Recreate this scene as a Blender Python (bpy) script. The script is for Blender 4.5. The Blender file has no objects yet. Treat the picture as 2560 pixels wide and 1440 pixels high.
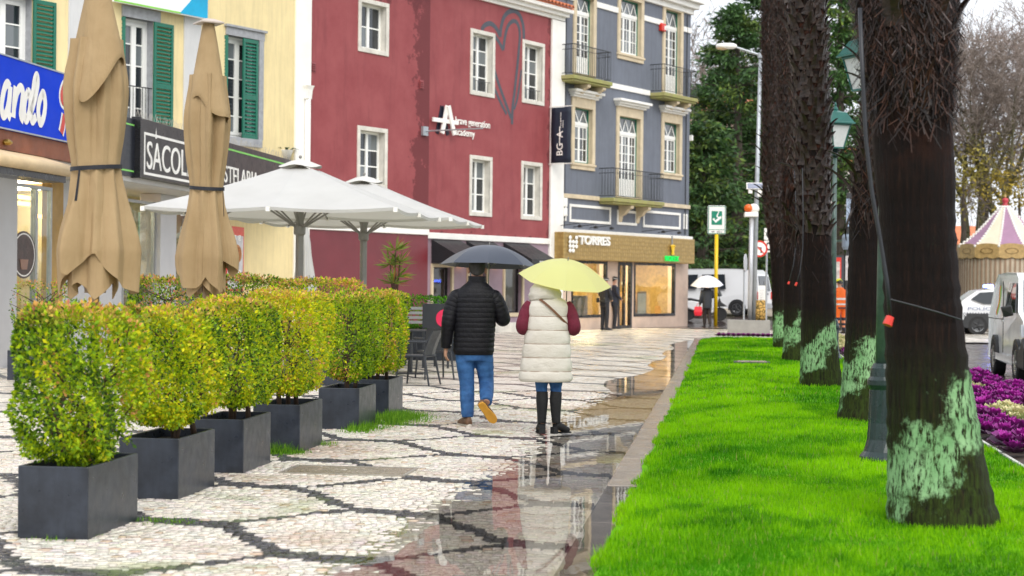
import bpy, bmesh, math, random
import numpy as np
from mathutils import Vector, Matrix, noise as mnoise

# ------------------------------------------------------------------ camera, world, sun, exposure
scene = bpy.context.scene
R = math.radians
FPX = 4300.0                      # focal length in photo pixels (2560 wide)
CAMH = 1.53
PITCH = -math.atan(11.0 / FPX)    # horizon 11 px above the middle
ROLL = R(0.6)
cam_data = bpy.data.cameras.new("camera")
cam = bpy.data.objects.new("camera", cam_data)
scene.collection.objects.link(cam)
cam_rot = Matrix.Rotation(R(90) + PITCH, 3, 'X') @ Matrix.Rotation(ROLL, 3, 'Z')
cam.matrix_world = Matrix.Translation((0, 0, CAMH)) @ cam_rot.to_4x4()
cam_data.sensor_width = 36.0
cam_data.lens = FPX / 2560.0 * 36.0
cam_data.clip_start = 0.1
cam_data.clip_end = 3000
cam_data.dof.use_dof = True
cam_data.dof.focus_distance = 18.0
cam_data.dof.aperture_fstop = 3.2
scene.camera = cam

SUN_EL, SUN_AZ = R(44), R(166)    # azimuth measured from +Y clockwise
world = bpy.data.worlds.new("World"); scene.world = world; world.use_nodes = True
wn = world.node_tree; wn.nodes.clear()
w_out = wn.nodes.new('ShaderNodeOutputWorld'); w_bg = wn.nodes.new('ShaderNodeBackground')
w_sky = wn.nodes.new('ShaderNodeTexSky'); w_sky.sky_type = 'NISHITA'; w_sky.sun_disc = False
w_sky.sun_elevation = SUN_EL; w_sky.sun_rotation = SUN_AZ
w_sky.air_density = 1.0; w_sky.dust_density = 4.0; w_sky.ozone_density = 1.0
# a closed cloud deck over the clear sky: soft grey-white with slow variation
w_tc = wn.nodes.new('ShaderNodeTexCoord'); w_no = wn.nodes.new('ShaderNodeTexNoise')
w_no.inputs['Scale'].default_value = 2.2; w_no.inputs['Detail'].default_value = 5
w_cr = wn.nodes.new('ShaderNodeValToRGB')
w_cr.color_ramp.elements[0].position = 0.3; w_cr.color_ramp.elements[0].color = (8.0, 8.5, 9.3, 1)
w_cr.color_ramp.elements[1].position = 0.75; w_cr.color_ramp.elements[1].color = (11.2, 11.3, 11.6, 1)
w_mx = wn.nodes.new('ShaderNodeMix'); w_mx.data_type = 'RGBA'; w_mx.inputs[0].default_value = 0.9
wn.links.new(w_tc.outputs['Generated'], w_no.inputs['Vector'])
wn.links.new(w_no.outputs['Fac'], w_cr.inputs['Fac'])
wn.links.new(w_sky.outputs['Color'], w_mx.inputs[6]); wn.links.new(w_cr.outputs['Color'], w_mx.inputs[7])
wn.links.new(w_mx.outputs[2], w_bg.inputs['Color'])
w_bg.inputs['Strength'].default_value = 0.1
wn.links.new(w_bg.outputs['Background'], w_out.inputs['Surface'])

sun_d = bpy.data.lights.new("sun", 'SUN'); sun_d.energy = 1.5; sun_d.angle = R(40); sun_d.color = (1.0, 0.96, 0.9)
sun = bpy.data.objects.new("sun", sun_d); scene.collection.objects.link(sun)
sdir = Vector((math.sin(SUN_AZ) * math.cos(SUN_EL), math.cos(SUN_AZ) * math.cos(SUN_EL), math.sin(SUN_EL)))
sun.rotation_euler = (-sdir).to_track_quat('-Z', 'Y').to_euler()
scene.view_settings.view_transform = 'Standard'
scene.view_settings.look = 'None'
scene.view_settings.exposure = 0.55
scene.view_settings.gamma = 1.0
scene.cycles.use_denoising = True
scene.cycles.max_bounces = 8
scene.cycles.diffuse_bounces = 3
scene.cycles.glossy_bounces = 4
scene.cycles.transmission_bounces = 6
scene.cycles.transparent_max_bounces = 12
scene.cycles.caustics_reflective = False
scene.cycles.caustics_refractive = False

# ------------------------------------------------------------------ pixel -> place helpers
CAM = Vector((0, 0, CAMH))
def ray(x, y):
    return cam_rot @ Vector(((x - 1280) / FPX, -(y - 720) / FPX, -1.0))
def G(x, y, z=0.0):
    d = ray(x, y); t = (z - CAMH) / d.z
    return CAM + d * t
def atY(x, y, Y):
    d = ray(x, y); return CAM + d * (Y / d.y)
UD = Vector((0.1236, 0.9923, 0)); VD = Vector((0.9923, -0.1236, 0))   # along / across the street
ST_ROT = -math.atan2(0.1236, 0.9923)
def S(a, b, z=0.0):
    p = VD * a + UD * b; return Vector((p.x, p.y, z))
def toS(p):
    return p.x * VD.x + p.y * VD.y, p.x * UD.x + p.y * UD.y
class Plane:
    """an upright wall: local x runs along it, local y goes into it, z up"""
    def __init__(s, x, y, ang):
        s.P = Vector((x, y, 0)); s.A = R(ang)
        s.w = Vector((math.sin(s.A), math.cos(s.A), 0)); s.n = Vector((math.cos(s.A), -math.sin(s.A), 0))
        s.rot = math.pi / 2 - s.A
    def pix(s, x, y, out=0.0):
        d = ray(x, y); P = s.P + s.n * out
        t = (P - CAM).dot(s.n) / d.dot(s.n); q = CAM + d * t
        return (q - s.P).dot(s.w), q.z
    def box(s, x0, y0, x1, y1, out=0.0):
        """pixel rectangle (average of its corners) -> t0, t1, z0, z1"""
        a = s.pix(x0, y0, out); b = s.pix(x1, y0, out); c = s.pix(x0, y1, out); d = s.pix(x1, y1, out)
        return (a[0] + c[0]) / 2, (b[0] + d[0]) / 2, (c[1] + d[1]) / 2, (a[1] + b[1]) / 2
    def world(s, t, z, out=0.0):
        p = s.P + s.w * t + s.n * out; return Vector((p.x, p.y, z))

# ------------------------------------------------------------------ scene graph helpers
COL = scene.collection
def tag(o, label=None, cat=None, group=None, kind=None):
    if label: o['label'] = label
    if cat: o['category'] = cat
    if group: o['group'] = group
    if kind: o['kind'] = kind
    return o
def thing(name, label, cat, loc=(0, 0, 0), rotz=0.0, group=None):
    o = bpy.data.objects.new(name, None); COL.objects.link(o)
    o.empty_display_size = 0.1
    o.location = loc; o.rotation_euler = (0, 0, rotz)
    return tag(o, label, cat, group)
def link(name, me, parent=None):
    o = bpy.data.objects.new(name, me); COL.objects.link(o)
    if parent is not None: o.parent = parent
    return o
def copy_tree(o, parent=None):
    c = o.copy(); COL.objects.link(c); c.parent = parent
    for ch in list(o.children): copy_tree(ch, c)
    return c

class M:
    """collects simple shapes into one mesh"""
    def __init__(s): s.v = []; s.f = []; s.mi = []; s.cur = 0
    def add(s, vs, fs):
        o = len(s.v); s.v += [tuple(p) for p in vs]
        for f in list(fs): s.f.append(tuple(i + o for i in f)); s.mi.append(s.cur)
        return s
    def box(s, x0, x1, y0, y1, z0, z1):
        vs = [(x0, y0, z0), (x1, y0, z0), (x1, y1, z0), (x0, y1, z0), (x0, y0, z1), (x1, y0, z1), (x1, y1, z1), (x0, y1, z1)]
        return s.add(vs, [(0, 3, 2, 1), (4, 5, 6, 7), (0, 1, 5, 4), (1, 2, 6, 5), (2, 3, 7, 6), (3, 0, 4, 7)])
    def hexa(s, b, t):
        return s.add(list(b) + list(t), [(0, 3, 2, 1), (4, 5, 6, 7), (0, 1, 5, 4), (1, 2, 6, 5), (2, 3, 7, 6), (3, 0, 4, 7)])
    def quad(s, a, b, c, d): return s.add([a, b, c, d], [(0, 1, 2, 3)])
    def prism(s, poly, axis, lo, hi):
        """poly: 2D points; axis 'x','y','z' is the extrusion axis"""
        n = len(poly)
        def mk(p, h):
            return {'x': (h, p[0], p[1]), 'y': (p[0], h, p[1]), 'z': (p[0], p[1], h)}[axis]
        vs = [mk(p, lo) for p in poly] + [mk(p, hi) for p in poly]
        fs = [tuple(range(n))[::-1], tuple(range(n, 2 * n))] + [(i, (i + 1) % n, n + (i + 1) % n, n + i) for i in range(n)]
        return s.add(vs, fs)
    def tube(s, pts, rad, n=8, caps=True, flat=None):
        pts = [Vector(p) for p in pts]; k = len(pts)
        if not hasattr(rad, '__len__'): rad = [rad] * k
        rings = []; prev = None
        for i, p in enumerate(pts):
            d = (pts[min(i + 1, k - 1)] - pts[max(i - 1, 0)])
            if d.length < 1e-9: d = Vector((0, 0, 1))
            d.normalize()
            if prev is None:
                a = Vector((0, 0, 1)) if abs(d.z) < 0.9 else Vector((1, 0, 0))
                e1 = d.cross(a).normalized()
            else:
                e1 = (prev - d * prev.dot(d))
                e1 = e1.normalized() if e1.length > 1e-6 else d.orthogonal().normalized()
            prev = e1; e2 = d.cross(e1)
            rr = rad[i]
            rx, ry = rr if hasattr(rr, '__len__') else (rr, rr)
            rings.append([p + e1 * (rx * math.cos(2 * math.pi * j / n)) + e2 * (ry * math.sin(2 * math.pi * j / n)) for j in range(n)])
        vs = [q for r in rings for q in r]; fs = []
        for i in range(k - 1):
            for j in range(n):
                fs.append((i * n + j, i * n + (j + 1) % n, (i + 1) * n + (j + 1) % n, (i + 1) * n + j))
        if caps:
            fs.append(tuple(range(n))[::-1]); fs.append(tuple((k - 1) * n + j for j in range(n)))
        return s.add(vs, fs)
    def rings(s, rings, caps=True):
        """loft through rings of equal length"""
        n = len(rings[0]); k = len(rings); vs = [q for r in rings for q in r]; fs = []
        for i in range(k - 1):
            for j in range(n):
                fs.append((i * n + j, i * n + (j + 1) % n, (i + 1) * n + (j + 1) % n, (i + 1) * n + j))
        if caps:
            fs.append(tuple(range(n))[::-1]); fs.append(tuple((k - 1) * n + j for j in range(n)))
        return s.add(vs, fs)
    def lathe(s, prof, n=16, c=(0, 0), caps=True):
        return s.rings([[(c[0] + r * math.cos(2 * math.pi * j / n), c[1] + r * math.sin(2 * math.pi * j / n), z) for j in range(n)] for r, z in prof], caps)
    def ball(s, c, r, n=10, m=7):
        rx, ry, rz = r if hasattr(r, '__len__') else (r, r, r)
        rg = []
        for i in range(m + 1):
            t = math.pi * (i / m) if 0 < i < m else (0.02 if i == 0 else math.pi - 0.02)
            rg.append([(c[0] + rx * math.sin(t) * math.cos(2 * math.pi * j / n), c[1] + ry * math.sin(t) * math.sin(2 * math.pi * j / n), c[2] - rz * math.cos(t)) for j in range(n)])
        return s.rings(rg)
    def ribbon(s, pts, w, y=0.0, th=0.0):
        """flat brush stroke in the x,z plane at depth y (raised by th towards -y)"""
        pts = [Vector((p[0], p[1])) for p in pts]; k = len(pts); L = []; Rr = []
        ws = w if hasattr(w, '__len__') else [w] * k
        for i, p in enumerate(pts):
            d = pts[min(i + 1, k - 1)] - pts[max(i - 1, 0)]
            if d.length < 1e-9: d = Vector((1, 0))
            d.normalize(); nn = Vector((-d.y, d.x)) * ws[i] / 2
            L.append(p + nn); Rr.append(p - nn)
        vs = [(q.x, y, q.y) for q in L] + [(q.x, y, q.y) for q in Rr]
        fs = [(i, k + i, k + i + 1, i + 1) for i in range(k - 1)]
        return s.add(vs, fs)
    def xf(s, mat):
        s.v = [tuple(mat @ Vector(p)) for p in s.v]; return s
    def mesh(s, name, mats, smooth=False):
        me = bpy.data.meshes.new(name); me.from_pydata(s.v, [], s.f)
        for m in (mats if isinstance(mats, (list, tuple)) else [mats]): me.materials.append(m)
        if any(s.mi): me.polygons.foreach_set('material_index', s.mi)
        bm = bmesh.new(); bm.from_mesh(me); bmesh.ops.recalc_face_normals(bm, faces=bm.faces); bm.to_mesh(me); bm.free()
        if smooth: me.polygons.foreach_set('use_smooth', [True] * len(me.polygons))
        me.update(); return me
    def obj(s, name, mats, parent=None, smooth=False, bevel=0.0, loc=None, rotz=None, seg=1):
        o = link(name, s.mesh(name, mats, smooth), parent)
        if loc is not None: o.location = loc
        if rotz is not None: o.rotation_euler = (0, 0, rotz)
        if bevel:
            b = o.modifiers.new('bevel', 'BEVEL'); b.width = bevel; b.segments = seg; b.limit_method = 'ANGLE'; b.angle_limit = R(40)
        return o

def np_mesh(name, V, F, mats, col=None, smooth=False):
    """numpy verts (N,3), faces (K,3) or (K,4), optional per-vertex colour (N,3)"""
    me = bpy.data.meshes.new(name); V = np.asarray(V, np.float32); F = np.asarray(F, np.int32)
    k = F.shape[1]
    me.vertices.add(len(V)); me.vertices.foreach_set('co', V.ravel())
    me.loops.add(F.size); me.loops.foreach_set('vertex_index', F.ravel())
    me.polygons.add(len(F)); me.polygons.foreach_set('loop_start', np.arange(0, F.size, k, dtype=np.int32))
    for m in (mats if isinstance(mats, (list, tuple)) else [mats]): me.materials.append(m)
    if smooth: me.polygons.foreach_set('use_smooth', np.ones(len(F), bool))
    if col is not None:
        a = me.color_attributes.new('Col', 'FLOAT_COLOR', 'POINT')
        c4 = np.ones((len(V), 4), np.float32); c4[:, :3] = col; a.data.foreach_set('color', c4.ravel())
    me.update(); me.validate(); return me

# ------------------------------------------------------------------ materials
def srgb(h):
    h = h.lstrip('#'); o = []
    for i in (0, 2, 4):
        c = int(h[i:i + 2], 16) / 255; o.append(c / 12.92 if c <= 0.04045 else ((c + 0.055) / 1.055) ** 2.4)
    return tuple(o)
def C4(c): return (c[0], c[1], c[2], 1.0)
class NT:
    def __init__(s, name):
        s.m = bpy.data.materials.new(name); s.m.use_nodes = True; s.t = s.m.node_tree; s.t.nodes.clear()
        s.out = s.n('OutputMaterial')
    def n(s, typ, **kw):
        x = s.t.nodes.new('ShaderNode' + typ)
        for k, v in kw.items(): setattr(x, k, v)
        return x
    def l(s, a, b): s.t.links.new(a, b)
    def noise(s, scale, detail=4, rough=0.6, vec=None, dist=0.0):
        x = s.n('TexNoise'); x.inputs['Scale'].default_value = scale; x.inputs['Detail'].default_value = detail
        x.inputs['Roughness'].default_value = rough; x.inputs['Distortion'].default_value = dist
        if vec is not None: s.l(vec, x.inputs['Vector'])
        return x.outputs['Fac']
    def ramp(s, fac, stops):
        r = s.n('ValToRGB'); e = r.color_ramp.elements
        while len(e) < len(stops): e.new(0.5)
        for i, (p, c) in enumerate(stops):
            e[i].position = p; e[i].color = C4(c) if hasattr(c, '__len__') else (c, c, c, 1)
        s.l(fac, r.inputs['Fac']); return r.outputs['Color']
    def mix(s, fac, a, b, blend='MIX'):
        x = s.n('Mix', data_type='RGBA', blend_type=blend)
        for sock, val in ((x.inputs[0], fac), (x.inputs[6], a), (x.inputs[7], b)):
            if hasattr(val, 'is_output'): s.l(val, sock)
            elif hasattr(val, '__len__'): sock.default_value = C4(val)
            else: sock.default_value = val
        return x.outputs[2]
    def math(s, op, a, b=None, c=None, clamp=False):
        x = s.n('Math', operation=op, use_clamp=clamp)
        for i, v in enumerate((a, b, c)):
            if v is None: continue
            if hasattr(v, 'is_output'): s.l(v, x.inputs[i])
            else: x.inputs[i].default_value = v
        return x.outputs[0]
    def bump(s, h, strength=0.3, dist=0.01):
        b = s.n('Bump'); b.inputs['Strength'].default_value = strength; b.inputs['Distance'].default_value = dist
        s.l(h, b.inputs['Height']); return b.outputs['Normal']
    def bsdf(s, col, rough=0.5, metal=0.0, spec=0.5, normal=None, coat=0.0, coat_rough=0.1, emit=None, emit_s=0.0, trans=0.0):
        p = s.n('BsdfPrincipled')
        for k, v in (('Base Color', col), ('Roughness', rough), ('Metallic', metal), ('Specular IOR Level', spec), ('Coat Weight', coat), ('Coat Roughness', coat_rough), ('Emission Strength', emit_s), ('Transmission Weight', trans)):
            if hasattr(v, 'is_output'): s.l(v, p.inputs[k])
            elif hasattr(v, '__len__'): p.inputs[k].default_value = C4(v)
            else: p.inputs[k].default_value = v
        if emit is not None: p.inputs['Emission Color'].default_value = C4(emit)
        if normal is not None: s.l(normal, p.inputs['Normal'])
        return p.outputs['BSDF']
    def done(s, sh): s.l(sh, s.out.inputs['Surface']); return s.m
MATS = {}
def mat(name, col, rough=0.6, var=0.12, scale=3.0, bump=0.0, bscale=60.0, metal=0.0, spec=0.5, col2=None, coat=0.0, emit=None, emit_s=0.0, world=False, streak=0.0):
    """plain surface with slow colour variation, fine relief and optional rain streaks"""
    if name in MATS: return MATS[name]
    if isinstance(col, str): col = srgb(col)
    if isinstance(col2, str): col2 = srgb(col2)
    T = NT(name); tc = T.n('TexCoord'); v = tc.outputs['Object']
    if world:
        g = T.n('NewGeometry'); v = g.outputs['Position']
    f = T.noise(scale, 5, 0.65, v)
    lo = tuple(c * (1 - var) for c in col); hi = col2 if col2 else tuple(min(1, c * (1 + var)) for c in col)
    c = T.ramp(f, [(0.3, lo), (0.7, hi)])
    if streak:
        mp = T.n('Mapping'); mp.inputs['Scale'].default_value = (6, 6, 0.5); T.l(v, mp.inputs['Vector'])
        f2 = T.noise(1.6, 5, 0.7, mp.outputs['Vector'])
        c = T.mix(T.ramp(f2, [(0.45, 0.0), (0.75, streak)]), c, tuple(x * 0.45 for x in col))
    nb = None
    if bump: nb = T.bump(T.noise(bscale, 4, 0.6, v), bump, 0.01)
    rr = T.ramp(T.noise(scale * 2.3, 3, 0.6, v), [(0.3, max(0.02, rough - 0.08)), (0.7, min(1, rough + 0.08))])
    MATS[name] = T.done(T.bsdf(c, rr, metal, spec, nb, coat, 0.1, emit, emit_s))
    return MATS[name]
def leaf_mat(name, trans=0.35, rough=0.45, tint=(1, 1, 1), coat=0.0, spec=0.4):
    if name in MATS: return MATS[name]
    T = NT(name); a = T.n('Attribute'); a.attribute_name = 'Col'
    c = T.mix(1.0, a.outputs['Color'], tint, 'MULTIPLY')
    p = T.bsdf(c, rough, 0, spec, coat=coat)
    tr = T.n('BsdfTranslucent'); T.l(c, tr.inputs['Color'])
    mx = T.n('MixShader'); mx.inputs[0].default_value = trans
    T.l(p, mx.inputs[1]); T.l(tr.outputs['BSDF'], mx.inputs[2])
    MATS[name] = T.done(mx.outputs['Shader']); return MATS[name]
def attr_mat(name, rough=0.6, spec=0.5, bump=0.0, bscale=80):
    if name in MATS: return MATS[name]
    T = NT(name); a = T.n('Attribute'); a.attribute_name = 'Col'
    g = T.n('TexCoord'); nb = T.bump(T.noise(bscale, 3, 0.6, g.outputs['Object']), bump, 0.01) if bump else None
    MATS[name] = T.done(T.bsdf(a.outputs['Color'], rough, 0, spec, nb)); return MATS[name]
def glass_mat(name, tint=(0.02, 0.025, 0.03), see=0.0, rough=0.03):
    """window pane: reflects the sky, dark behind; 'see' lets the room show through"""
    if name in MATS: return MATS[name]
    T = NT(name); tc = T.n('TexCoord')
    nb = T.bump(T.noise(1.3, 2, 0.5, tc.outputs['Object']), 0.05, 0.05)
    p = T.bsdf(tint, rough, 0, 0.8, nb)
    if see > 0:
        t = T.n('BsdfTransparent'); t.inputs['Color'].default_value = (0.9, 0.95, 0.93, 1)
        gl = T.n('BsdfGlossy'); gl.inputs['Roughness'].default_value = 0.02; T.l(nb, gl.inputs['Normal'])
        fr = T.n('Fresnel'); fr.inputs['IOR'].default_value = 1.5
        ge = T.n('NewGeometry'); f = T.math('MULTIPLY', T.math('ADD', fr.outputs[0], 0.04), T.math('SUBTRACT', 1.0, ge.outputs['Backfacing']))
        mx = T.n('MixShader'); T.l(f, mx.inputs[0]); T.l(t.outputs[0], mx.inputs[1]); T.l(gl.outputs[0], mx.inputs[2])
        m2 = T.n('MixShader'); m2.inputs[0].default_value = see; T.l(p, m2.inputs[1]); T.l(mx.outputs[0], m2.inputs[2]); p = m2.outputs[0]
    MATS[name] = T.done(p); return MATS[name]

def text_mesh(body, mats, x0, x1, z0, z1, y, depth=0.01, shear=0.0, bold=0.0, rot90=False, space=1.0):
    """lettering fitted to the box x0..x1, z0..z1 on a wall's local frame, front at y-depth"""
    cu = bpy.data.curves.new('t', 'FONT'); cu.body = body; cu.extrude = 0.5; cu.shear = shear; cu.offset = bold; cu.space_character = space
    cu.align_x = 'LEFT'; cu.resolution_u = 6
    ob = bpy.data.objects.new('t', cu); COL.objects.link(ob)
    dg = bpy.context.evaluated_depsgraph_get(); me = bpy.data.meshes.new_from_object(ob.evaluated_get(dg))
    bpy.data.objects.remove(ob); bpy.data.curves.remove(cu)
    co = np.empty(len(me.vertices) * 3, np.float32); me.vertices.foreach_get('co', co); co = co.reshape(-1, 3)
    mn = co.min(0); mx = co.max(0); u = (co[:, 0] - mn[0]) / max(1e-6, mx[0] - mn[0]); w = (co[:, 1] - mn[1]) / max(1e-6, mx[1] - mn[1]); d = (co[:, 2] > 0)
    out = np.empty_like(co)
    if rot90:   # reads upwards
        out[:, 0] = x1 + (x0 - x1) * w; out[:, 2] = z0 + (z1 - z0) * u
    else:
        out[:, 0] = x0 + (x1 - x0) * u; out[:, 2] = z0 + (z1 - z0) * w
    out[:, 1] = np.where(d, y - depth, y)
    me.vertices.foreach_set('co', out.ravel()); me.materials.clear()
    for m in (mats if isinstance(mats, (list, tuple)) else [mats]): me.materials.append(m)
    me.update(); return me
def remesh(meshes, voxel, mats, name, smooth_iter=4):
    """fuse overlapping shapes into one continuous skin"""
    b = M()
    for q in meshes: b.add(q.v, q.f)
    o = b.obj('tmp', [], None)
    r = o.modifiers.new('r', 'REMESH'); r.mode = 'VOXEL'; r.voxel_size = voxel
    if smooth_iter:
        sm = o.modifiers.new('s', 'SMOOTH'); sm.factor = 0.5; sm.iterations = smooth_iter
    dg = bpy.context.evaluated_depsgraph_get(); me = bpy.data.meshes.new_from_object(o.evaluated_get(dg))
    old = o.data; bpy.data.objects.remove(o); bpy.data.meshes.remove(old)
    me.name = name; me.materials.clear()
    for m in (mats if isinstance(mats, (list, tuple)) else [mats]): me.materials.append(m)
    me.polygons.foreach_set('use_smooth', [True] * len(me.polygons)); me.update(); return me
def sstep(a, b, x):
    t = min(1, max(0, (x - a) / (b - a))); return t * t * (3 - 2 * t)
# ------------------------------------------------------------------ ground
random.seed(7); rng = np.random.default_rng(7)
B0, PER, COLW, WAVE, AMP = 12.62, 1.92, 1.2, 0.105, 0.455
def wave_dark(a, b):
    b = b - 0.13 + 0.15 * (a + 2.2)          # the net runs slightly askew to the street
    c = np.clip(1.3 * np.cos(np.pi * (a + 2.2) / COLW), -1, 1) * AMP
    de = np.abs(np.mod(b - B0 - c + PER / 2, PER) - PER / 2)
    do = np.abs(np.mod(b - B0 - PER / 2 + c + PER / 2, PER) - PER / 2)
    sn = np.sin(np.pi * (a + 2.2) / COLW) * 0.022
    return np.minimum(de - sn, do + sn)      # falling strokes run a little wider
def vnoise(x, y, seed=0):
    """cheap smooth value noise, vectorised"""
    def h(i, j): 
        n = np.sin(i * 127.1 + j * 311.7 + seed * 74.7) * 43758.5453
        return n - np.floor(n)
    xi = np.floor(x); yi = np.floor(y); fx = x - xi; fy = y - yi
    fx = fx * fx * (3 - 2 * fx); fy = fy * fy * (3 - 2 * fy)
    return (h(xi, yi) * (1 - fx) + h(xi + 1, yi) * fx) * (1 - fy) + (h(xi, yi + 1) * (1 - fx) + h(xi + 1, yi + 1) * fx) * fy
def fbm(x, y, seed=0):
    return (vnoise(x, y, seed) + 0.5 * vnoise(x * 2.1, y * 2.1, seed + 3) + 0.25 * vnoise(x * 4.3, y * 4.3, seed + 5)) / 1.75
def nstep(a, b, x):
    t = np.clip((x - a) / (b - a), 0, 1); return t * t * (3 - 2 * t)
def rise(Y): return np.clip((np.asarray(Y, float) - 66) * 0.041, 0, 0.95)
def pave_z(a, b):
    return 0.006 - 0.024 * nstep(-3.0, -1.3, a) * (1 - nstep(44, 52, b)) - 0.007 * nstep(-1.7, -1.0, a) + 0.013 * (fbm(a * 0.75, b * 0.33, 2) - 0.5) + 0.008 * nstep(24, 33, b) * (1 - nstep(-1.35, -1.0, a))
WATER_Z = -0.0125

# base terrain out to the horizon
xs = np.array([-900, -300, -80, -30, -12, 0, 12, 30, 80, 300, 900.0]); ys = np.array([-60, 0, 30, 60, 66, 72, 80, 89.2, 110, 200, 500, 1500.0])
GX, GY = np.meshgrid(xs, ys); GZ = rise(GY) - 0.16
nx = len(xs); F = [(j * nx + i, j * nx + i + 1, (j + 1) * nx + i + 1, (j + 1) * nx + i) for j in range(len(ys) - 1) for i in range(nx - 1)]
m_terrain = mat('terrain_soil', (0.07, 0.08, 0.035), 0.9, 0.3, 0.4, 0.3, 8, world=True)
tag(link('ground', np_mesh('ground', np.stack([GX, GY, GZ], -1).reshape(-1, 3), F, m_terrain)), 'dark park soil stretching away beyond the street', 'ground', kind='structure')

# --- paving: wave mosaic
T = NT('wave_mosaic'); geo = T.n('NewGeometry'); sep = T.n('SeparateXYZ'); T.l(geo.outputs['Position'], sep.inputs[0])
px_, py_ = sep.outputs[0], sep.outputs[1]
na = T.math('ADD', T.math('MULTIPLY', px_, VD.x), T.math('MULTIPLY', py_, VD.y))
nb_ = T.math('ADD', T.math('MULTIPLY', px_, UD.x), T.math('MULTIPLY', py_, UD.y))
wob = T.math('MULTIPLY', T.math('SUBTRACT', T.noise(7, 3, 0.6, geo.outputs['Position']), 0.5), 0.06)
nb2 = T.math('ADD', T.math('ADD', nb_, wob), T.math('MULTIPLY_ADD', na, 0.15, 0.15 * 2.2 - 0.13))
cw = T.math('MULTIPLY', T.math('COSINE', T.math('MULTIPLY', T.math('ADD', na, 2.2), math.pi / COLW)), 1.3)
cw = T.math('MULTIPLY', T.math('MINIMUM', T.math('MAXIMUM', cw, -1.0), 1.0), AMP)
def _fam(sign, off):
    q = T.math('ADD' if sign < 0 else 'SUBTRACT', nb2, cw)
    q = T.math('FLOORED_MODULO', T.math('ADD', q, -B0 - off + PER / 2), PER)
    return T.math('ABSOLUTE', T.math('SUBTRACT', q, PER / 2))
sw_ = T.math('MULTIPLY', T.math('SINE', T.math('MULTIPLY', T.math('ADD', na, 2.2), math.pi / COLW)), 0.022)
dist = T.math('MINIMUM', T.math('SUBTRACT', _fam(1, 0.0), sw_), T.math('ADD', _fam(-1, PER / 2), sw_))
dark = T.math('LESS_THAN', dist, WAVE + 0.004)
cell = T.n('TexVoronoi', feature='F1'); cell.inputs['Scale'].default_value = 13; T.l(geo.outputs['Position'], cell.inputs['Vector'])
edge = T.n('TexVoronoi', feature='DISTANCE_TO_EDGE'); edge.inputs['Scale'].default_value = 13; T.l(geo.outputs['Position'], edge.inputs['Vector'])
stonev = T.n('SeparateXYZ'); T.l(cell.outputs['Color'], stonev.inputs[0])
white = T.ramp(stonev.outputs[0], [(0.0, (0.50, 0.43, 0.34)), (0.3, (0.74, 0.67, 0.57)), (1.0, (0.82, 0.77, 0.68))])
black = T.ramp(stonev.outputs[1], [(0.0, (0.02, 0.022, 0.027)), (1.0, (0.07, 0.072, 0.08))])
pat = T.mix(dark, white, black)
rust = T.ramp(T.noise(0.55, 5, 0.65, geo.outputs['Position']), [(0.56, 0.0), (0.76, 0.4)])
pat = T.mix(rust, pat, (0.30, 0.17, 0.09))
moss = T.math('MULTIPLY', T.ramp(T.noise(0.32, 5, 0.7, geo.outputs['Position']), [(0.55, 0.0), (0.68, 0.75)]), T.math('MULTIPLY', T.math('GREATER_THAN', nb_, 26.0), T.math('LESS_THAN', nb_, 48.0)))
pat = T.mix(moss, pat, (0.15, 0.27, 0.03))
joint = T.ramp(edge.outputs['Distance'], [(0.0, 0.4), (0.07, 0.0)])
pat = T.mix(joint, pat, (0.10, 0.08, 0.06))
hgt = T.math('MINIMUM', edge.outputs['Distance'], 0.12)
rgh = T.ramp(T.noise(0.8, 4, 0.6, geo.outputs['Position']), [(0.35, 0.16), (0.65, 0.42)])
m_wave = T.done(T.bsdf(pat, rgh, 0, 0.5, T.bump(hgt, 0.3, 0.02)))
step = 0.5
ga = np.arange(-13, 15.01, step); gb = np.concatenate([np.arange(6, 24.5, step), np.arange(24.5, 50, 0.25), np.arange(50, 64.01, step)])
gidx = {}; pv = []; pf = []
def pvert(a, b):
    k = (round(a, 3), round(b, 3))
    if k not in gidx:
        p = VD * a + UD * b; gidx[k] = len(pv); pv.append((p.x, p.y, float(pave_z(a, b)) - 0.014 * (1 if b < 24.6 else 0)))
    return gidx[k]
acols = [-13 + step * i for i in range(17)] + [-4.9 + 0.1 * i for i in range(40)] + [-0.905] + [-0.5 + step * i for i in range(0, 31)]
for i in range(len(acols) - 1):
    for j in range(len(gb) - 1):
        am = (acols[i] + acols[i + 1]) / 2; bm_ = (gb[j] + gb[j + 1]) / 2
        if am > -0.91 and bm_ < 49.9: continue
        pf.append((pvert(acols[i], gb[j]), pvert(acols[i + 1], gb[j]), pvert(acols[i + 1], gb[j + 1]), pvert(acols[i], gb[j + 1])))
pavement = tag(link('pavement', np_mesh('pavement', pv, pf, m_wave, smooth=True)), 'wet cream stone mosaic pavement with dark wavy net pattern', 'pavement', kind='structure')

# --- near paving: every little stone is a block
st_v = []; st_f = []; st_c = []
bb = 8.0; rows = []
while bb < 24.5:
    hrow = random.uniform(0.056, 0.072); rows.append((bb, hrow)); bb += hrow
A_, B_, W_, H_ = [], [], [], []
for (b, h) in rows:
    amin = -0.298 * b * 1.04 - 0.125 * b - 0.3; amin = max(amin, -8.2)
    a = amin + random.uniform(0, 0.08)
    while a < -0.93:
        w = random.uniform(0.052, 0.08)
        if a + w > -0.915: w = -0.915 - a
        if w > 0.03: A_.append(a + w / 2); B_.append(b + h / 2); W_.append(w); H_.append(h)
        a += w
A_, B_, W_, H_ = map(np.array, (A_, B_, W_, H_)); N = len(A_)
ang = rng.normal(0, 0.09, N); zt = pave_z(A_, B_) + rng.normal(0, 0.0018, N)
tilt = rng.normal(0, 0.014, (N, 2))
gap = 0.0028
cs, sn = np.cos(ang), np.sin(ang)
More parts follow.
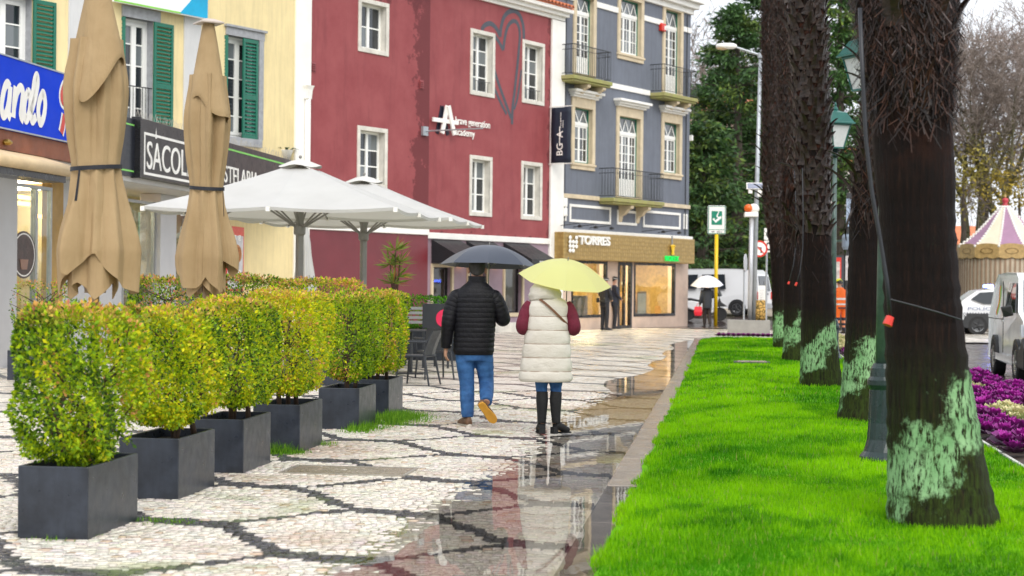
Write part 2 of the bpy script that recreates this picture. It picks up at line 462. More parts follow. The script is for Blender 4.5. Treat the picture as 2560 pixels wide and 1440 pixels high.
corn = [(-1, -1), (1, -1), (1, 1), (-1, 1)]
Vs = np.zeros((N, 8, 3), np.float32)
jit = rng.normal(0, 0.0035, (N, 4, 2))
for lay in (0, 1):
    for k, (sx, sy) in enumerate(corn):
        shr = gap if lay == 0 else gap + 0.0025
        la = sx * (W_ / 2 - shr) + jit[:, k, 0]; lb = sy * (H_ / 2 - shr) + jit[:, k, 1]
        aa = A_ + la * cs - lb * sn; b2 = B_ + la * sn + lb * cs
        Vs[:, lay * 4 + k, 0] = aa * VD.x + b2 * UD.x; Vs[:, lay * 4 + k, 1] = aa * VD.y + b2 * UD.y
        Vs[:, lay * 4 + k, 2] = (zt - 0.02) if lay == 0 else (zt + la * tilt[:, 0] + lb * tilt[:, 1])
fb = np.array([(4, 5, 6, 7), (0, 1, 5, 4), (1, 2, 6, 5), (2, 3, 7, 6), (3, 0, 4, 7)])
Fs = (fb[None] + (np.arange(N) * 8)[:, None, None]).reshape(-1, 4)
dk = wave_dark(A_, B_ + rng.normal(0, 0.012, N)) < WAVE
vv = rng.random(N)
base = np.array([0.79, 0.73, 0.64])[None] * (0.86 + 0.24 * vv)[:, None] + rng.normal(0, 0.02, (N, 3))
rst = np.clip((fbm(A_ * 0.8, B_ * 0.8, 11) - 0.58) * 3.0, 0, 0.5)[:, None] * (0.4 + 0.6 * rng.random(N))[:, None]
base = base * (1 - rst) + np.array([0.34, 0.18, 0.09])[None] * rst
odd = rng.random(N) < 0.05; base[odd] *= np.array([0.78, 0.66, 0.56])
blk = np.array([0.045, 0.047, 0.056])[None] * (0.55 + 0.9 * vv)[:, None]
cc = np.where(dk[:, None], blk, base)
ms = np.clip((fbm(A_ * 1.7, B_ * 1.7, 21) - 0.66) * 4, 0, 0.5) * np.clip(1.5 - np.abs(A_ + 2.75) * 1.2, 0, 1)
cc = cc * (1 - ms[:, None]) + np.array([0.16, 0.24, 0.03])[None] * ms[:, None]
cc = np.clip(cc, 0.01, 0.85)
T = NT('mosaic_stone'); a_ = T.n('Attribute'); a_.attribute_name = 'Col'; geo = T.n('NewGeometry')
n1 = T.noise(90, 4, 0.6, geo.outputs['Position'])
c_ = T.mix(T.ramp(n1, [(0.35, 0.18), (0.6, 0.0)]), a_.outputs['Color'], (0.3, 0.22, 0.15))
rg = T.ramp(T.noise(0.9, 4, 0.6, geo.outputs['Position']), [(0.35, 0.09), (0.65, 0.27)])
m_stone = T.done(T.bsdf(c_, rg, 0, 0.6, T.bump(n1, 0.2, 0.005)))
cob = link('mosaic_stones', np_mesh('mosaic_stones', Vs.reshape(-1, 3), Fs, m_stone, np.repeat(cc, 8, 0)), pavement)
cob['kind'] = 'stuff'

# --- puddles: one level sheet of water; the stones dip under it or stand clear of it
T = NT('rain_water'); geo = T.n('NewGeometry')
mp = T.n('Mapping'); mp.inputs['Scale'].default_value = (1.0, 0.35, 1); T.l(geo.outputs['Position'], mp.inputs['Vector'])
nrm = T.bump(T.noise(9, 2, 0.5, mp.outputs['Vector']), 0.035, 0.01)
fr = T.n('Fresnel'); fr.inputs['IOR'].default_value = 1.33; T.l(nrm, fr.inputs['Normal'])
gl = T.n('BsdfGlossy'); gl.inputs['Roughness'].default_value = 0.012; T.l(nrm, gl.inputs['Normal'])
tr = T.n('BsdfTransparent'); tr.inputs['Color'].default_value = (0.97, 0.955, 0.93, 1)
mx = T.n('MixShader'); T.l(fr.outputs[0], mx.inputs[0]); T.l(tr.outputs[0], mx.inputs[1]); T.l(gl.outputs[0], mx.inputs[2])
m_water = T.done(mx.outputs[0])
wv = []; wf = []
for i, (a0, a1) in enumerate([(-5.5, -0.6)]):
    for b0 in np.arange(7, 52, 3.0):
        o = len(wv); wv += [S(a0, b0, WATER_Z), S(a1, b0, WATER_Z), S(a1, b0 + 3, WATER_Z), S(a0, b0 + 3, WATER_Z)]; wf.append((o, o + 1, o + 2, o + 3))
tag(link('puddle', np_mesh('puddle', wv, wf, m_water)), 'shallow rain puddles lying on the mosaic along the kerb', 'puddle', kind='structure')

# --- kerb of separate stones between paving and lawn
kerb = thing('kerb', 'low wet limestone kerb running along the lawn edge', 'kerb'); kerb['kind'] = 'structure'
m_kerb = mat('kerb_stone', (0.27, 0.225, 0.18), 0.15, 0.25, 3, 0.25, 60, world=True)
def kerb_proto(L, W, Hh):
    return M().box(-W / 2, W / 2, -L / 2, L / 2, -Hh, 0).mesh('kerb_stone', m_kerb)
kms = [kerb_proto(L, 0.26, 0.14) for L in (0.985, 1.085)]
b = 7.0; i = 0
while b < 49.5:
    L = 0.995 if i % 3 else 1.095
    o = link('kerb_stone', kms[0 if i % 3 else 1], kerb); i += 1
    c = S(-0.765 + random.uniform(-0.003, 0.003), b + L / 2, (-0.019 if b < 12.6 else -0.0085) + random.uniform(-0.0012, 0.0012))
    o.location = c; o.rotation_euler = (random.uniform(-0.003, 0.003), random.uniform(-0.008, 0.008), ST_ROT + random.uniform(-0.004, 0.004)); b += L
    bv = o.modifiers.new('bevel', 'BEVEL'); bv.width = 0.012; bv.segments = 2

# --- lawn
def lawn_z(a, b):
    return 0.004 + 0.060 * nstep(-0.67, 0.1, a) + 0.05 * (fbm(a * 0.8, b * 0.45, 31) - 0.5) * nstep(-0.62, -0.1, a)
la = np.concatenate([np.linspace(-0.67, 0, 8), np.linspace(0.15, 2.42, 18)]); lb = np.arange(7, 49.6, 0.3)
LA, LB = np.meshgrid(la, lb)
LA2 = LA + np.where(LA < -0.6, 0.035 * (fbm(LB * 1.3, LB * 0 + 3, 5) - 0.5) * 2, 0)
LZ = lawn_z(LA, LB)
LV = np.stack([LA2 * VD.x + LB * UD.x, LA2 * VD.y + LB * UD.y, LZ], -1).reshape(-1, 3); n_ = len(la)
LF = [(j * n_ + i, j * n_ + i + 1, (j + 1) * n_ + i + 1, (j + 1) * n_ + i) for j in range(len(lb) - 1) for i in range(n_ - 1)]
m_lawn = mat('lawn_ground', (0.07, 0.26, 0.002), 0.9, 0.3, 2.2, 0.6, 40, world=True, col2=(0.14, 0.40, 0.003), spec=0.1)
tag(link('lawn', np_mesh('lawn', LV, LF, m_lawn, smooth=True)), 'bright green lawn strip under the row of palms', 'lawn', kind='structure')
def blades(n, b0, b1, hh, ww, a0=-0.72, a1=2.42):
    a = rng.uniform(a0, a1, n); b = rng.uniform(b0, b1, n)
    keep = (a > -0.63 + 0.10 * (fbm(b * 2.7, b * 0 + 3, 5) - 0.5) * 2 - 0.05)
    a, b = a[keep], b[keep]; n = len(a)
    z = lawn_z(a, b) - 0.004; clump = fbm(a * 3.0, b * 2.0, 41); big = fbm(a * 0.7, b * 0.5, 43)
    h = hh * (0.35 + 1.3 * clump) * rng.uniform(0.6, 1.2, n); th = rng.uniform(0, 6.283, n); lean = rng.normal(0.35, 0.25, n) * h
    x = a * VD.x + b * UD.x; y = a * VD.y + b * UD.y
    wx = np.cos(th) * ww / 2; wy = np.sin(th) * ww / 2; lx = -np.sin(th) * lean; ly = np.cos(th) * lean
    V = np.stack([np.stack([x - wx, y - wy, z], -1), np.stack([x + wx, y + wy, z], -1), np.stack([x + lx, y + ly, z + h], -1)], 1)
    g = np.clip(0.45 + 2.0 * (big - 0.5) + 1.3 * (clump - 0.5) + rng.normal(0, 0.22, n), 0, 1)[:, None]
    c = np.array([0.055, 0.25, 0.001])[None] * (1 - g) + np.array([0.28, 0.60, 0.002])[None] * g
    dry = rng.random(n) < 0.03; c[dry] = np.array([0.35, 0.33, 0.10])
    tuft = (fbm(a * 1.9, b * 1.3, 47) > 0.66) & (rng.random(n) < 0.8); c[tuft] *= np.array([0.45, 0.62, 1.0]); c3 = np.stack([c, c, c], 1)
    return V.reshape(-1, 3), c3.reshape(-1, 3)
parts_ = [blades(95000, 8.0, 13.5, 0.042, 0.0065), blades(70000, 13.5, 22, 0.045, 0.009), blades(55000, 22, 49.4, 0.05, 0.018)]
GVv = np.concatenate([p[0] for p in parts_]); GC = np.concatenate([p[1] for p in parts_])
grass = tag(link('grass', np_mesh('grass', GVv, np.arange(len(GVv)).reshape(-1, 3), leaf_mat('grass_blade', 0.35, 0.6, spec=0.12), GC)), 'short bright green turf blades covering the lawn strip', 'grass', kind='stuff')

# weeds growing in the joints round the planters
def weed_patch(name, label, c, r, n, hh):
    a = rng.normal(0, r[0], n); b = rng.normal(0, r[1], n); th = rng.uniform(0, 6.283, n)
    h = hh * rng.uniform(0.3, 1.1, n) * np.exp(-((a / r[0]) ** 2 + (b / r[1]) ** 2) / 3)
    q = [S(c[0] + i, c[1] + j) for i, j in zip(a, b)]; x = np.array([p.x for p in q]); y = np.array([p.y for p in q]); z = np.full(n, 0.0)
    w = 0.005; lean = rng.normal(0.4, 0.3, n) * h
    V = np.stack([np.stack([x - w * np.cos(th), y - w * np.sin(th), z], -1), np.stack([x + w * np.cos(th), y + w * np.sin(th), z], -1), np.stack([x - np.sin(th) * lean, y + np.cos(th) * lean, z + h], -1)], 1)
    g = rng.random(n)[:, None]; c_ = np.array([0.06, 0.2, 0.01]) * (1 - g) + np.array([0.22, 0.42, 0.03]) * g
    me = np_mesh(name, V.reshape(-1, 3), np.arange(3 * n).reshape(-1, 3), leaf_mat('grass_blade'), np.repeat(c_, 3, 0))
    tag(link(name, me), label, 'weeds', kind='stuff')

# --- flower bed soil, white edging, road
m_soil = mat('bed_soil', (0.045, 0.03, 0.022), 0.75, 0.4, 12, 0.9, 30, world=True)
bedv = []; bedf = []
for j, b in enumerate(np.arange(11, 49.6, 1.1)):
    bedv += [S(2.44, b, 0.045), S(3.3, b, 0.075), S(4.14, b, 0.05)]
    if j: o = len(bedv) - 6; bedf += [(o, o + 1, o + 4, o + 3), (o + 1, o + 2, o + 5, o + 4)]
tag(link('flower_bed', np_mesh('flower_bed', bedv, bedf, m_soil, smooth=True)), 'dark soil of the flower bed beside the lawn', 'flower bed', kind='structure')
m_white_edge = mat('edging_concrete', (0.55, 0.54, 0.5), 0.5, 0.15, 4, 0.2, 40, world=True)
M().hexa([S(2.415, 8, -.1), S(2.445, 8, -.1), S(2.445, 49.5, -.1), S(2.415, 49.5, -.1)], [S(2.415, 8, .085), S(2.445, 8, .085), S(2.445, 49.5, .085), S(2.415, 49.5, .085)]).obj('bed_edging', m_white_edge)
tag(bpy.data.objects['bed_edging'], 'thin white edging between lawn and flower bed', 'edging', kind='structure')
rk = thing('road_kerb', 'pale concrete kerb between the flower bed and the wet road', 'kerb'); rk['kind'] = 'structure'
kr = M().box(-0.08, 0.08, -0.495, 0.495, -0.15, 0).mesh('kerb_stone', m_white_edge)
for i in range(39):
    o = link('kerb_stone', kr, rk); o.location = S(4.23 + 0.1 * math.sin(i * 0.12), 11.5 + i, 0.06 + random.uniform(-.003, .003)); o.rotation_euler = (0, 0, ST_ROT - 0.012 * math.cos(i * 0.12))
T = NT('wet_asphalt'); geo = T.n('NewGeometry')
c_ = T.ramp(T.noise(1.1, 5, 0.65, geo.outputs['Position']), [(0.3, (0.035, 0.024, 0.022)), (0.7, (0.075, 0.05, 0.045))])
rg = T.ramp(T.noise(0.5, 4, 0.6, geo.outputs['Position']), [(0.38, 0.05), (0.62, 0.3)])
m_road = T.done(T.bsdf(c_, rg, 0, 0.5, T.bump(T.noise(45, 3, 0.6, geo.outputs['Position']), 0.18, 0.008)))
rv = []; rf = []
for j, b in enumerate(np.arange(8, 64.1, 2.0)):
    rv += [S(4.3, b, -0.035), S(22, b, -0.035)]
    if j: o = len(rv) - 4; rf.append((o, o + 1, o + 3, o + 2))
m_road2 = m_road
tag(link('road', np_mesh('road', rv, rf, m_road)), 'dark wet roadway on the right beyond the flower bed', 'road', kind='structure')
cv = []; cf = []
for j, Y in enumerate([60.5, 63, 66, 69, 72]):
    cv += [(-4, Y, float(rise(Y)) + 0.022), (60, Y, float(rise(Y)) + 0.022)]
    if j: o = len(cv) - 4; cf.append((o, o + 1, o + 3, o + 2))
tag(link('cross_street', np_mesh('cross_street', cv, cf, m_road)), 'wet grey street crossing behind the corner building', 'road', kind='structure')
cv = []; cf = []
m_setts = mat('far_setts', (0.42, 0.36, 0.29), 0.4, 0.3, 1.2, 0.4, 12, world=True)
for j, Y in enumerate([71.9, 76, 82, 89]):
    cv += [(-4, Y, float(rise(Y)) + 0.035), (60, Y, float(rise(Y)) + 0.035)]
    if j: o = len(cv) - 4; cf.append((o, o + 1, o + 3, o + 2))
tag(link('parking_strip', np_mesh('parking_strip', cv, cf, m_setts)), 'light stone setts the parked van stands on', 'pavement', kind='structure')
# service cover let into the mosaic
m_cover = mat('cover_iron', (0.30, 0.24, 0.18), 0.22, 0.3, 8, 0.4, 90)
cvr = thing('service_cover', 'rectangular metal service cover in the mosaic beside the planters', 'cover', S(-3.0, 13.6, 0.004), ST_ROT)
M().box(-0.48, 0.48, -0.27, 0.27, -0.02, 0.006).obj('plate', m_cover, cvr, bevel=0.004)
fr_ = M()
for (x0, x1, y0, y1) in ((-.51, -.485, -.30, .30), (.485, .51, -.30, .30), (-.485, .485, -.30, -.275), (-.485, .485, .275, .30)): fr_.box(x0, x1, y0, y1, -0.02, 0.010)
fr_.obj('rim', mat('cover_rim', (0.3, 0.27, 0.23), 0.35, 0.2, 8), cvr)
lc = thing('lawn_valve_cover', 'small dark valve cover sunk in the lawn before the far palms', 'cover', S(-0.05 + .55, 33.2, 0.1), ST_ROT)
M().box(-0.28, 0.28, -0.2, 0.2, -0.05, 0.0).obj('lid', m_cover, lc, bevel=0.01)
M().box(-0.34, 0.34, -0.26, 0.26, -0.08, -0.012).obj('frame', mat('cover_frame', (0.05, 0.05, 0.05), 0.6), lc)
# ------------------------------------------------------------------ buildings
FP = Plane(2.33, 57.2, 33.0)      # the long row of house fronts
EP = Plane(-5.7, 44.8, 7.5)       # front of the low cafe building
m_wht = mat('white_paint', '#f2f0ea', 0.55, 0.06, 2, 0.08, 30)
m_frame = mat('white_joinery', '#f4f4f0', 0.4, 0.03, 3)
m_stone_w = mat('limewashed_stone', (0.70, 0.67, 0.60), 0.7, 0.16, 3, 0.25, 30, streak=0.25)
m_beige = mat('beige_limestone', (0.66, 0.55, 0.38), 0.65, 0.16, 2.5, 0.25, 30, streak=0.2)
m_moss_stone = mat('mossy_limestone', (0.40, 0.33, 0.17), 0.75, 0.25, 3, 0.3, 30, col2=(0.34, 0.36, 0.10))
m_grey_stone = mat('grey_granite', (0.33, 0.34, 0.36), 0.6, 0.2, 8, 0.15, 50)
m_green = mat('green_shutter_paint', (0.008, 0.135, 0.085), 0.35, 0.15, 5)
m_dkgreen = mat('green_frame_paint', (0.01, 0.16, 0.10), 0.4, 0.1, 5)
m_glass = glass_mat('window_glass', (0.025, 0.03, 0.036))
m_glass2 = glass_mat('curtained_glass', (0.16, 0.18, 0.19))
m_shop_glass = glass_mat('shop_glass', (0.02, 0.02, 0.02), 0.92)
m_iron = mat('black_iron', (0.02, 0.022, 0.025), 0.4, 0.2, 10)
m_black = mat('black_lacquer', (0.012, 0.012, 0.014), 0.3, 0.1, 4)
m_yel = mat('yellow_render', (0.80, 0.66, 0.36), 0.75, 0.08, 1.2, 0.15, 40, streak=0.28)
m_greyrender = mat('pale_grey_render', (0.60, 0.60, 0.60), 0.7, 0.06, 1.5, 0.15, 40, streak=0.15)
m_slate = mat('slate_blue_render', (0.155, 0.172, 0.21), 0.7, 0.09, 1.0, 0.15, 40, streak=0.35)
m_tile = mat('terracotta_tile', (0.62, 0.19, 0.08), 0.65, 0.3, 4, 0.2, 30)
m_mauve = mat('mauve_render', (0.33, 0.24, 0.29), 0.6, 0.1, 2, 0.1, 40)
m_lightgrey = mat('soffit_paint', (0.62, 0.60, 0.56), 0.5, 0.06, 1, 0.05, 30)

# red render with damp: darker where water runs down
def red_mat(name, damp_edges):
    T = NT(name); tc = T.n('TexCoord'); v = tc.outputs['Object']; sp = T.n('SeparateXYZ'); T.l(v, sp.inputs[0])
    c = T.ramp(T.noise(1.3, 5, 0.65, v), [(0.3, (0.265, 0.050, 0.056)), (0.7, (0.335, 0.080, 0.084))])
    mp = T.n('Mapping'); mp.inputs['Scale'].default_value = (2.4, 2.4, 0.35); T.l(v, mp.inputs['Vector'])
    st = T.noise(1.2, 6, 0.7, mp.outputs['Vector'])
    c = T.mix(T.ramp(st, [(0.5, 0.0), (0.70, 0.55)]), c, (0.20, 0.038, 0.043))
    nz = T.noise(1.7, 6, 0.75, v)
    for (ax, val, width, sgn) in damp_edges:      # damp creeping from an edge
        d = T.math('MULTIPLY', T.math('SUBTRACT', sp.outputs[ax], val), sgn)
        d = T.math('ADD', T.math('DIVIDE', d, width), T.math('MULTIPLY', T.math('SUBTRACT', nz, 0.5), 2.3))
        k = T.ramp(d, [(0.42, 0.85), (0.5, 0.0)])
        c = T.mix(k, c, (0.13, 0.020, 0.024))
    nb = T.bump(T.noise(35, 4, 0.6, v), 0.15, 0.01)
    return T.done(T.bsdf(c, 0.62, 0, 0.4, nb))

def cells_wall(t0, t1, z0, z1, holes, y, rd):
    """front face with rectangular openings and their reveals"""
    ts = sorted(set([t0, t1] + [h[0] for h in holes] + [h[1] for h in holes])); zs = sorted(set([z0, z1] + [h[2] for h in holes] + [h[3] for h in holes]))
    ts = [t for t in ts if t0 <= t <= t1]; zs = [z for z in zs if z0 <= z <= z1]
    m = M(); m.mi = []
    for i in range(len(ts) - 1):
        for j in range(len(zs) - 1):
            tm, zm = (ts[i] + ts[i + 1]) / 2, (zs[j] + zs[j + 1]) / 2
            if any(h[0] < tm < h[1] and h[2] < zm < h[3] for h in holes): continue
            m.quad((ts[i], y, zs[j]), (ts[i + 1], y, zs[j]), (ts[i + 1], y, zs[j + 1]), (ts[i], y, zs[j + 1]))
    m.cur = 1
    for (a, b, c, d) in holes:
        m.quad((a, y, c), (a, y + rd, c), (a, y + rd, d), (a, y, d)); m.quad((b, y, c), (b, y, d), (b, y + rd, d), (b, y + rd, c))
        m.quad((a, y, d), (a, y + rd, d), (b, y + rd, d), (b, y, d)); m.quad((a, y, c), (b, y, c), (b, y + rd, c), (a, y + rd, c))
    return m
def frame_boxes(m, t0, t1, z0, z1, w, y0, y1, wb=None, wt=None):
    wb = w if wb is None else wb; wt = w if wt is None else wt
    m.box(t0, t0 + w, y0, y1, z0 + wb, z1 - wt); m.box(t1 - w, t1, y0, y1, z0 + wb, z1 - wt)
    m.box(t0, t1, y0, y1, z0, z0 + wb); m.box(t0, t1, y0, y1, z1 - wt, z1)
    return m
def rest_of_house(parent, t0, t1, z1, front_y, depth, m_wall, m_roof=None, name='side_wall'):
    """other sides and a flat roof so that the house is a closed body"""
    y0, y1 = front_y + 0.005, front_y + depth
    m = M(); m.quad((t0, y0, -.1), (t0, y1, -.1), (t0, y1, z1), (t0, y0, z1)); m.quad((t1, y0, -.1), (t1, y0, z1), (t1, y1, z1), (t1, y1, -.1))
    m.quad((t0, y1, -.1), (t1, y1, -.1), (t1, y1, z1), (t0, y1, z1)); m.obj(name, m_wall, parent)

# ---- red corner house -----------------------------------------------------------
red = thing('red_house', 'dark red rendered townhouse with white framed windows and a heart line drawing', 'building', FP.P, FP.rot)
YL, YR = -0.20, 0.0     # the left half stands a little proud
tL, tM, tR = FP.pix(772, 400, .2)[0], FP.pix(1072, 400, .2)[0], FP.pix(1374, 400)[0]
ZC = 10.08
def holes_from(boxes, out, bd):
    hs = []
    for bx in boxes:
        t0, t1, z0, z1 = FP.box(*bx, out); hs.append((t0 + bd, t1 - bd, z0 + bd * 1.05, z1 - bd))
    return hs
wl = holes_from([(895, 1, 971, 135), (892, 318, 967, 472)], .2, .12)
wr = holes_from([(1175, 77, 1236, 241), (1305, 104, 1360, 261), (1173, 390, 1229, 541), (1302, 405, 1354, 550)], 0, .12)
cells_wall(tL, tM, 2.92, ZC, wl, YL, .3).obj('wall', [red_mat('red_render_left', [(0, tM, 1.5, -1), (2, ZC + .2, 1.7, -1), (2, 3.0, 1.5, 1)]), m_stone_w], red)
cells_wall(tM, tR, 2.82, ZC, wr, YR, .3).obj('wall', [red_mat('red_render_right', [(2, 2.75, .45, 1), (0, tR + .1, .45, -1)]), m_stone_w], red)
M().quad((tM, YL, -.1), (tM, YR, -.1), (tM, YR, ZC), (tM, YL, ZC)).obj('return_wall', MATS.get('rr') or red_mat('red_render_return', []), red)
rest_of_house(red, tL, tR, ZC, 0.0, 9, m_wht)
def casement(parent, h, y, rail=False, bars=2, sill_white=True, surround=m_stone_w, bd=.12):
    t0, t1, z0, z1 = h; rd = .26
    w = frame_boxes(M(), t0 - bd, t1 + bd, z0 - bd * 1.05, z1 + bd, bd, y - .035, y + .03, wb=bd * 1.05).obj('window', surround, parent, bevel=.008)
    s = M(); ys = y + rd - .07
    frame_boxes(s, t0, t1, z0, z1, .06, ys, ys + .06)
    tm = (t0 + t1) / 2; s.box(tm - .05, tm + .05, ys - .01, ys + .06, z0 + .06, z1 - .06)
    for k in range(1, bars + 1):
        zb = z0 + .06 + (z1 - z0 - .12) * k / (bars + 1)
        s.box(t0 + .06, tm - .05, ys + .012, ys + .05, zb - .018, zb + .018); s.box(tm + .05, t1 - .06, ys + .012, ys + .05, zb - .018, zb + .018)
    s.obj('sash', m_frame, w)
    for sd in (0, 1):
        for k in range(bars + 1):
            za = z0 + .06 + (z1 - z0 - .12) * k / (bars + 1); zb = z0 + .06 + (z1 - z0 - .12) * (k + 1) / (bars + 1)
            a, b = (t0 + .05, tm - .04) if sd == 0 else (tm + .04, t1 - .05)
            M().box(a, b, ys + .03, ys + .036, za, zb).obj('pane', m_glass if (k + sd) % 3 else m_glass2, w)
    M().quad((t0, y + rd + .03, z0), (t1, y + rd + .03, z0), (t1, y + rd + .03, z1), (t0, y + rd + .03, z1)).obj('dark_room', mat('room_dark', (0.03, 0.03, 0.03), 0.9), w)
    if rail:
        r_ = M(); zr = z0 + .33; yr = y + .06
        r_.box(t0, t1, yr, yr + .015, zr, zr + .015)
        for k in range(1, 8): tt = t0 + (t1 - t0) * k / 8; r_.box(tt - .006, tt + .006, yr, yr + .012, z0, zr)
        r_.obj('rail', m_iron, w)
    return w
for h in wl: casement(red, h, YL, bars=1 if h is wl[0] else 2)
casement(red, wr[0], YR, True, 3); casement(red, wr[1], YR, True, 3); casement(red, wr[2], YR, False, 2); casement(red, wr[3], YR, False, 2)
# white bands, pilasters, cornice, tiles
M().box(tL, tM, YL - .05, YL + .05, 2.90, 3.10).obj('band', m_wht, red, bevel=.01)
M().box(tM, tR, YR - .05, YR + .05, 2.81, 2.99).obj('band', m_wht, red, bevel=.01)
tP = FP.pix(1400, 300)[0]
M().box(tR, tP + .18, -.07, .2, -.05, ZC - .02).obj('pilaster', m_wht, red, bevel=.01)
tQ = FP.pix(739, 300, .25)[0]
M().box(tQ, tL, YL - .06, .2, -.05, 12.0).obj('pilaster', m_wht, red, bevel=.01)
cor = M()
for (o_, za, zb) in ((.08, ZC, ZC + .12), (.20, ZC + .12, ZC + .24), (.32, ZC + .24, ZC + .36)): cor.box(tM, tP + .1 + o_ * .6, -o_, .3, za, zb)
cor.obj('cornice', m_wht, red, bevel=.01)
cor = M()
for (o_, za, zb) in ((.08, ZC, ZC + .12), (.20, ZC + .12, ZC + .24), (.32, ZC + .24, ZC + .36)): cor.box(tQ, tM - .002, YL - o_, .3, za, zb)
cor.obj('cornice', m_wht, red, bevel=.01)
roof = M().hexa([(tQ, -.3, ZC + .365), (tP + .3, -.3, ZC + .365), (tP + .3, 5, ZC + 1.85), (tQ, 5, ZC + 1.85)], [(tQ, -.3, ZC + .42), (tP + .3, -.3, ZC + .42), (tP + .3, 5, ZC + 1.92), (tQ, 5, ZC + 1.92)]).obj('roof', m_tile, red)
tp = M(); n_ = 7
for ri in range(2):
    r_ = .085 - .012 * ri
    for j in range(n_): pass
prof = [(.088 * math.cos(math.pi * j / 8), .088 * math.sin(math.pi * j / 8)) for j in range(9)]
tile_me = M().rings([[(p[0] * (1 - .12 * k), k * 1.15, p[1] * (1 - .12 * k) + k * .36) for p in prof] + [(p[0] * .8 * (1 - .12 * k), k * 1.15, p[1] * .8 * (1 - .12 * k) + k * .36) for p in prof[::-1]] for k in (0, 1)]).mesh('tile', m_tile)
t = tM - 1.0
while t < tP + .25:
    for k in range(2):
        o = link('tile', tile_me, roof); o.location = (t, -.42 + k * 1.05, ZC + .40 + k * .335); o.rotation_euler = (0, 0, random.uniform(-.02, .02))
    t += .215
# ground floor: left dark red wall, right shop front with canopies
M().quad((tL, YL, -.1), (tM, YL, -.1), (tM, YL, 2.90), (tL, YL, 2.90)).obj('base_wall', mat('deep_red_gloss', (0.16, 0.022, 0.03), 0.38, 0.12, 1.2, 0.08, 30), red)
sh = [FP.box(1082, 668, 1128, 800), FP.box(1172, 668, 1216, 800), FP.box(1262, 668, 1305, 784)]
sh = [(a, b, max(c, .62), d) for a, b, c, d in sh]
cells_wall(tM, tR, .32, 2.81, sh, .02, .25).obj('shop_wall', [m_mauve, m_mauve], red)
M().box(tM, tR, -.03, .1, -.05, .32).obj('plinth', m_stone_w, red, bevel=.01)
for h in sh:
    w = frame_boxes(M(), h[0] - .1, h[1] + .1, h[2] - .12, h[3] + .1, .1, -.03, .05, wb=.12).obj('shop_window', m_beige, red, bevel=.006)
    frame_boxes(M(), h[0], h[1], h[2], h[3], .05, .14, .19).obj('sash', m_black, w)
    M().box(h[0] + .04, h[1] - .04, .17, .176, h[2] + .04, h[3] - .04).obj('pane', m_shop_glass, w)
    M().quad((h[0] - .5, 2.2, h[2] - .4), (h[1] + .9, 2.2, h[2] - .4), (h[1] + .9, 2.2, h[3] + .3), (h[0] - .5, 2.2, h[3] + .3)).obj('room_wall', mat('dim_room', (0.10, 0.055, 0.03), 0.8, 0.3, 1), w)
    M().box(h[0] + .15, h[0] + .7, .5, .8, h[2], h[2] + .75).obj('display', mat('display_wood', (0.12, 0.06, 0.03), 0.5), w)
m_lampw = mat('warm_lamp_glass', (1, .6, .3), 0.4, emit=(1.0, .55, .22), emit_s=7.0)
for px_l in (1150, 1240, 1328):
    t_, z_ = FP.pix(px_l, 663)
    l_ = M().ball((t_, -.12, z_), (.05, .05, .06), 8, 5).obj('wall_lamp', m_lampw, red)
    M().box(t_ - .05, t_ + .05, -.12, .02, z_ + .06, z_ + .12).obj('lamp_bracket', m_black, l_)
m_awn = mat('black_canvas', (0.016, 0.017, 0.02), 0.5, 0.2, 3, 0.2, 60)
for k, px0 in enumerate((1078, 1165, 1258)):
    a0 = FP.pix(px0, 606)[0]; a1 = a0 + 1.45; z1 = 2.78; z0 = 2.27; ov = 1.05
    aw = thing('awning', ['black shop awning on the red house, nearest the dark red wall', 'black shop awning on the red house, middle of the three', 'black shop awning with white lettering next to the white pilaster'][k], 'awning', FP.P, FP.rot, 'awnings on the red house')
    c = M(); c.hexa([(a0, -.02, z1), (a1, -.02, z1), (a1, -ov, z0), (a0, -ov, z0)], [(a0, -.02, z1 + .012), (a1, -.02, z1 + .012), (a1, -ov, z0 + .012), (a0, -ov, z0 + .012)])
    c.obj('canopy', m_awn, aw)
    M().box(a0, a1, -ov - .008, -ov, z0 - .16, z0 + .006).obj('valance', m_awn, aw)
    for tt in (a0, a1): M().add([(tt, -.02, z1), (tt, -ov, z0), (tt, -ov, z0 - .15), (tt, -.02, z0 - .15)], [(0, 1, 2, 3)]).obj('side_flap', m_awn, aw)
    M().tube([(a0, -ov + .02, z0 - .15), (a0, -.03, z0 - .15)], .012, 6).tube([(a1, -ov + .02, z0 - .15), (a1, -.03, z0 - .15)], .012, 6).tube([(a0, -ov + .02, z0 - .15), (a1, -ov + .02, z0 - .15)], .012, 6).obj('frame', m_iron, aw)
    if k == 2: link('lettering', text_mesh('PRICCI', m_wht, a0 + .45, a0 + 1.15, z0 - .115, z0 - .03, -ov - .008, .006), aw)
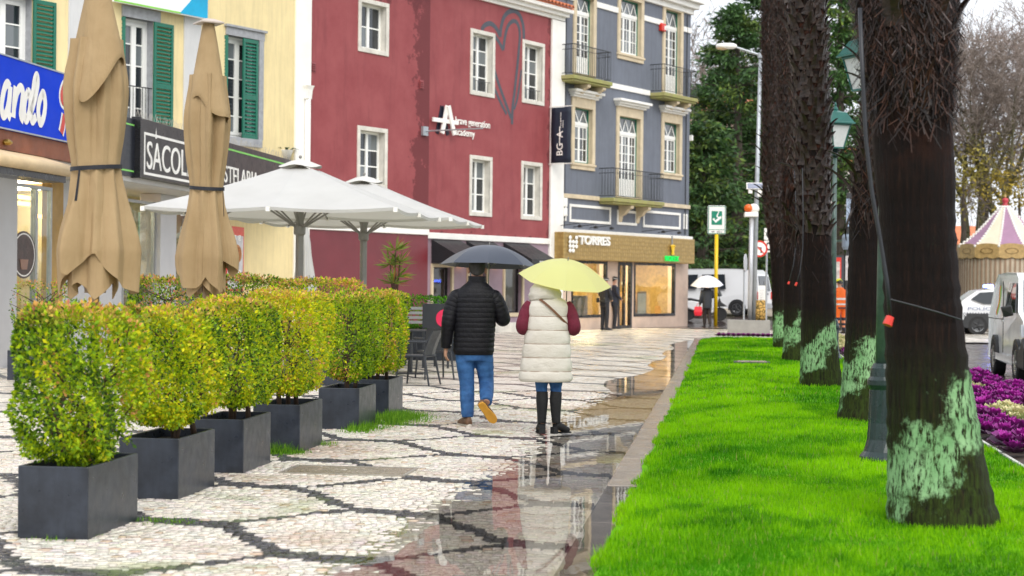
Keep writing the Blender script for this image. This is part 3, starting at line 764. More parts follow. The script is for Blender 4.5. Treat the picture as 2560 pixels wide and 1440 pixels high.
# heart: two loose brush lines painted on the wall
m_heart = mat('slate_wall_paint', (0.07, 0.075, 0.095), 0.6, 0.1, 3)
def wall_line(pxs, off=(700, 0), sc=3.2, sub=6):
    pts = [FP.pix(off[0] + x / sc, off[1] + y / sc) for x, y in pxs]; out = []
    P = [pts[0]] + pts + [pts[-1]]
    for i in range(1, len(P) - 2):
        for k in range(sub):
            u = k / sub; q = []
            for ax in (0, 1):
                a, b, c, d = P[i - 1][ax], P[i][ax], P[i + 1][ax], P[i + 2][ax]
                q.append(0.5 * ((2 * b) + (-a + c) * u + (2 * a - 5 * b + 4 * c - d) * u * u + (-a + 3 * b - 3 * c + d) * u ** 3))
            out.append(q)
    out.append(pts[-1]); return out
hm = M()
hm.ribbon(wall_line([(1612, 240), (1635, 205), (1675, 188), (1710, 205), (1740, 245), (1760, 292)]), .15, -.004)
hm.ribbon(wall_line([(1760, 292), (1768, 220), (1790, 140), (1830, 95), (1880, 88), (1920, 130), (1945, 210), (1950, 310)]), .15, -.005)
hm.ribbon(wall_line([(1720, 290), (1750, 335), (1785, 400)]), .13, -.004)
hm.ribbon(wall_line([(1785, 400), (1800, 290), (1825, 205), (1865, 168), (1900, 190), (1918, 270), (1910, 400), (1895, 560), (1875, 740), (1860, 860), (1855, 995)]), .13, -.005)
hm.ribbon(wall_line([(1715, 560), (1745, 660), (1795, 800), (1848, 945)]), .13, -.004)
hm.ribbon(wall_line([(1715, 705), (1755, 800), (1812, 915)]), .11, -.0045)
hm.ribbon(wall_line([(1930, 560), (1915, 680), (1895, 800), (1872, 875)]), .1, -.0045)
hm.obj('heart_drawing', m_heart, red)
# raised A sign and lettering
sg = thing('academy_sign', 'raised white letter A with a long bar and white lettering on the red wall', 'sign', FP.P, FP.rot)
def zp(x, y, out=0.0): return FP.pix(700 + x / 3.2, y / 3.2, out)
m_navy = mat('navy_side', (0.01, 0.014, 0.03), 0.4, 0.1, 3)
for (nm, dy, mm, sh_) in (('letter_navy_side', -.02, m_navy, -.10), ('letter_a', -.14, m_wht, 0)):  # navy copy of the strokes, shifted left behind the white letter
    lm = M()
    for pts, w in (([(1312, 850), (1272, 1068)], .15), ([(1312, 850), (1358, 1080)], .15)):
        lm_ = M().ribbon([zp(x + sh_ * 180, y) for x, y in pts], w, dy); lm.add(lm_.v, lm_.f)
    if nm == 'letter_a':
        a = [zp(x, y) for x, y in ((1195, 955), (1400, 985))]; lm_ = M().ribbon(a, .12, dy - .004); lm.add(lm_.v, lm_.f)
    o = lm.obj(nm, mm, sg); sd = o.modifiers.new('solid', 'SOLIDIFY'); sd.thickness = .05 if nm == 'letter_a' else .1; sd.offset = -1
for txt, q in (('brave generation', (1395, 940, 1672, 1035)), ('academy', (1395, 1030, 1550, 1105))):
    a = zp(q[0], (q[1] + q[3]) / 2 - 12); b = zp(q[2], (q[1] + q[3]) / 2 + 12); zc = (a[1] + b[1]) / 2
    link('lettering', text_mesh(txt, m_wht, a[0], b[0], zc - .15, zc + .13, -.03, .015, bold=.008), sg)
# sign lamp on a long arm
wl_ = thing('wall_spotlight_arm', 'thin grey bracket arm standing out from the red wall below the letter A', 'lamp bracket', FP.P, FP.rot)
q = FP.pix(1060, 328, .2); m_galv = mat('galvanised_steel', (0.42, 0.45, 0.48), 0.4, 0.15, 6, metal=.6)
M().box(q[0] - .14, q[0] + .1, YL - .08, YL, q[1] - .13, q[1] + .13).obj('mount', m_galv, wl_)
M().tube([(q[0], YL - .05, q[1]), (q[0] + .2, YL - 1.9, q[1] + .02)], .022, 8).obj('arm', m_galv, wl_)
# hanging banner by the pilaster
bn = thing('hanging_banner', 'dark navy vertical banner with white letters hung beside the white pilaster', 'banner', FP.P, FP.rot)
bt0 = tR + .0; z0, z1 = FP.pix(1390, 405, .5)[1], FP.pix(1390, 265, .5)[1]
bm_ = M(); nseg = 10
yb0, yb1 = -.08, -.83; tb = tR - .05
front = []; 
for i in range(nseg + 1):
    z = z0 + (z1 - z0) * i / nseg
    front.append([(tb + .015 * math.sin(i * .8 + j * .5), yb0 + (yb1 - yb0) * j / 4, z) for j in range(5)])
vs = [p for r_ in front for p in r_]
bm_.add(vs, [(i * 5 + j, i * 5 + j + 1, (i + 1) * 5 + j + 1, (i + 1) * 5 + j) for i in range(nseg) for j in range(4)])
o = bm_.obj('cloth', mat('navy_canvas', (0.012, 0.02, 0.04), 0.6, 0.1, 3), bn, smooth=True); sd = o.modifiers.new('s', 'SOLIDIFY'); sd.thickness = .006
M().tube([(tb, 0, z1 + .03), (tb, yb1 - .03, z1 + .03)], .015, 6).obj('pole', m_wht, bn); M().tube([(tb, 0, z0 - .03), (tb, yb1 - .03, z0 - .03)], .015, 6).obj('pole', m_wht, bn)
def banner_text(txt, y0, y1, za, zb):
    me = text_mesh(txt, m_wht, 0, 1, za, zb, 0, .004, rot90=True, bold=.01)
    co = np.empty(len(me.vertices) * 3, np.float32); me.vertices.foreach_get('co', co); co = co.reshape(-1, 3)
    out = co.copy(); out[:, 1] = y0 + (y1 - y0) * co[:, 0]; out[:, 0] = tb - .02 + co[:, 1]
    me.vertices.foreach_set('co', out.ravel()); me.update(); link('lettering', me, bn)
banner_text('BG', -.30, -.53, z0 + .24, z0 + .62); banner_text('A', -.30, -.53, z0 + .80, z0 + 1.02)
M().box(tb - .028, tb - .02, -.43, -.40, z0 + .55, z0 + 1.16).obj('letter_bar', m_wht, bn)
banner_text('brave generation', -.42, -.48, z0 + 1.12, z0 + 1.62); banner_text('academy', -.51, -.56, z0 + 1.12, z0 + 1.36)
# downpipe on the left pilaster, vent grilles
dp = thing('downpipe', 'white rainwater downpipe with a hopper on the white pilaster', 'pipe', FP.P, FP.rot)
td = tL - .22; zt_ = FP.pix(760, 212, .35)[1]
M().tube([(td, -.33, 0.1), (td, -.33, zt_ - .3)], .07, 10).obj('pipe', m_wht, dp, smooth=True)
M().rings([[(td + r_ * c_, -.33 + r_ * .8 * s_, z) for c_, s_ in ((-1, -1), (1, -1), (1, 1), (-1, 1))] for r_, z in ((.08, zt_ - .35), (.1, zt_ - .1), (.14, zt_))]).obj('hopper', m_wht, dp)
for (x, y) in ((782, 166), (1053, 211)):
    q = FP.pix(x, y, .2); v_ = thing('vent_grille', 'small red louvre vent on the red wall ' + ('close to the yellow house' if x < 900 else 'close to the corner edge'), 'vent', FP.P, FP.rot, 'vents on the red house')
    M().box(q[0] - .1, q[0] + .1, YL - .02, YL + .01, q[1] - .13, q[1] + .13).obj('plate', mat('red_vent', (0.25, 0.05, 0.055), 0.5), v_)
    for k in range(4): M().hexa([(q[0] - .08, YL - .02, q[1] - .1 + k * .055), (q[0] + .08, YL - .02, q[1] - .1 + k * .055), (q[0] + .08, YL - .02, q[1] - .07 + k * .055), (q[0] - .08, YL - .02, q[1] - .07 + k * .055)], [(q[0] - .08, YL - .045, q[1] - .11 + k * .055), (q[0] + .08, YL - .045, q[1] - .11 + k * .055), (q[0] + .08, YL - .045, q[1] - .1 + k * .055), (q[0] - .08, YL - .045, q[1] - .1 + k * .055)]).obj('louvre', MATS['red_vent'], v_)

# ---- slate blue corner house ----------------------------------------------------
gry = thing('slate_house', 'slate blue townhouse with beige stone window surrounds, balconies and a gold shop front', 'building', FP.P, FP.rot)
gt0, gt1 = tP + .19, FP.pix(1728, 300)[0]; GZ1 = 12.35; GY_ = .06
def gbox(x0, y0, x1, y1): return FP.box(x0, y0, x1, y1)
gw = {  # outer surround, leaves, kind
 'ul': ((1436, -22, 1492, 189), 2, 'door'), 'um': ((1547, -14, 1611, 153), 3, 'win'), 'ur': ((1659, 13, 1709, 236), 2, 'door'),
 'll': ((1431, 246, 1489, 425), 2, 'win'), 'lm': ((1543, 270, 1608, 496), 3, 'door'), 'lr': ((1656, 285, 1706, 448), 2, 'win')}
gh = {}
for k, (bx, n_, kind) in gw.items():
    t0, t1, z0, z1 = gbox(*bx); bs, bt = .17, (.2 if k[0] == 'u' else .33)
    gh[k] = (t0 + bs, t1 - bs, z0 + (.03 if kind == 'door' else .22), z1 - bt)
cells_wall(gt0, gt1, 3.3, GZ1, list(gh.values()), GY_, .3).obj('wall', [m_slate, m_beige], gry)
rest_of_house(gry, gt0, gt1, GZ1, GY_, 9, m_slate)
M().quad((gt0, GY_, GZ1), (gt1, GY_, GZ1), (gt1, GY_ + 9, GZ1), (gt0, GY_ + 9, GZ1)).obj('roof', m_tile, gry)
for k, (bx, n_, kind) in gw.items():
    t0, t1, z0, z1 = gh[k]; bs, bt = .17, (.2 if k[0] == 'u' else .33); bb_ = .03 if kind == 'door' else .22
    w = frame_boxes(M(), t0 - bs, t1 + bs, z0 - bb_, z1 + bt, bs, GY_ - .06, GY_ + .04, wb=bb_, wt=bt)
    if kind == 'win': w.box(t0 - bs - .03, t1 + bs + .03, GY_ - .1, GY_ + .03, z0 - .09, z0 - .02)
    w = w.obj('window' if kind == 'win' else 'balcony_door', m_beige, gry, bevel=.008)
    frame_boxes(M(), t0, t1, z0, z1, .045, GY_ + .12, GY_ + .24).obj('green_frame', m_dkgreen, w)
    a0, a1, c0, c1 = t0 + .045, t1 - .045, z0 + .045, z1 - .045; ys = GY_ + .14
    fan = c1 - (c1 - c0) * (.27 if kind == 'win' else .19)
    s = M(); s.box(a0, a1, ys - .02, ys + .05, fan - .06, fan + .06)
    lw = (a1 - a0) / n_; low = c0 + ((c1 - c0) * .2 if kind == 'door' else 0.0)
    nrow = 3 if kind == 'win' else 5
    for i in range(n_):
        x0, x1 = a0 + i * lw, a0 + (i + 1) * lw; xm = (x0 + x1) / 2
        for pts in (((x0 + .02, fan + .05), (xm, c1 - .04)), ((xm, c1 - .04), (x1 - .02, fan + .05))):
            r_ = M().ribbon(pts, .05, ys); r_.add([(p[0], p[1] + .04, p[2]) for p in r_.v], r_.f); s.add(r_.v, r_.f)
        frame_boxes(s, x0, x1, c0, fan - .06, .055, ys, ys + .05)
        s.box(xm - .016, xm + .016, ys + .01, ys + .04, low + .05, fan - .11)
        for r_ in range(1, nrow):
            zz = low + .05 + (fan - .11 - low - .05) * r_ / nrow; s.box(x0 + .055, xm - .016, ys + .01, ys + .04, zz - .014, zz + .014); s.box(xm + .016, x1 - .055, ys + .01, ys + .04, zz - .014, zz + .014)
        if kind == 'door': s.box(x0 + .05, x1 - .05, ys + .005, ys + .045, c0 + .05, low + .06)
    s.obj('sash', m_frame, w)
    for i in range(n_):
        x0, x1 = a0 + i * lw, a0 + (i + 1) * lw; xm = (x0 + x1) / 2
        for r_ in range(nrow):
            za = low + .05 + (fan - .11 - low - .05) * r_ / nrow; zb = low + .05 + (fan - .11 - low - .05) * (r_ + 1) / nrow
            for (pa, pb) in ((x0 + .05, xm - .012), (xm + .012, x1 - .05)): M().box(pa, pb, ys + .022, ys + .028, za, zb).obj('pane', m_glass if random.random() < .6 else m_glass2, w)
        M().box(x0, x1, ys + .022, ys + .028, fan + .05, c1).obj('pane', m_glass2, w)
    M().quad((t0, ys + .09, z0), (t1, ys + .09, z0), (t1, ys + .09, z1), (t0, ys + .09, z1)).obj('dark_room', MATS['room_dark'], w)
    if k[0] == 'l':
        c = M(); zc = z1 + bt
        for i, (o_, za, zb) in enumerate(((.1, 0, .07), (.18, .07, .15), (.27, .15, .24))): c.box(t0 - bs - o_ * .7, t1 + bs + o_ * .7, GY_ - .05 - o_, GY_ + .02, zc + za, zc + zb)
        c.obj('hood_moulding', m_wht, w, bevel=.012)
def balcony(px0, px1, ytop, yrail, corb):
    a = FP.pix(px0, ytop, .45)[0]; b = FP.pix(px1, ytop, .45)[0]; z = FP.pix((px0 + px1) / 2, ytop, .45)[1]; pj = .62
    bl = M().box(a, b, GY_ - pj, GY_, z - .13, z).box(a + .05, b - .05, GY_ - pj + .05, GY_, z - .2, z - .13).obj('balcony_slab', m_moss_stone, gry, bevel=.015)
    for cpx in corb:
        tc_ = cpx
        pr = [(0, -.2), (-.52, -.2), (-.52, -.3), (-.36, -.36), (-.24, -.5), (-.1, -.56), (-.06, -.75), (0, -.78)]
        M().prism([(GY_ + p[0], z + p[1]) for p in pr], 'x', tc_ - .1, tc_ + .1).obj('corbel', m_beige, bl, bevel=.012)
    hr = 1.0; rl = M(); ya, yb = GY_ - pj + .05, GY_
    rl.tube([(a + .06, yb, z + hr), (a + .06, ya, z + hr), (b - .06, ya, z + hr), (b - .06, yb, z + hr)], .017, 6)
    rl.tube([(a + .06, yb, z + hr - .16), (a + .06, ya, z + hr - .16), (b - .06, ya, z + hr - .16), (b - .06, yb, z + hr - .16)], .01, 5)
    rl.tube([(a + .06, yb, z + .07), (a + .06, ya, z + .07), (b - .06, ya, z + .07), (b - .06, yb, z + .07)], .012, 5)
    rl.obj('railing', m_iron, bl)
    n_ = int((b - a - .12) / .115); bar = M().tube([(0, 0, .07), (0, 0, hr)], .008, 5).mesh('railing_bar', m_iron)
    for i in range(n_ + 1): o = link('railing_bar', bar, bl); o.location = (a + .06 + (b - a - .12) * i / n_, ya, z)
    for tt in (a + .06, b - .06):
        for i in range(1, 5): o = link('railing_bar', bar, bl); o.location = (tt, ya + (yb - ya) * i / 5, z)
tb_ = [((gh[k][0] + gh[k][1]) / 2) for k in ('ul', 'ur', 'lm')]; hw = [.55, .52, .75]
balcony(1428, 1525, 196, 0, (tb_[0] - .5, tb_[0] + .5)); balcony(1655, 1739, 239, 0, (tb_[1] - .45, tb_[1] + .45)); balcony(1528, 1655, 500, 0, (tb_[2] - .62, tb_[2] + .62))
def hband(nm, z0, z1, mm, o_=.05, gaps=()):
    ts = [gt0] ; segs = []
    cur = gt0
    for (a, b) in sorted(gaps): segs.append((cur, a)); cur = b
    segs.append((cur, gt1)); 
    for (a, b) in segs:
        if b - a > .02: M().box(a, b, GY_ - o_, GY_ + .02, z0, z1).obj(nm, mm, gry, bevel=.006)
def wgap(k): return (gh[k][0] - .172, gh[k][1] + .172)
slabgap = lambda p0, p1, y: (FP.pix(p0, y, .45)[0] - .01, FP.pix(p1, y, .45)[0] + .01)
hband('band', 8.25, 8.43, m_wht, .05, [slabgap(1428, 1525, 196), slabgap(1655, 1739, 239)])
hband('band', 10.86, 11.05, m_wht, .05, [wgap('ul'), wgap('um'), wgap('ur')])
hband('band', 4.36, 4.5, m_beige, .07, [slabgap(1528, 1655, 500)])
M().box(gt0, gt1 + .12, GY_ - .12, GY_ + .02, 3.2, 3.34).obj('ledge', m_wht, gry, bevel=.008)
cn = M()
for (o_, za, zb) in ((.1, 11.55, 11.75), (.25, 11.75, 11.95), (.4, 11.95, 12.2)): cn.box(gt0, gt1 + o_, GY_ - o_, GY_ + .05, za, zb)
cn.obj('cornice', m_wht, gry, bevel=.015)
for bx in ((1408, 512, 1419, 552), (1427, 514, 1530, 558), (1546, 526, 1595, 563), (1611, 529, 1704, 571), (1712, 535, 1721, 573)):
    t0, t1, z0, z1 = gbox(*bx); frame_boxes(M(), t0, t1, z0, z1, .09, GY_ - .03, GY_ + .01).obj('moulded_panel', m_wht, gry, bevel=.006)
M().box(gt1 - .02, gt1 + .10, GY_ - .1, GY_ + .1, 6.9, 7.1).obj('corner_moulding', m_wht, gry)
M().tube([(gt0 + .18, GY_ - .04, 3.4), (gt0 + .18, GY_ - .04, 11.5)], .015, 5).obj('cable', m_iron, gry)
M().tube([(gt1 - .35, GY_ - .04, 3.4), (gt1 - .35, GY_ - .04, 11.5)], .02, 5).obj('cable', m_iron, gry)
# shop front
m_pink = mat('pink_limestone', (0.62, 0.47, 0.37), 0.45, 0.12, 2.5, 0.1, 40)
so = .0
dr = (FP.pix(1548, 740)[0], FP.pix(1583, 740)[0]); w2 = (FP.pix(1588, 740)[0], FP.pix(1691, 740)[0]); w1 = (FP.pix(1432, 740)[0], FP.pix(1521, 740)[0]); w1b = (FP.pix(1525, 740)[0], dr[0] - .1)
shop_holes = [(w1[0], w1[1], .42, 2.32), (dr[0], dr[1], .0, 2.32), (w2[0], w2[1], .42, 2.32)]
cells_wall(gt0, gt1, -.1, 3.2, shop_holes, GY_, .3).obj('shop_wall', [m_pink, m_pink], gry)
for (a, b, c, d) in shop_holes:
    isd = c < .1
    fr = frame_boxes(M(), a, b, c, d, .09 if not isd else .12, GY_ - .02, GY_ + .1)
    if isd: fr.box((a + b) / 2 - .05, (a + b) / 2 + .05, GY_, GY_ + .08, c + .12, d - .12)
    f_ = fr.obj('shop_door' if isd else 'shop_window', m_black, gry)
    if isd:
        M().box(a + .12, (a + b) / 2 - .05, GY_ + .04, GY_ + .05, c + .12, d - .12).obj('pane', m_shop_glass, f_); M().box((a + b) / 2 + .05, b - .12, GY_ + .04, GY_ + .05, c + .12, d - .12).obj('pane', m_shop_glass, f_)
        M().tube([((a + b) / 2 - .12, GY_ - .05, .9), ((a + b) / 2 - .12, GY_ - .05, 1.5)], .015, 6).obj('handle', mat('brass', (.7, .45, .12), .25, metal=1.0), f_)
    else: M().box(a + .09, b - .09, GY_ + .04, GY_ + .05, c + .09, d - .09).obj('pane', m_shop_glass, f_)
# room behind the shop window
m_goldwall = mat('gold_wallpaper', (0.42, 0.28, 0.10), 0.45, 0.3, 9, 0.3, 20); m_case = mat('oak_case', (0.32, 0.19, 0.08), 0.4, 0.2, 4); m_velvet = mat('cream_velvet', (0.6, 0.55, 0.45), .8)
rm = M(); rm.quad((gt0, 3.2, 0), (gt1, 3.2, 0), (gt1, 3.2, 2.6), (gt0, 3.2, 2.6)); rm.obj('room_wall', m_goldwall, gry)
M().quad((gt1 - .06, GY_ + .31, 0), (gt1 - .06, 3.2, 0), (gt1 - .06, 3.2, 2.6), (gt1 - .06, GY_ + .31, 2.6)).obj('room_wall', m_goldwall, gry)
M().quad((gt0, GY_ + .31, .02), (gt1, GY_ + .31, .02), (gt1, 3.2, .02), (gt0, 3.2, .02)).obj('room_floor', m_case, gry)
M().quad((gt0, GY_ + .31, 2.6), (gt1, GY_ + .31, 2.6), (gt1, 3.2, 2.6), (gt0, 3.2, 2.6)).obj('room_ceiling', m_wht, gry)
m_lampc = mat('warm_ceiling_lamp', (1, .8, .5), 0.4, emit=(1.0, .75, .42), emit_s=45.0)
for tt in (w1[0] + .8, w1[1] - .2, dr[0] + .3, w2[0] + .7, w2[1] - .8): M().box(tt - .45, tt + .45, .9, 1.6, 2.55, 2.59).obj('ceiling_lamp', m_lampc, gry)
for (a, b, z) in ((w2[0] + .4, w2[0] + 1.3, 1.25), (w2[0] + 1.5, w2[0] + 2.2, 1.3)):
    cs_ = M().box(a, b, .75, 1.2, .4, z).obj('display_case', m_case, gry); M().box(a + .06, b - .06, .74, .748, .5, z - .08).obj('panel', m_velvet, cs_)
M().box(w1[0] + .2, w1[1] - .2, .7, 1.3, .4, 1.15).obj('display_case', mat('grey_case', (.2, .19, .18), .4), gry)
fl = M()
for i in range(16): 
    a = random.uniform(0, 6.28); r_ = random.uniform(.05, .2); fl.ball((w2[0] + .95 + r_ * math.cos(a), .9 + r_ * math.sin(a) * .5, 1.5 + random.uniform(-.1, .25)), .06, 6, 4)
fl.obj('bouquet', mat('bouquet', (.55, .6, .5), .6, .5, 30), gry)
M().lathe([(.09, 1.24), (.12, 1.32), (.05, 1.42)], 10, (w2[0] + .95, .9)).obj('vase', mat('green_vase', (.03, .2, .12), .2), gry)
# gold pressed-metal fascia
T = NT('gold_fascia'); tc = T.n('TexCoord'); bk = T.n('TexVoronoi', feature='F1'); bk.inputs['Scale'].default_value = 7.5; bk.inputs['Randomness'].default_value = .35; T.l(tc.outputs['Object'], bk.inputs['Vector'])
c = T.ramp(bk.outputs['Distance'], [(0.1, (0.50, 0.34, 0.11)), (0.6, (0.34, 0.225, 0.07))])
m_gold = T.done(T.bsdf(c, 0.4, 0.35, 0.5, T.bump(bk.outputs['Distance'], 0.35, 0.03)))
fo = .42
fs = thing('shop_fascia', 'gold patterned metal shop fascia across the slate blue house', 'sign', FP.P, FP.rot)
f0, f1 = FP.pix(1409, 620, fo)[0], FP.pix(1737, 620, fo)[0]
M().box(f0, f1, -fo, GY_, 2.32, 3.22).obj('panel', m_gold, fs, bevel=.02)
q0 = FP.pix(1444, 606, fo); q1 = FP.pix(1522, 610, fo)
link('lettering', text_mesh('TORRES', m_wht, q0[0], q1[0], 2.83, 3.13, -fo, .07, bold=.03), fs)
em = M(); e0 = FP.pix(1419, 615, fo)[0]; e1 = q0[0] - .04
for i in range(3):
    for j in range(4):
        if (i, j) in ((1, 3), (2, 0)): continue
        x = e0 + (e1 - e0) * (i + .5) / 3; z = 2.62 + .14 * j; r_ = M().ball((x, -fo - .04, z), (.09, .03, .07), 8, 5); em.add(r_.v, r_.f)
em.obj('emblem', m_wht, fs)
q0 = FP.pix(1662, 642, fo); q1 = FP.pix(1695, 642, fo)
m_grn = mat('green_neon_letters', (0.0, 0.5, 0.08), 0.4, emit=(0.0, 1.0, 0.12), emit_s=0.35)
link('lettering', text_mesh('ROLEX', m_grn, q0[0], q1[0], 2.39, 2.58, -fo, .06, bold=.0), fs)
tc_ = (q0[0] + q1[0]) / 2; cr = M(); m_ygold = mat('yellow_crown', (0.85, 0.55, 0.02), 0.35, 0.1, 5)
for k in range(5):
    a = (k - 2) * .2; cr.ribbon([(tc_ + .04 * (k - 2) * .6, 2.66), (tc_ + math.sin(a) * .34, 2.66 + math.cos(a) * .28)], [.05, .035], -fo - .06); cr.ball((tc_ + math.sin(a) * .36, -fo - .06, 2.67 + math.cos(a) * .29), .03, 6, 4)
cr.box(tc_ - .1, tc_ + .1, -fo - .075, -fo - .05, 2.62, 2.69)
o = cr.obj('crown_emblem', m_ygold, fs); sd = o.modifiers.new('s', 'SOLIDIFY'); sd.thickness = .03
M().box(tc_ - .02, tc_ + .02, -fo - .04, -fo, 2.9, 3.3).obj('stay', m_galv, fs)
for i, px_l in enumerate((1430, 1470, 1510, 1640, 1680)):
    t_ = FP.pix(px_l, 580, .5)[0]; l_ = thing('fascia_spotlight', 'slim arm spotlight over the gold fascia, ' + ['above the white bubble emblem', 'above the start of the white lettering', 'above the end of the white lettering', 'left of the yellow crown emblem', 'right above the yellow crown emblem'][i], 'spotlight', FP.P, FP.rot, 'spotlights over the gold fascia')
    M().tube([(t_, GY_, 3.42), (t_, -.75, 3.5), (t_, -.8, 3.44)], .012, 5).obj('arm', m_iron, l_); M().box(t_ - .05, t_ + .05, -.86, -.74, 3.36, 3.44).obj('head', m_iron, l_)
# red alarm box
q = FP.pix(1657, 69); al = thing('alarm_box', 'small red alarm box on the slate blue wall by the upper window', 'alarm box', FP.P, FP.rot)
m_red = mat('signal_red', (0.62, 0.03, 0.015), 0.35, 0.1, 4)
M().box(q[0] - .2, q[0] + .12, GY_ - .14, GY_, q[1] - .14, q[1] + .14).obj('case', m_red, al, bevel=.02); M().box(q[0] - .02, q[0] + .08, GY_ - .146, GY_ - .138, q[1] - .08, q[1] + .06).obj('badge', m_wht, al)
# electricity cabinets beside the pilaster
for i, (ya, yb) in enumerate(((494, 516), (519, 540))):
    q0 = FP.pix(1401, ya); q1 = FP.pix(1401, yb); e = thing('meter_box', ['upper', 'lower'][i] + ' white meter box at the edge of the slate blue house', 'meter box', FP.P, FP.rot, 'meter boxes')
    M().box(gt0 + .02, gt0 + .24, GY_ - .13, GY_, q1[1], q0[1]).obj('case', m_wht, e, bevel=.015); M().box(gt0 + .05, gt0 + .21, GY_ - .138, GY_ - .128, q1[1] + .04, q0[1] - .04).obj('door', m_frame, e)
# ------------------------------------------------------------------ yellow house and the cafe in front of it
yel = thing('yellow_house', 'pale yellow townhouse with green louvred shutters behind the cafe', 'building', FP.P, FP.rot)
yt0 = FP.pix(-60, 300, .2)[0]; YY = -.20
yh = []
for (x0, x1, za, zb) in ((-40, 78, 4.95, 7.56), (312, 382, 4.95, 7.56), (566, 645, 5.08, 7.58)):
    yh.append((FP.pix(x0, 180, .2)[0], FP.pix(x1, 180, .2)[0], za, zb))
cells_wall(yt0, tQ, -.1, 12.0, yh, YY, .3).obj('wall', [m_yel, m_grey_stone], yel)
rest_of_house(yel, yt0, tQ, 12.0, YY, 9, m_yel)
M().quad((yt0, YY, 12), (tQ, YY, 12), (tQ, YY + 9, 12), (yt0, YY + 9, 12)).obj('roof', m_tile, yel)
for (x0, x1) in ((169, 210), (458, 500)):
    M().box(FP.pix(x0, 150, .2)[0], FP.pix(x1, 150, .2)[0], YY - .04, YY + .02, -.1, 11.9).obj('pilaster', m_greyrender, yel, bevel=.006)
slat_cache = {}
def shutter(t0, t1, z0, z1, y, ang=0.0, hinge=None):
    """louvred leaf; its slats are separate pieces"""
    w = t1 - t0; h = z1 - z0; f = frame_boxes(M(), 0, w, 0, h, .075, -.025, .025, wb=.12, wt=.09); zm = h * .42; f.box(.075, w - .075, -.025, .025, zm - .06, zm + .06)
    o = f.obj('shutter', m_green, yel, loc=(t0, y, z0) if hinge != 'r' else (t1, y, z0), bevel=.004)
    if hinge == 'r': 
        for v in o.data.vertices: v.co.x -= w
    o.rotation_euler = (0, 0, ang)
    key = round(w, 3)
    if key not in slat_cache:
        slat_cache[key] = M().hexa([(.07, -.022, 0), (w - .07, -.022, 0), (w - .07, .018, .055), (.07, .018, .055)], [(.07, -.018, .012), (w - .07, -.018, .012), (w - .07, .022, .067), (.07, .022, .067)]).mesh('slat', m_green)
    for (za, zb) in ((.13, zm - .07), (zm + .07, h - .1)):
        n_ = max(1, int((zb - za) / .085))
        for i in range(n_):
            s_ = link('slat', slat_cache[key], o); s_.location = ((0 if hinge != 'r' else -w), 0, za + (zb - za - .07) * i / max(1, n_ - 1))
    return o
def french(h, nleaf=2, rail=True):
    t0, t1, z0, z1 = h; ys = YY + .2
    w = frame_boxes(M(), t0, t1, z0, z1, .08, ys, ys + .07); lw = (t1 - t0 - .16) / nleaf; rows = 5
    for i in range(nleaf):
        a = t0 + .08 + i * lw; frame_boxes(w, a, a + lw, z0 + .08, z1 - .08, .075, ys - .02, ys + .05)
        for k in range(1, rows): zz = z0 + .08 + (z1 - z0 - .16) * k / rows; w.box(a + .075, a + lw - .075, ys, ys + .04, zz - .016, zz + .016)
    o = w.obj('window', m_frame, yel)
    for i in range(nleaf):
        a = t0 + .08 + i * lw
        for k in range(rows):
            za = z0 + .08 + (z1 - z0 - .16) * k / rows; M().box(a + .06, a + lw - .06, ys + .02, ys + .026, za, za + (z1 - z0 - .16) / rows).obj('pane', m_glass if (i + k) % 4 else m_glass2, o)
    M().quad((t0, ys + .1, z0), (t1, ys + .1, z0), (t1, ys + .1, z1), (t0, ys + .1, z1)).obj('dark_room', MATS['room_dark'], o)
    if rail:
        r_ = M(); yr = YY + .03; zr = z0 + 1.05
        r_.tube([(t0, yr, zr), (t1, yr, zr)], .014, 6).tube([(t0, yr, z0 + .12), (t1, yr, z0 + .12)], .01, 5)
        r_.obj('railing', m_iron, o); bar = M().tube([(0, 0, .12), (0, 0, 1.05)], .008, 5).mesh('railing_bar', m_iron)
        n_ = 9
        for i in range(1, n_): b_ = link('railing_bar', bar, o); b_.location = (t0 + (t1 - t0) * i / n_, yr, z0)
for h in yh[:2]: french(h)
french(yh[2], 2, False)
for i, h in enumerate(yh):
    if i == 2:
        M().box(h[0] - .05, h[1] + .2, YY - .05, YY + .1, h[3], h[3] + .2).box(h[0] - .1, h[1] + .25, YY - .1, YY + .1, h[3] + .2, h[3] + .26).obj('lintel', m_grey_stone, yel, bevel=.006)
        M().box(h[1], h[1] + .17, YY - .045, YY + .1, h[2], h[3] - .002).obj('jamb', m_grey_stone, yel); M().box(h[0] - .06, h[1] + .1, YY - .09, YY + .1, h[2] - .2, h[2]).obj('sill', m_grey_stone, yel, bevel=.006)
    else:
        M().box(h[0] - .12, h[1] + .2, YY - .05, YY + .1, h[3], h[3] + .26).obj('lintel', m_grey_stone, yel, bevel=.006)
P_ = lambda x: FP.pix(x, 180, .25)[0]
shutter(P_(80), P_(136), 4.95, 7.56, YY - .08)
shutter(P_(382), P_(430), 5.0, 7.55, YY - .08); shutter(P_(312) - .72, P_(312), 5.0, 7.55, YY - .06, -.95, 'r')
shutter(P_(608), P_(645), 5.06, 7.56, YY - .04); shutter(P_(570) - .62, P_(570), 5.06, 7.56, YY - .05, -.75, 'r')
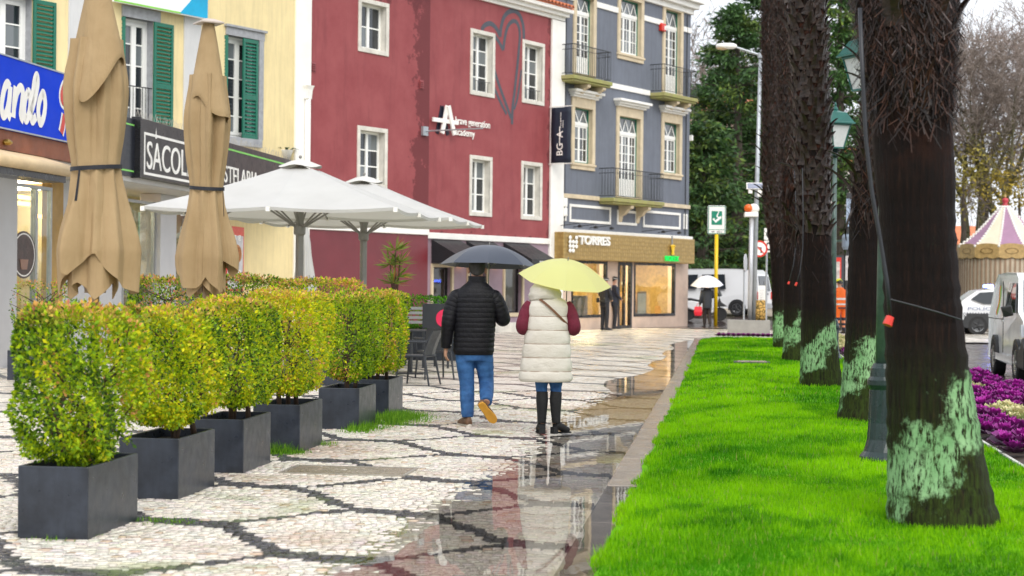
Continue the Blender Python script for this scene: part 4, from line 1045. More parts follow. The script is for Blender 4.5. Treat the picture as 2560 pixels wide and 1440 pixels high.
# bird spikes are too fine; wall lamp bowl by the corner
pl_ = thing('plant_pot', 'white pot with dark leaves on the cafe roof beside the downpipe', 'plant', EP.world(-.55, 4.66, -.1), EP.rot)
M().lathe([(.12, 0), (.2, .22), (.22, .24), (.18, .24), (.12, .1)], 12).obj('pot', m_wht, pl_, smooth=True)
lf = M()
for i in range(12):
    a = i * .9; q = Vector((math.cos(a), math.sin(a), 0)); lf.add([q * .05 + Vector((0, 0, .2)), q * .25 + Vector((-q.y * .06, q.x * .06, .3)), q * .42 + Vector((0, 0, .26)), q * .25 + Vector((q.y * .06, -q.x * .06, .3))], [(0, 1, 2, 3)])
lf.obj('leaves', mat('dark_leaf', (.02, .06, .02), .4), pl_)
# billboard
bb_ = thing('billboard', 'white billboard with a cyan swoosh on the yellow house', 'billboard', FP.P, FP.rot)
bo = .45; b0 = FP.pix(285, 5, bo); b1 = FP.pix(519, 47, bo); zb = (b0[1] + b1[1]) / 2; ybb = -bo
M().box(b0[0], b1[0], ybb, ybb + .06, zb, zb + 1.7).obj('panel', mat('billboard_white', (.85, .86, .86), .4, .03, 1), bb_)
M().box(b0[0], b1[0] - .9, ybb - .008, ybb, zb + .01, zb + .05).obj('green_line', mat('lime_print', (.25, .6, .08), .5), bb_)
sw = [(b1[0] - .95, zb + .02), (b1[0] - .005, zb + .02), (b1[0] - .005, zb + 1.69), (b1[0] - .15, zb + 1.2), (b1[0] - .3, zb + .75), (b1[0] - .6, zb + .35)]
M().prism(sw, 'y', ybb - .01, ybb - .002).obj('swoosh', mat('cyan_print', (.0, .36, .62), .45, .2, 1.5), bb_)
link('lettering', text_mesh('+351 214 856 674', mat('grey_print', (.5, .52, .55), .5), FP.pix(435, 10, bo)[0], FP.pix(476, 12, bo)[0], zb + .42, zb + .56, ybb, .005), bb_)
for tt in (b0[0] + .3, b1[0] - .4): M().box(tt - .03, tt + .03, ybb + .06, YY, zb + .3, zb + .36).obj('bracket', m_galv, bb_)

# ---- cafe: flat-roofed front along the street
caf = thing('cafe_building', 'low flat-roofed cafe with grey soffit and glazed front behind the parasols', 'building', EP.P, EP.rot)
GB = 1.0     # glazing stands back this far
M().box(-20, -.02, .05, 1.15, 3.40, 4.50).obj('fascia_beam', m_lightgrey, caf)
def epx(x, y=620, out=-GB): return EP.pix(x, y, out)[0]
M().box(-20, -.05, 1.15, 7.0, 3.45, 4.45).obj('roof_slab', m_lightgrey, caf)
M().quad((-20, .04, 3.395), (-.02, .04, 3.395), (-.02, 1.6, 3.395), (-20, 1.6, 3.395)).obj('soffit', m_lightgrey, caf)
m_pier = mat('pale_grey_pier', (0.55, 0.55, 0.57), 0.5, 0.06, 1.2, 0.05, 30); m_bluegrey = mat('blue_grey_pier', (0.17, 0.20, 0.26), 0.5, 0.1, 2)
m_och = mat('ochre_panel', (0.42, 0.25, 0.06), 0.5, 0.2, 2); m_alu = mat('aluminium', (0.4, 0.42, 0.42), 0.35, .1, 5, metal=.7)
for (x0, x1, mm, dp) in ((-40, 27, m_pier, .5), (388, 428, m_pier, .35), (684, 706, m_bluegrey, .4), (706, 742, m_yel, .3)):
    a, b = epx(x0), epx(x1); M().box(a, b, GB - .12, GB + dp, -.02, 3.39).obj('pier', mm, caf, bevel=.01)
for (x0, x1) in ((130, 160), (160, 308)): M().box(epx(x0), epx(x1), GB + .02, GB + .2, -.02, 3.39).obj('wall_panel', m_och if x0 == 130 else m_pier, caf)
def glazing(x0, x1, posts=(), z0=.25, z1=3.2, name='shop_window'):
    a, b = epx(x0), epx(x1); f = frame_boxes(M(), a, b, z0, z1, .06, GB + .0, GB + .08)
    ps = [a] + [epx(p) for p in posts] + [b]
    for p in ps[1:-1]: f.box(p - .05, p + .05, GB - .01, GB + .09, z0 + .06, z1 - .06)
    o = f.obj(name, m_alu, caf)
    for i in range(len(ps) - 1): M().box(ps[i] + .06, ps[i + 1] - .06, GB + .035, GB + .045, z0 + .06, z1 - .06).obj('pane', m_shop_glass, o)
    M().box(a, b, GB - .01, GB + .15, -.02, z0).obj('stall_riser', m_pier, o)
    return o
glazing(27, 130, (90,)); glazing(308, 388, ()); glazing(428, 684, (500, 600))
m_inner = mat('cafe_wood_wall', (0.30, 0.17, 0.08), 0.6, 0.3, 1.5); m_inner2 = mat('cafe_teal', (0.25, 0.42, 0.38), 0.5, 0.2, 1.5)
M().quad((-20, 5.2, 0), (-.05, 5.2, 0), (-.05, 5.2, 3.4), (-20, 5.2, 3.4)).obj('room_wall', m_inner, caf); M().quad((-20, GB + .2, .03), (-.05, GB + .2, .03), (-.05, 5.2, .03), (-20, 5.2, .03)).obj('room_floor', mat('cafe_floor', (.3, .27, .24), .3), caf)
a, b = epx(350, 620, -1.4), epx(388, 620, -1.4); M().box(a, b, 1.4, 1.45, .3, 3.0).obj('mint_screen', m_inner2, caf)
a, b = epx(315), epx(380); cnt = M().box(a, b, 1.5, 2.1, .05, 1.15).obj('counter', m_case, caf); M().box(a, b, 1.45, 2.1, 1.2, 1.5).obj('glass_case', glass_mat('case_glass', (.3, .35, .3), .5), caf)
for i in range(10): M().ball((a + .1 + i * (b - a) / 11, 1.7, 1.58), (.09, .09, .06), 7, 5).obj('pastry', mat('pastry_crust', (.45, .22, .06), .5), caf)
for i in range(8): M().lathe([(.035, 1.52), (.035, 1.75), (.012, 1.82), (.012, 1.9)], 8, (a + .2 + i * .19, 1.95)).obj('bottle', mat('bottle_green', (.03, .08, .03), .15), caf)
m_bulb = mat('glass_globe_lamp', (1, .75, .4), 0.3, emit=(1.0, .62, .24), emit_s=5.0)
for (x, y) in ((578, 549), (625, 556), (662, 563)):
    t_, z_ = EP.pix(x, y, -2.2); g_ = M().ball((t_, 2.2, z_), .15, 12, 8).obj('globe_lamp', m_bulb, caf, smooth=True); M().tube([(t_, 2.2, z_ + .14), (t_, 2.2, 3.4)], .01, 5).obj('flex', m_iron, g_)
m_strip = mat('amber_strip_lamp', (1, .6, .2), 0.4, emit=(1.0, .5, .12), emit_s=6.0)
for (x0, x1, y) in ((20, 80, 488), (25, 85, 505), (95, 130, 540)):
    t0, z_ = EP.pix(x0, y, -3); t1, _ = EP.pix(x1, y, -3); M().box(t0, t1, 3.0, 3.06, z_ - .04, z_ + .04).obj('strip_lamp', m_strip, caf)
M().box(-19, -12, 3.6, 3.9, .9, 1.2).obj('bar_counter', m_alu, caf)
for t_ in (-17, -14.5, -11, -8, -5, -2.5): M().box(t_ - .3, t_ + .3, 2.4, 3.0, 3.30, 3.36).obj('ceiling_lamp', mat('white_ceiling_lamp', (1, .9, .75), .4, emit=(1.0, .85, .6), emit_s=25.0), caf)
# round sticker sign on the glass
rs = thing('round_glass_sign', 'oval dark sign with a pale ring on the left cafe window', 'sign', EP.P, EP.rot)
t_, z_ = EP.pix(57, 637, -GB); n_ = 28
ov = lambda rx, rz: [(t_ + rx * math.cos(2 * math.pi * i / n_), z_ + rz * math.sin(2 * math.pi * i / n_)) for i in range(n_)]
M().prism(ov(.52, .42), 'y', GB - .02, GB - .012).obj('disc', mat('dark_umber_print', (.05, .025, .02), .35, .5, 6), rs)
rg_ = M().rings([[(x, GB - .024, z) for x, z in ov(.47, .385)], [(x, GB - .024, z) for x, z in ov(.44, .36)]], caps=False); rg_.obj('ring', m_wht, rs)
M().prism([(t_ - .18, z_ - .08), (t_ - .12, z_ - .26), (t_ + .12, z_ - .26), (t_ + .18, z_ - .08)], 'y', GB - .03, GB - .022).obj('cup_print', mat('cup_brown_print', (.3, .17, .12), .5), rs)
# red menu poster
po = thing('menu_poster', 'red framed waffle poster standing beside the cafe window', 'poster', EP.P, EP.rot)
oo = -.55; p0 = EP.pix(566, 633, oo); p1 = EP.pix(610, 633, oo); zt_, zb_ = EP.pix(588, 566, oo)[1], EP.pix(588, 702, oo)[1]; yp = .55
zb_ -= .25
M().box(p0[0], p1[0], yp, yp + .05, zb_, zt_).obj('board', m_red, po, bevel=.01); M().box(p0[0] + .1, p1[0] - .1, yp - .006, yp, zb_ + .06, zt_ - .22).obj('print', mat('poster_grey', (.55, .55, .58), .5, .3, 3), po)
for tt in (p0[0] + .1, p1[0] - .1): M().box(tt - .02, tt + .02, yp + .05, yp + .09, 0, zb_ + .3).obj('leg', m_alu, po)
tm_ = (p0[0] + p1[0]) / 2 + .06; zm_ = (zt_ + zb_) / 2 + .12; w_ = M().prism([(tm_ + .42 * math.cos(i * .3), zm_ + .42 * .55 * math.sin(i * .3)) for i in range(21)], 'y', yp - .02, yp - .008).obj('waffle_print', mat('waffle_brown', (.52, .2, .04), .5, .3, 8), po)
for k in range(-2, 3): M().box(tm_ - .3, tm_ + .3, yp - .026, yp - .02, zm_ + k * .075 - .01, zm_ + k * .075 + .01).obj('waffle_line', mat('waffle_dark', (.28, .09, .02), .5), po); M().box(tm_ + k * .13 - .012, tm_ + k * .13 + .012, yp - .028, yp - .02, zm_ - .16, zm_ + .16).obj('waffle_line', MATS['waffle_dark'], po)
M().ball((tm_ - .22, yp - .02, zm_ - .2), (.2, .02, .14), 10, 6).obj('cream_print', m_wht, po)
link('lettering', text_mesh('2,95 €', m_wht, p0[0] + .08, p1[0] - .3, zt_ - .36, zt_ - .2, yp, .01, bold=.03), po); link('lettering', text_mesh('LIMITED', m_wht, p0[0] + .12, p1[0] - .3, zb_ + .38, zb_ + .52, yp - .006, .01, bold=.03), po)

# ---- signs on the cafe fascia
bs = thing('blue_shop_sign', 'blue signboard with white script lettering at the left end of the cafe', 'sign', EP.P, EP.rot)
m_blue = mat('royal_blue_panel', (0.0, 0.045, 0.62), 0.6, 0.06, 1, spec=0.15); sx1 = -13.7
M().box(-20, sx1, -.10, .05, 3.86, 5.03).obj('panel', m_blue, bs, bevel=.01); M().box(-20, sx1, -.112, -.08, 3.86, 3.885).obj('trim', m_galv, bs); M().box(-20, sx1, -.112, -.08, 5.005, 5.03).obj('trim', m_galv, bs)
M().box(-20, sx1, -.06, .05, 3.55, 3.855).obj('brown_board', mat('rust_brown_board', (.22, .07, .03), .6, .3, 2), bs)
def zp1(x, y): return EP.pix(x / 3.2, y / 3.2, .1)
def smooth_line(pts, sub=5):
    P = [pts[0]] + list(pts) + [pts[-1]]; out = []
    for i in range(1, len(P) - 2):
        for k in range(sub):
            u = k / sub; out.append([0.5 * ((2 * P[i][ax]) + (-P[i - 1][ax] + P[i + 1][ax]) * u + (2 * P[i - 1][ax] - 5 * P[i][ax] + 4 * P[i + 1][ax] - P[i + 2][ax]) * u * u + (-P[i - 1][ax] + 3 * P[i][ax] - 3 * P[i + 1][ax] + P[i + 2][ax]) * u ** 3) for ax in (0, 1)])
    return out + [list(pts[-1])]
strokes = [[(-60, 640), (-70, 780), (-85, 900)], [(-70, 760), (-45, 660), (-25, 640), (-20, 740), (-30, 880), (-10, 905)],
 [(78, 700), (58, 668), (36, 700), (18, 780), (10, 860), (24, 925), (48, 900), (68, 820), (80, 700)], [(82, 690), (74, 800), (66, 900), (84, 945)],
 [(122, 690), (112, 800), (104, 940)], [(108, 860), (132, 745), (160, 700), (180, 735), (172, 830), (164, 920), (186, 965)],
 [(222, 730), (200, 790), (190, 880), (204, 960), (226, 920), (240, 820), (232, 745), (218, 735)],
 [(244, 900), (276, 790), (298, 670), (292, 606), (274, 640), (258, 760), (244, 880), (254, 968), (286, 930)],
 [(340, 740), (314, 800), (302, 890), (318, 985), (344, 940), (358, 840), (348, 755), (334, 748)]]
sc_ = M()
for i, st in enumerate(strokes): sc_.ribbon(smooth_line([zp1(*p) for p in st]), .15, -.104 - .0006 * i)
sc_.obj('script_lettering', m_wht, bs)
for nm, mm, w_, yy_ in (('red_outline', m_wht, .24, -.103), ('red_lettering', m_red, .14, -.11)):
    r_ = M(); r_.ribbon(smooth_line([zp1(*p) for p in ((545, 700), (515, 690), (495, 745), (497, 800), (520, 825), (548, 800))]), w_, yy_); r_.ribbon(smooth_line([zp1(*p) for p in ((512, 920), (500, 1000), (487, 1065))]), w_, yy_ - .001); r_.ribbon(smooth_line([zp1(*p) for p in ((560, 930), (590, 960), (600, 1040), (570, 1080))]), w_, yy_ - .001); r_.obj(nm, mm, bs)
M().lathe([(.05, 0), (.09, .03), (.09, .05), (.04, .09)], 10, (0, 0)).obj('brass_lamp', mat('brass_bell', (.35, .22, .05), .3, metal=.8), bs, loc=(EP.pix(25, 345, .15)[0], -.1, 3.62))
# rolled awning under it
ra = thing('rolled_awning', 'cream rolled-up awning with black underside below the blue sign', 'awning', EP.P, EP.rot)
m_cream = mat('cream_canvas', (0.66, 0.50, 0.30), 0.8, 0.12, 3, 0.3, 60)
pa, pb = EP.pix(0, 400, .5), EP.pix(172, 425, .5)
ta, tb2 = pa[0] - .6, pb[0]; za = (pa[1] + pb[1]) / 2
M().tube([(ta, -.5, za), (tb2, -.5, za)], .10, 12).obj('roll', m_cream, ra, smooth=True); M().hexa([(ta, -.5, za + .08), (tb2, -.5, za + .08), (tb2, .05, za + .22), (ta, .05, za + .22)], [(ta, -.5, za + .1), (tb2, -.5, za + .1), (tb2, .05, za + .25), (ta, .05, za + .25)]).obj('canvas', m_cream, ra)
M().box(ta, tb2, -.45, .04, za - .2, za - .09).obj('underside', m_black, ra)
# black sign
ks = thing('black_shop_sign', 'long black cafe signboard with white lettering and thin green lines', 'sign', EP.P, EP.rot)
k0, k1 = EP.pix(352, 380, .12)[0], -.35
m_blk = mat('black_sign_panel', (0.018, 0.017, 0.017), 0.35, 0.1, 2)
M().box(k0, k1, -.12, .05, 3.50, 4.63).obj('panel', m_blk, ks, bevel=.008); kr0 = EP.pix(300, 380, .02)[0]
M().box(kr0 - 1.2, k0 - .06, -.02, .05, 3.50, 4.60).obj('side_panel', mat('navy_black_panel', (.012, .014, .022), .35), ks); M().box(k0 - .06, k0, -.13, .05, 3.48, 4.65).obj('corner_post', m_black, ks)
m_lime = mat('lime_line', (.22, .62, .12), .5)
m_fr = M(); fx0, fx1 = EP.pix(360, 390, .12)[0], EP.pix(520, 420, .12)[0]
frame_boxes(m_fr, fx0, fx1, 3.56, 4.38, .05, -.128, -.118); m_fr.obj('white_border', m_wht, ks)
link('lettering', text_mesh('SACOLINA', m_wht, EP.pix(367, 390, .12)[0], fx1 - .15, 3.68, 4.22, -.12, .012, space=1.0), ks)
ax_ = EP.pix(388, 390, .12)[0]; M().add([(ax_ - .05, -.134, 4.3), (ax_, -.134, 4.52), (ax_ + .05, -.134, 4.3)], [(0, 1, 2)]).obj('roof_accent', m_wht, ks)
link('lettering', text_mesh('PASTELARIA · PADARIA', m_wht, EP.pix(520, 425, .12)[0] + .4, k1 - .25, 3.72, 4.1, -.12, .012), ks)
M().box(fx1 + .12, k1 - .1, -.13, -.118, 4.46, 4.5).obj('green_line', m_lime, ks); M().box(kr0 - 1.0, k0 - .12, -.028, -.018, 4.46, 4.49).obj('green_line', m_lime, ks); M().box(kr0 - 1.0, k0 - .12, -.028, -.018, 3.58, 3.61).obj('green_line', m_lime, ks)
sp = thing('bird_spikes', 'row of fine wire bird spikes along the top of the black sign', 'bird spikes', EP.P, EP.rot)
sk = M()
for i in range(230):
    t_ = k0 + (k1 - k0) * i / 230; a = random.uniform(-.5, .5); sk.tube([(t_, -.03, 4.62), (t_ + .05 * a, -.03 + .06 * random.uniform(-1, 1), 4.62 + random.uniform(.12, .2))], .003, 3, False)
o = sk.obj('spikes', mat('spike_wire', (.45, .42, .36), .4), sp); o['kind'] = 'stuff'; M().box(k0, k1, -.05, -.01, 4.63, 4.64).obj('strip', m_alu, sp)
# one hidden run of wall behind everything on the left so that the street is closed
# ------------------------------------------------------------------ planters, hedges, parasols, terrace
rng = np.random.default_rng(11); random.seed(11)
m_planter = mat('anthracite_planter', (0.026, 0.032, 0.045), 0.34, 0.5, 4, 0.12, 40, streak=0.75)
m_psoil = mat('potting_soil', (0.02, 0.014, 0.01), 0.9, 0.4, 20, 0.8, 60)
m_bark = mat('shrub_bark', (0.075, 0.045, 0.028), 0.8, 0.3, 20, 0.5, 60)
PALETTE = {'y': (0.66, 0.63, 0.010), 'yg': (0.42, 0.56, 0.010), 'g': (0.20, 0.36, 0.012), 'dg': (0.045, 0.11, 0.012), 'o': (0.80, 0.40, 0.13), 'p': (0.68, 0.22, 0.16)}
def leaf_quads(P, D, size, asp, col, curl=0.25):
    """diamond leaves at P pointing along D (N,3)"""
    n = len(P); D = D / (np.linalg.norm(D, axis=1, keepdims=True) + 1e-9)
    r = rng.normal(size=(n, 3)); sd = np.cross(D, r); sd /= (np.linalg.norm(sd, axis=1, keepdims=True) + 1e-9); up = np.cross(sd, D)
    s = size * rng.uniform(.65, 1.25, n)[:, None]
    a = P; b = P + D * s * .5 + sd * s * asp * .5 + up * s * curl * .3; c = P + D * s; d = P + D * s * .5 - sd * s * asp * .5 + up * s * curl * .3
    return np.stack([a, b, c, d], 1).reshape(-1, 3), np.repeat(col, 4, 0)
def hedge_foliage(n, wx, wy, z0, z1, mixw, size=.032, seed=0, sparse=0.0, tips=True):
    """clipped bush: leaves thick near the surface of a rough rounded box, thinner inside"""
    u = rng.uniform(-1, 1, (n, 3)); ax = rng.integers(0, 3, n); shell = rng.random(n) < .72
    sgn = np.where(rng.random(n) < .5, -1, 1)
    depth = 1 - np.abs(rng.normal(0, .13, n))
    for k in range(3):
        mk = shell & (ax == k); u[mk, k] = (sgn * depth)[mk]
    # round the edges, taper the foot
    nr = (np.abs(u) ** 5).sum(1) ** (1 / 5); f = np.where(nr > 1, 1 / nr, 1); u *= f[:, None]
    low = np.clip((-.25 - u[:, 2]) / .75, 0, 1); u[:, :2] *= (1 - .42 * low * rng.uniform(.4, 1.2, n))[:, None]
    lump = fbm(u[:, 0] * 2.1 + seed, u[:, 1] * 2.3 + u[:, 2] * 2.7 + seed, seed) - .5
    u *= (1 + .30 * lump)[:, None]
    P = np.stack([u[:, 0] * wx / 2, u[:, 1] * wy / 2, (z0 + z1) / 2 + u[:, 2] * (z1 - z0) / 2], 1)
    hole = fbm(P[:, 0] * 9 + seed * 3, P[:, 1] * 9 + P[:, 2] * 8, seed + 9)
    keep = (hole > .37 + sparse) | (np.abs(u).max(1) < .55); P = P[keep]; u = u[keep]; n = len(P)
    D = u / (np.linalg.norm(u, axis=1, keepdims=True) + 1e-6) * .7 + rng.normal(0, .75, (n, 3)) + np.array([0, 0, .25])
    keys = list(mixw); w = np.array([mixw[k] for k in keys], float); w /= w.sum()
    reg = fbm(P[:, 0] * 4 + 7 + seed, P[:, 1] * 4 + P[:, 2] * 4, seed + 4)
    r = np.clip(rng.random(n) * .75 + (reg - .5) * 1.0 + .125, 0, .999); idx = np.searchsorted(np.cumsum(w), r)
    C = np.array([PALETTE[k] for k in keys])[np.clip(idx, 0, len(keys) - 1)]
    if tips:
        top = np.clip((u[:, 2] - .72) / .28, 0, 1) * (rng.random(n) < .45); tc = np.where((rng.random(n) < .3)[:, None], np.array(PALETTE['p']), np.array(PALETTE['o']))
        C = C * (1 - .85 * top[:, None]) + tc * .85 * top[:, None]
    C = C * rng.uniform(.7, 1.25, n)[:, None]
    return leaf_quads(P, D, size, .58, C)
m_leaf = leaf_mat('hedge_leaf', .3, .45, spec=.25)
PW, PD, PH = 0.43, 0.86, 0.43
def planter_mesh(w, d, h):
    t = .022; m = M()
    o_ = [(-w / 2, -d / 2), (w / 2, -d / 2), (w / 2, d / 2), (-w / 2, d / 2)]; i_ = [(-w / 2 + t, -d / 2 + t), (w / 2 - t, -d / 2 + t), (w / 2 - t, d / 2 - t), (-w / 2 + t, d / 2 - t)]
    m.rings([[(x, y, 0) for x, y in o_], [(x, y, h) for x, y in o_], [(x, y, h) for x, y in i_], [(x, y, h - .07) for x, y in i_]], caps=False); m.add([(x, y, 0) for x, y in o_], [(3, 2, 1, 0)])
    s = M().quad(*[(x, y, h - .065) for x, y in i_])
    return m.mesh('planter_box', m_planter), s.mesh('soil', m_psoil)
pm, psm = planter_mesh(PW, PD, PH)
def put_planter(a, b, rz, label, group, me=(pm, psm)):
    p = thing('planter', label, 'planter', S(a, b), ST_ROT + rz, group)
    o = link('box', me[0], p); bv = o.modifiers.new('bevel', 'BEVEL'); bv.width = .006; bv.segments = 2; bv.limit_method = 'ANGLE'
    link('soil', me[1], p); return p
def put_bush(a, b, rz, label, group, n, wx, wy, z0, z1, mix_, seed, size=.032, sparse=0.0, stems=3, hs=.37, tips=True):
    t = thing('clipped_shrub', label, 'shrub', S(a, b), ST_ROT + rz, group)
    V, C = hedge_foliage(n, wx, wy, z0, z1, mix_, size, seed, sparse, tips)
    o = link('foliage', np_mesh('foliage', V, np.arange(len(V)).reshape(-1, 4), m_leaf, C), t); o['kind'] = 'stuff'
    rr = random.Random(seed)
    for i in range(stems):
        x0, y0 = rr.uniform(-.08, .08), rr.uniform(-.28, .28) * wy; pts = [(x0, y0, hs)]
        for k in range(1, 6): pts.append((x0 + rr.uniform(-.04, .04) * k * .6, y0 + rr.uniform(-.05, .05) * k, hs + (z1 - .15 - hs) * k / 5))
        st = M().tube(pts, [.024, .022, .018, .014, .01, .006], 6)
        for q in range(7):
            k = rr.randint(1, 4); p0 = Vector(pts[k]); an = rr.uniform(0, 6.28); st.tube([p0, p0 + Vector((math.cos(an) * wx * .25, math.sin(an) * wx * .3, .12)), p0 + Vector((math.cos(an) * wx * .42, math.sin(an) * wx * .5, .2))], [.009, .006, .003], 5)
        st.obj('stem', m_bark, t, smooth=True)
    return t
corners = [(219, 1352), (445, 1252), (606, 1185), (749, 1133), (897, 1075), (971, 1045)]
mixes = [{'dg': 1.6, 'g': 2.6, 'yg': 3.2, 'y': 1.3, 'o': .06}, {'dg': 1.1, 'g': 1.6, 'yg': 2.6, 'y': 3.0, 'o': .2}, {'dg': 1.2, 'g': 1.7, 'yg': 2.7, 'y': 2.8, 'o': .15}, {'dg': 1.1, 'g': 1.4, 'yg': 2.4, 'y': 3.0, 'o': .5}, {'dg': 1.7, 'g': 3.0, 'yg': 3.0, 'y': .8, 'o': .05}, {'dg': 1.4, 'g': 2.2, 'yg': 2.6, 'y': 1.7, 'o': .12}]
ordn = ['nearest the camera', 'second from the front', 'third from the front', 'fourth from the front', 'fifth from the front', 'farthest in the front row']
look = ['loose green-yellow', 'golden yellow', 'bushy yellow-green', 'pink-tipped golden', 'fresh green', 'yellowish green']
tops = [1.36, 1.33, 1.38, 1.45, 1.40, 1.42]
for i, (x, y) in enumerate(corners):
    a, b = toS(G(x, y)); a -= PW / 2; b += PD / 2
    put_planter(a, b, random.uniform(-.015, .015), 'anthracite box planter ' + ordn[i] + ', holding a clipped shrub', 'planters along the pavement')
    n = [23000, 21000, 19000, 17000, 15000, 15000][i]
    put_bush(a + .01, b + (.06 if i else 0), 0, look[i] + ' clipped shrub in the planter ' + ordn[i], 'shrubs in the front planters', n, .57, [1.12, 1.18, 1.16, 1.18, 1.08, 1.02][i], .50 if i else .44, tops[i], mixes[i], i + 1, [.034, .033, .032, .032, .033, .034][i], [.05, .02, .0, .0, .0, .0][i])
# weeds at the planters' feet
for (x, y, r_, n, h) in ((985, 1050, (.22, .55), 2600, .13), (905, 1075, (.12, .25), 700, .12), (705, 1132, (.12, .16), 700, .13), (810, 1112, (.1, .15), 160, .05), (400, 1305, (.18, .1), 260, .04), (130, 1352, (.1, .04), 60, .04), (225, 1345, (.1, .05), 60, .03)):
    a, b = toS(G(x, y)); weed_patch('weed_tuft', 'grass weeds sprouting in the joints beside ' + {985: 'the farthest planter', 905: 'the fifth planter', 705: 'the fourth planter', 810: 'the fourth planter, thin', 400: 'the nearest planter, right of it', 130: 'the nearest planter, left foot', 225: 'the nearest planter, front corner'}[x], (a, b), r_, n, h)
# back row across the terrace
pm2 = planter_mesh(1.0, .43, .45)
bmix = {'dg': 3.2, 'g': 2.8, 'yg': 1.2, 'p': .9, 'o': .5}
for i, (a, sp_, tp_) in enumerate(((-10.2, .16, 1.5), (-8.25, 0, 1.58), (-7.1, .0, 1.6), (-5.95, 0, 1.57))):
    put_planter(a, 24.9, 0, 'dark box planter in the back row, ' + ['against the cafe wall', 'behind the left tan parasol', 'behind the right tan parasol', 'behind the golden shrubs', 'nearest the grey steel parasol posts'][i], 'planters across the terrace', pm2)
    put_bush(a, 24.9, 0, ['sparse dark shrub by the cafe window', 'dark green hedge shrub behind the left tan parasol', 'pink-tipped dark hedge shrub behind the right tan parasol', 'red-tipped hedge shrub behind the golden shrubs', 'orange-tipped hedge shrub near the grey parasol posts'][i], 'shrubs across the terrace', 4200 if i == 0 else 12000, 1.2 if i else .9, .62, .55, tp_, bmix if i < 3 else {'dg': 2, 'g': 2.2, 'yg': 2, 'y': .8, 'o': 1.0, 'p': .9}, 20 + i, .042, sp_)

# ---- folded tan parasols
T = NT('tan_canvas'); tc = T.n('TexCoord'); wv_ = T.noise(260, 2, .5, tc.outputs['Object'])
c = T.ramp(T.noise(2.5, 4, .6, tc.outputs['Object']), [(.3, (0.37, 0.255, 0.130)), (.7, (0.47, 0.335, 0.185))])
mpw = T.n('Mapping'); mpw.inputs['Scale'].default_value = (9, 9, 1.1); T.l(tc.outputs['Object'], mpw.inputs['Vector']); wrk = T.noise(1.6, 4, .6, mpw.outputs['Vector'], .6)
p_ = T.bsdf(c, .75, 0, .25, T.bump(T.math('ADD', T.math('MULTIPLY', wv_, .04), wrk), .45, .035)); tr = T.n('BsdfTranslucent'); tr.inputs['Color'].default_value = (.4, .27, .13, 1); mx = T.n('MixShader'); mx.inputs[0].default_value = .12
T.l(p_, mx.inputs[1]); T.l(tr.outputs[0], mx.inputs[2]); m_tan = T.done(mx.outputs[0])
m_tanpole = mat('bronze_pole', (0.30, 0.21, 0.13), .35, .1, 5, metal=.2); m_strap = mat('dark_strap', (.012, .013, .02), .6)
def sheet(fr, nz, nt, t0=0.0, t1=2 * math.pi):
    """closed drape: fr(u,theta) -> (r, z); returns shape"""
    m = M(); rg = []
    for i in range(nz):
        row = []
        for j in range(nt):
            th = t0 + (t1 - t0) * j / nt; r, z = fr(i / (nz - 1), th); row.append((r * math.cos(th), r * math.sin(th), z))
        rg.append(row)
    return m.rings(rg, caps=False)
def lerp_prof(pr, u):
    for (u0, v0), (u1, v1) in zip(pr, pr[1:]):
        if u <= u1: return v0 + (v1 - v0) * sstep(0, 1, (u - u0) / (u1 - u0)) if u1 > u0 else v1
    return pr[-1][1]
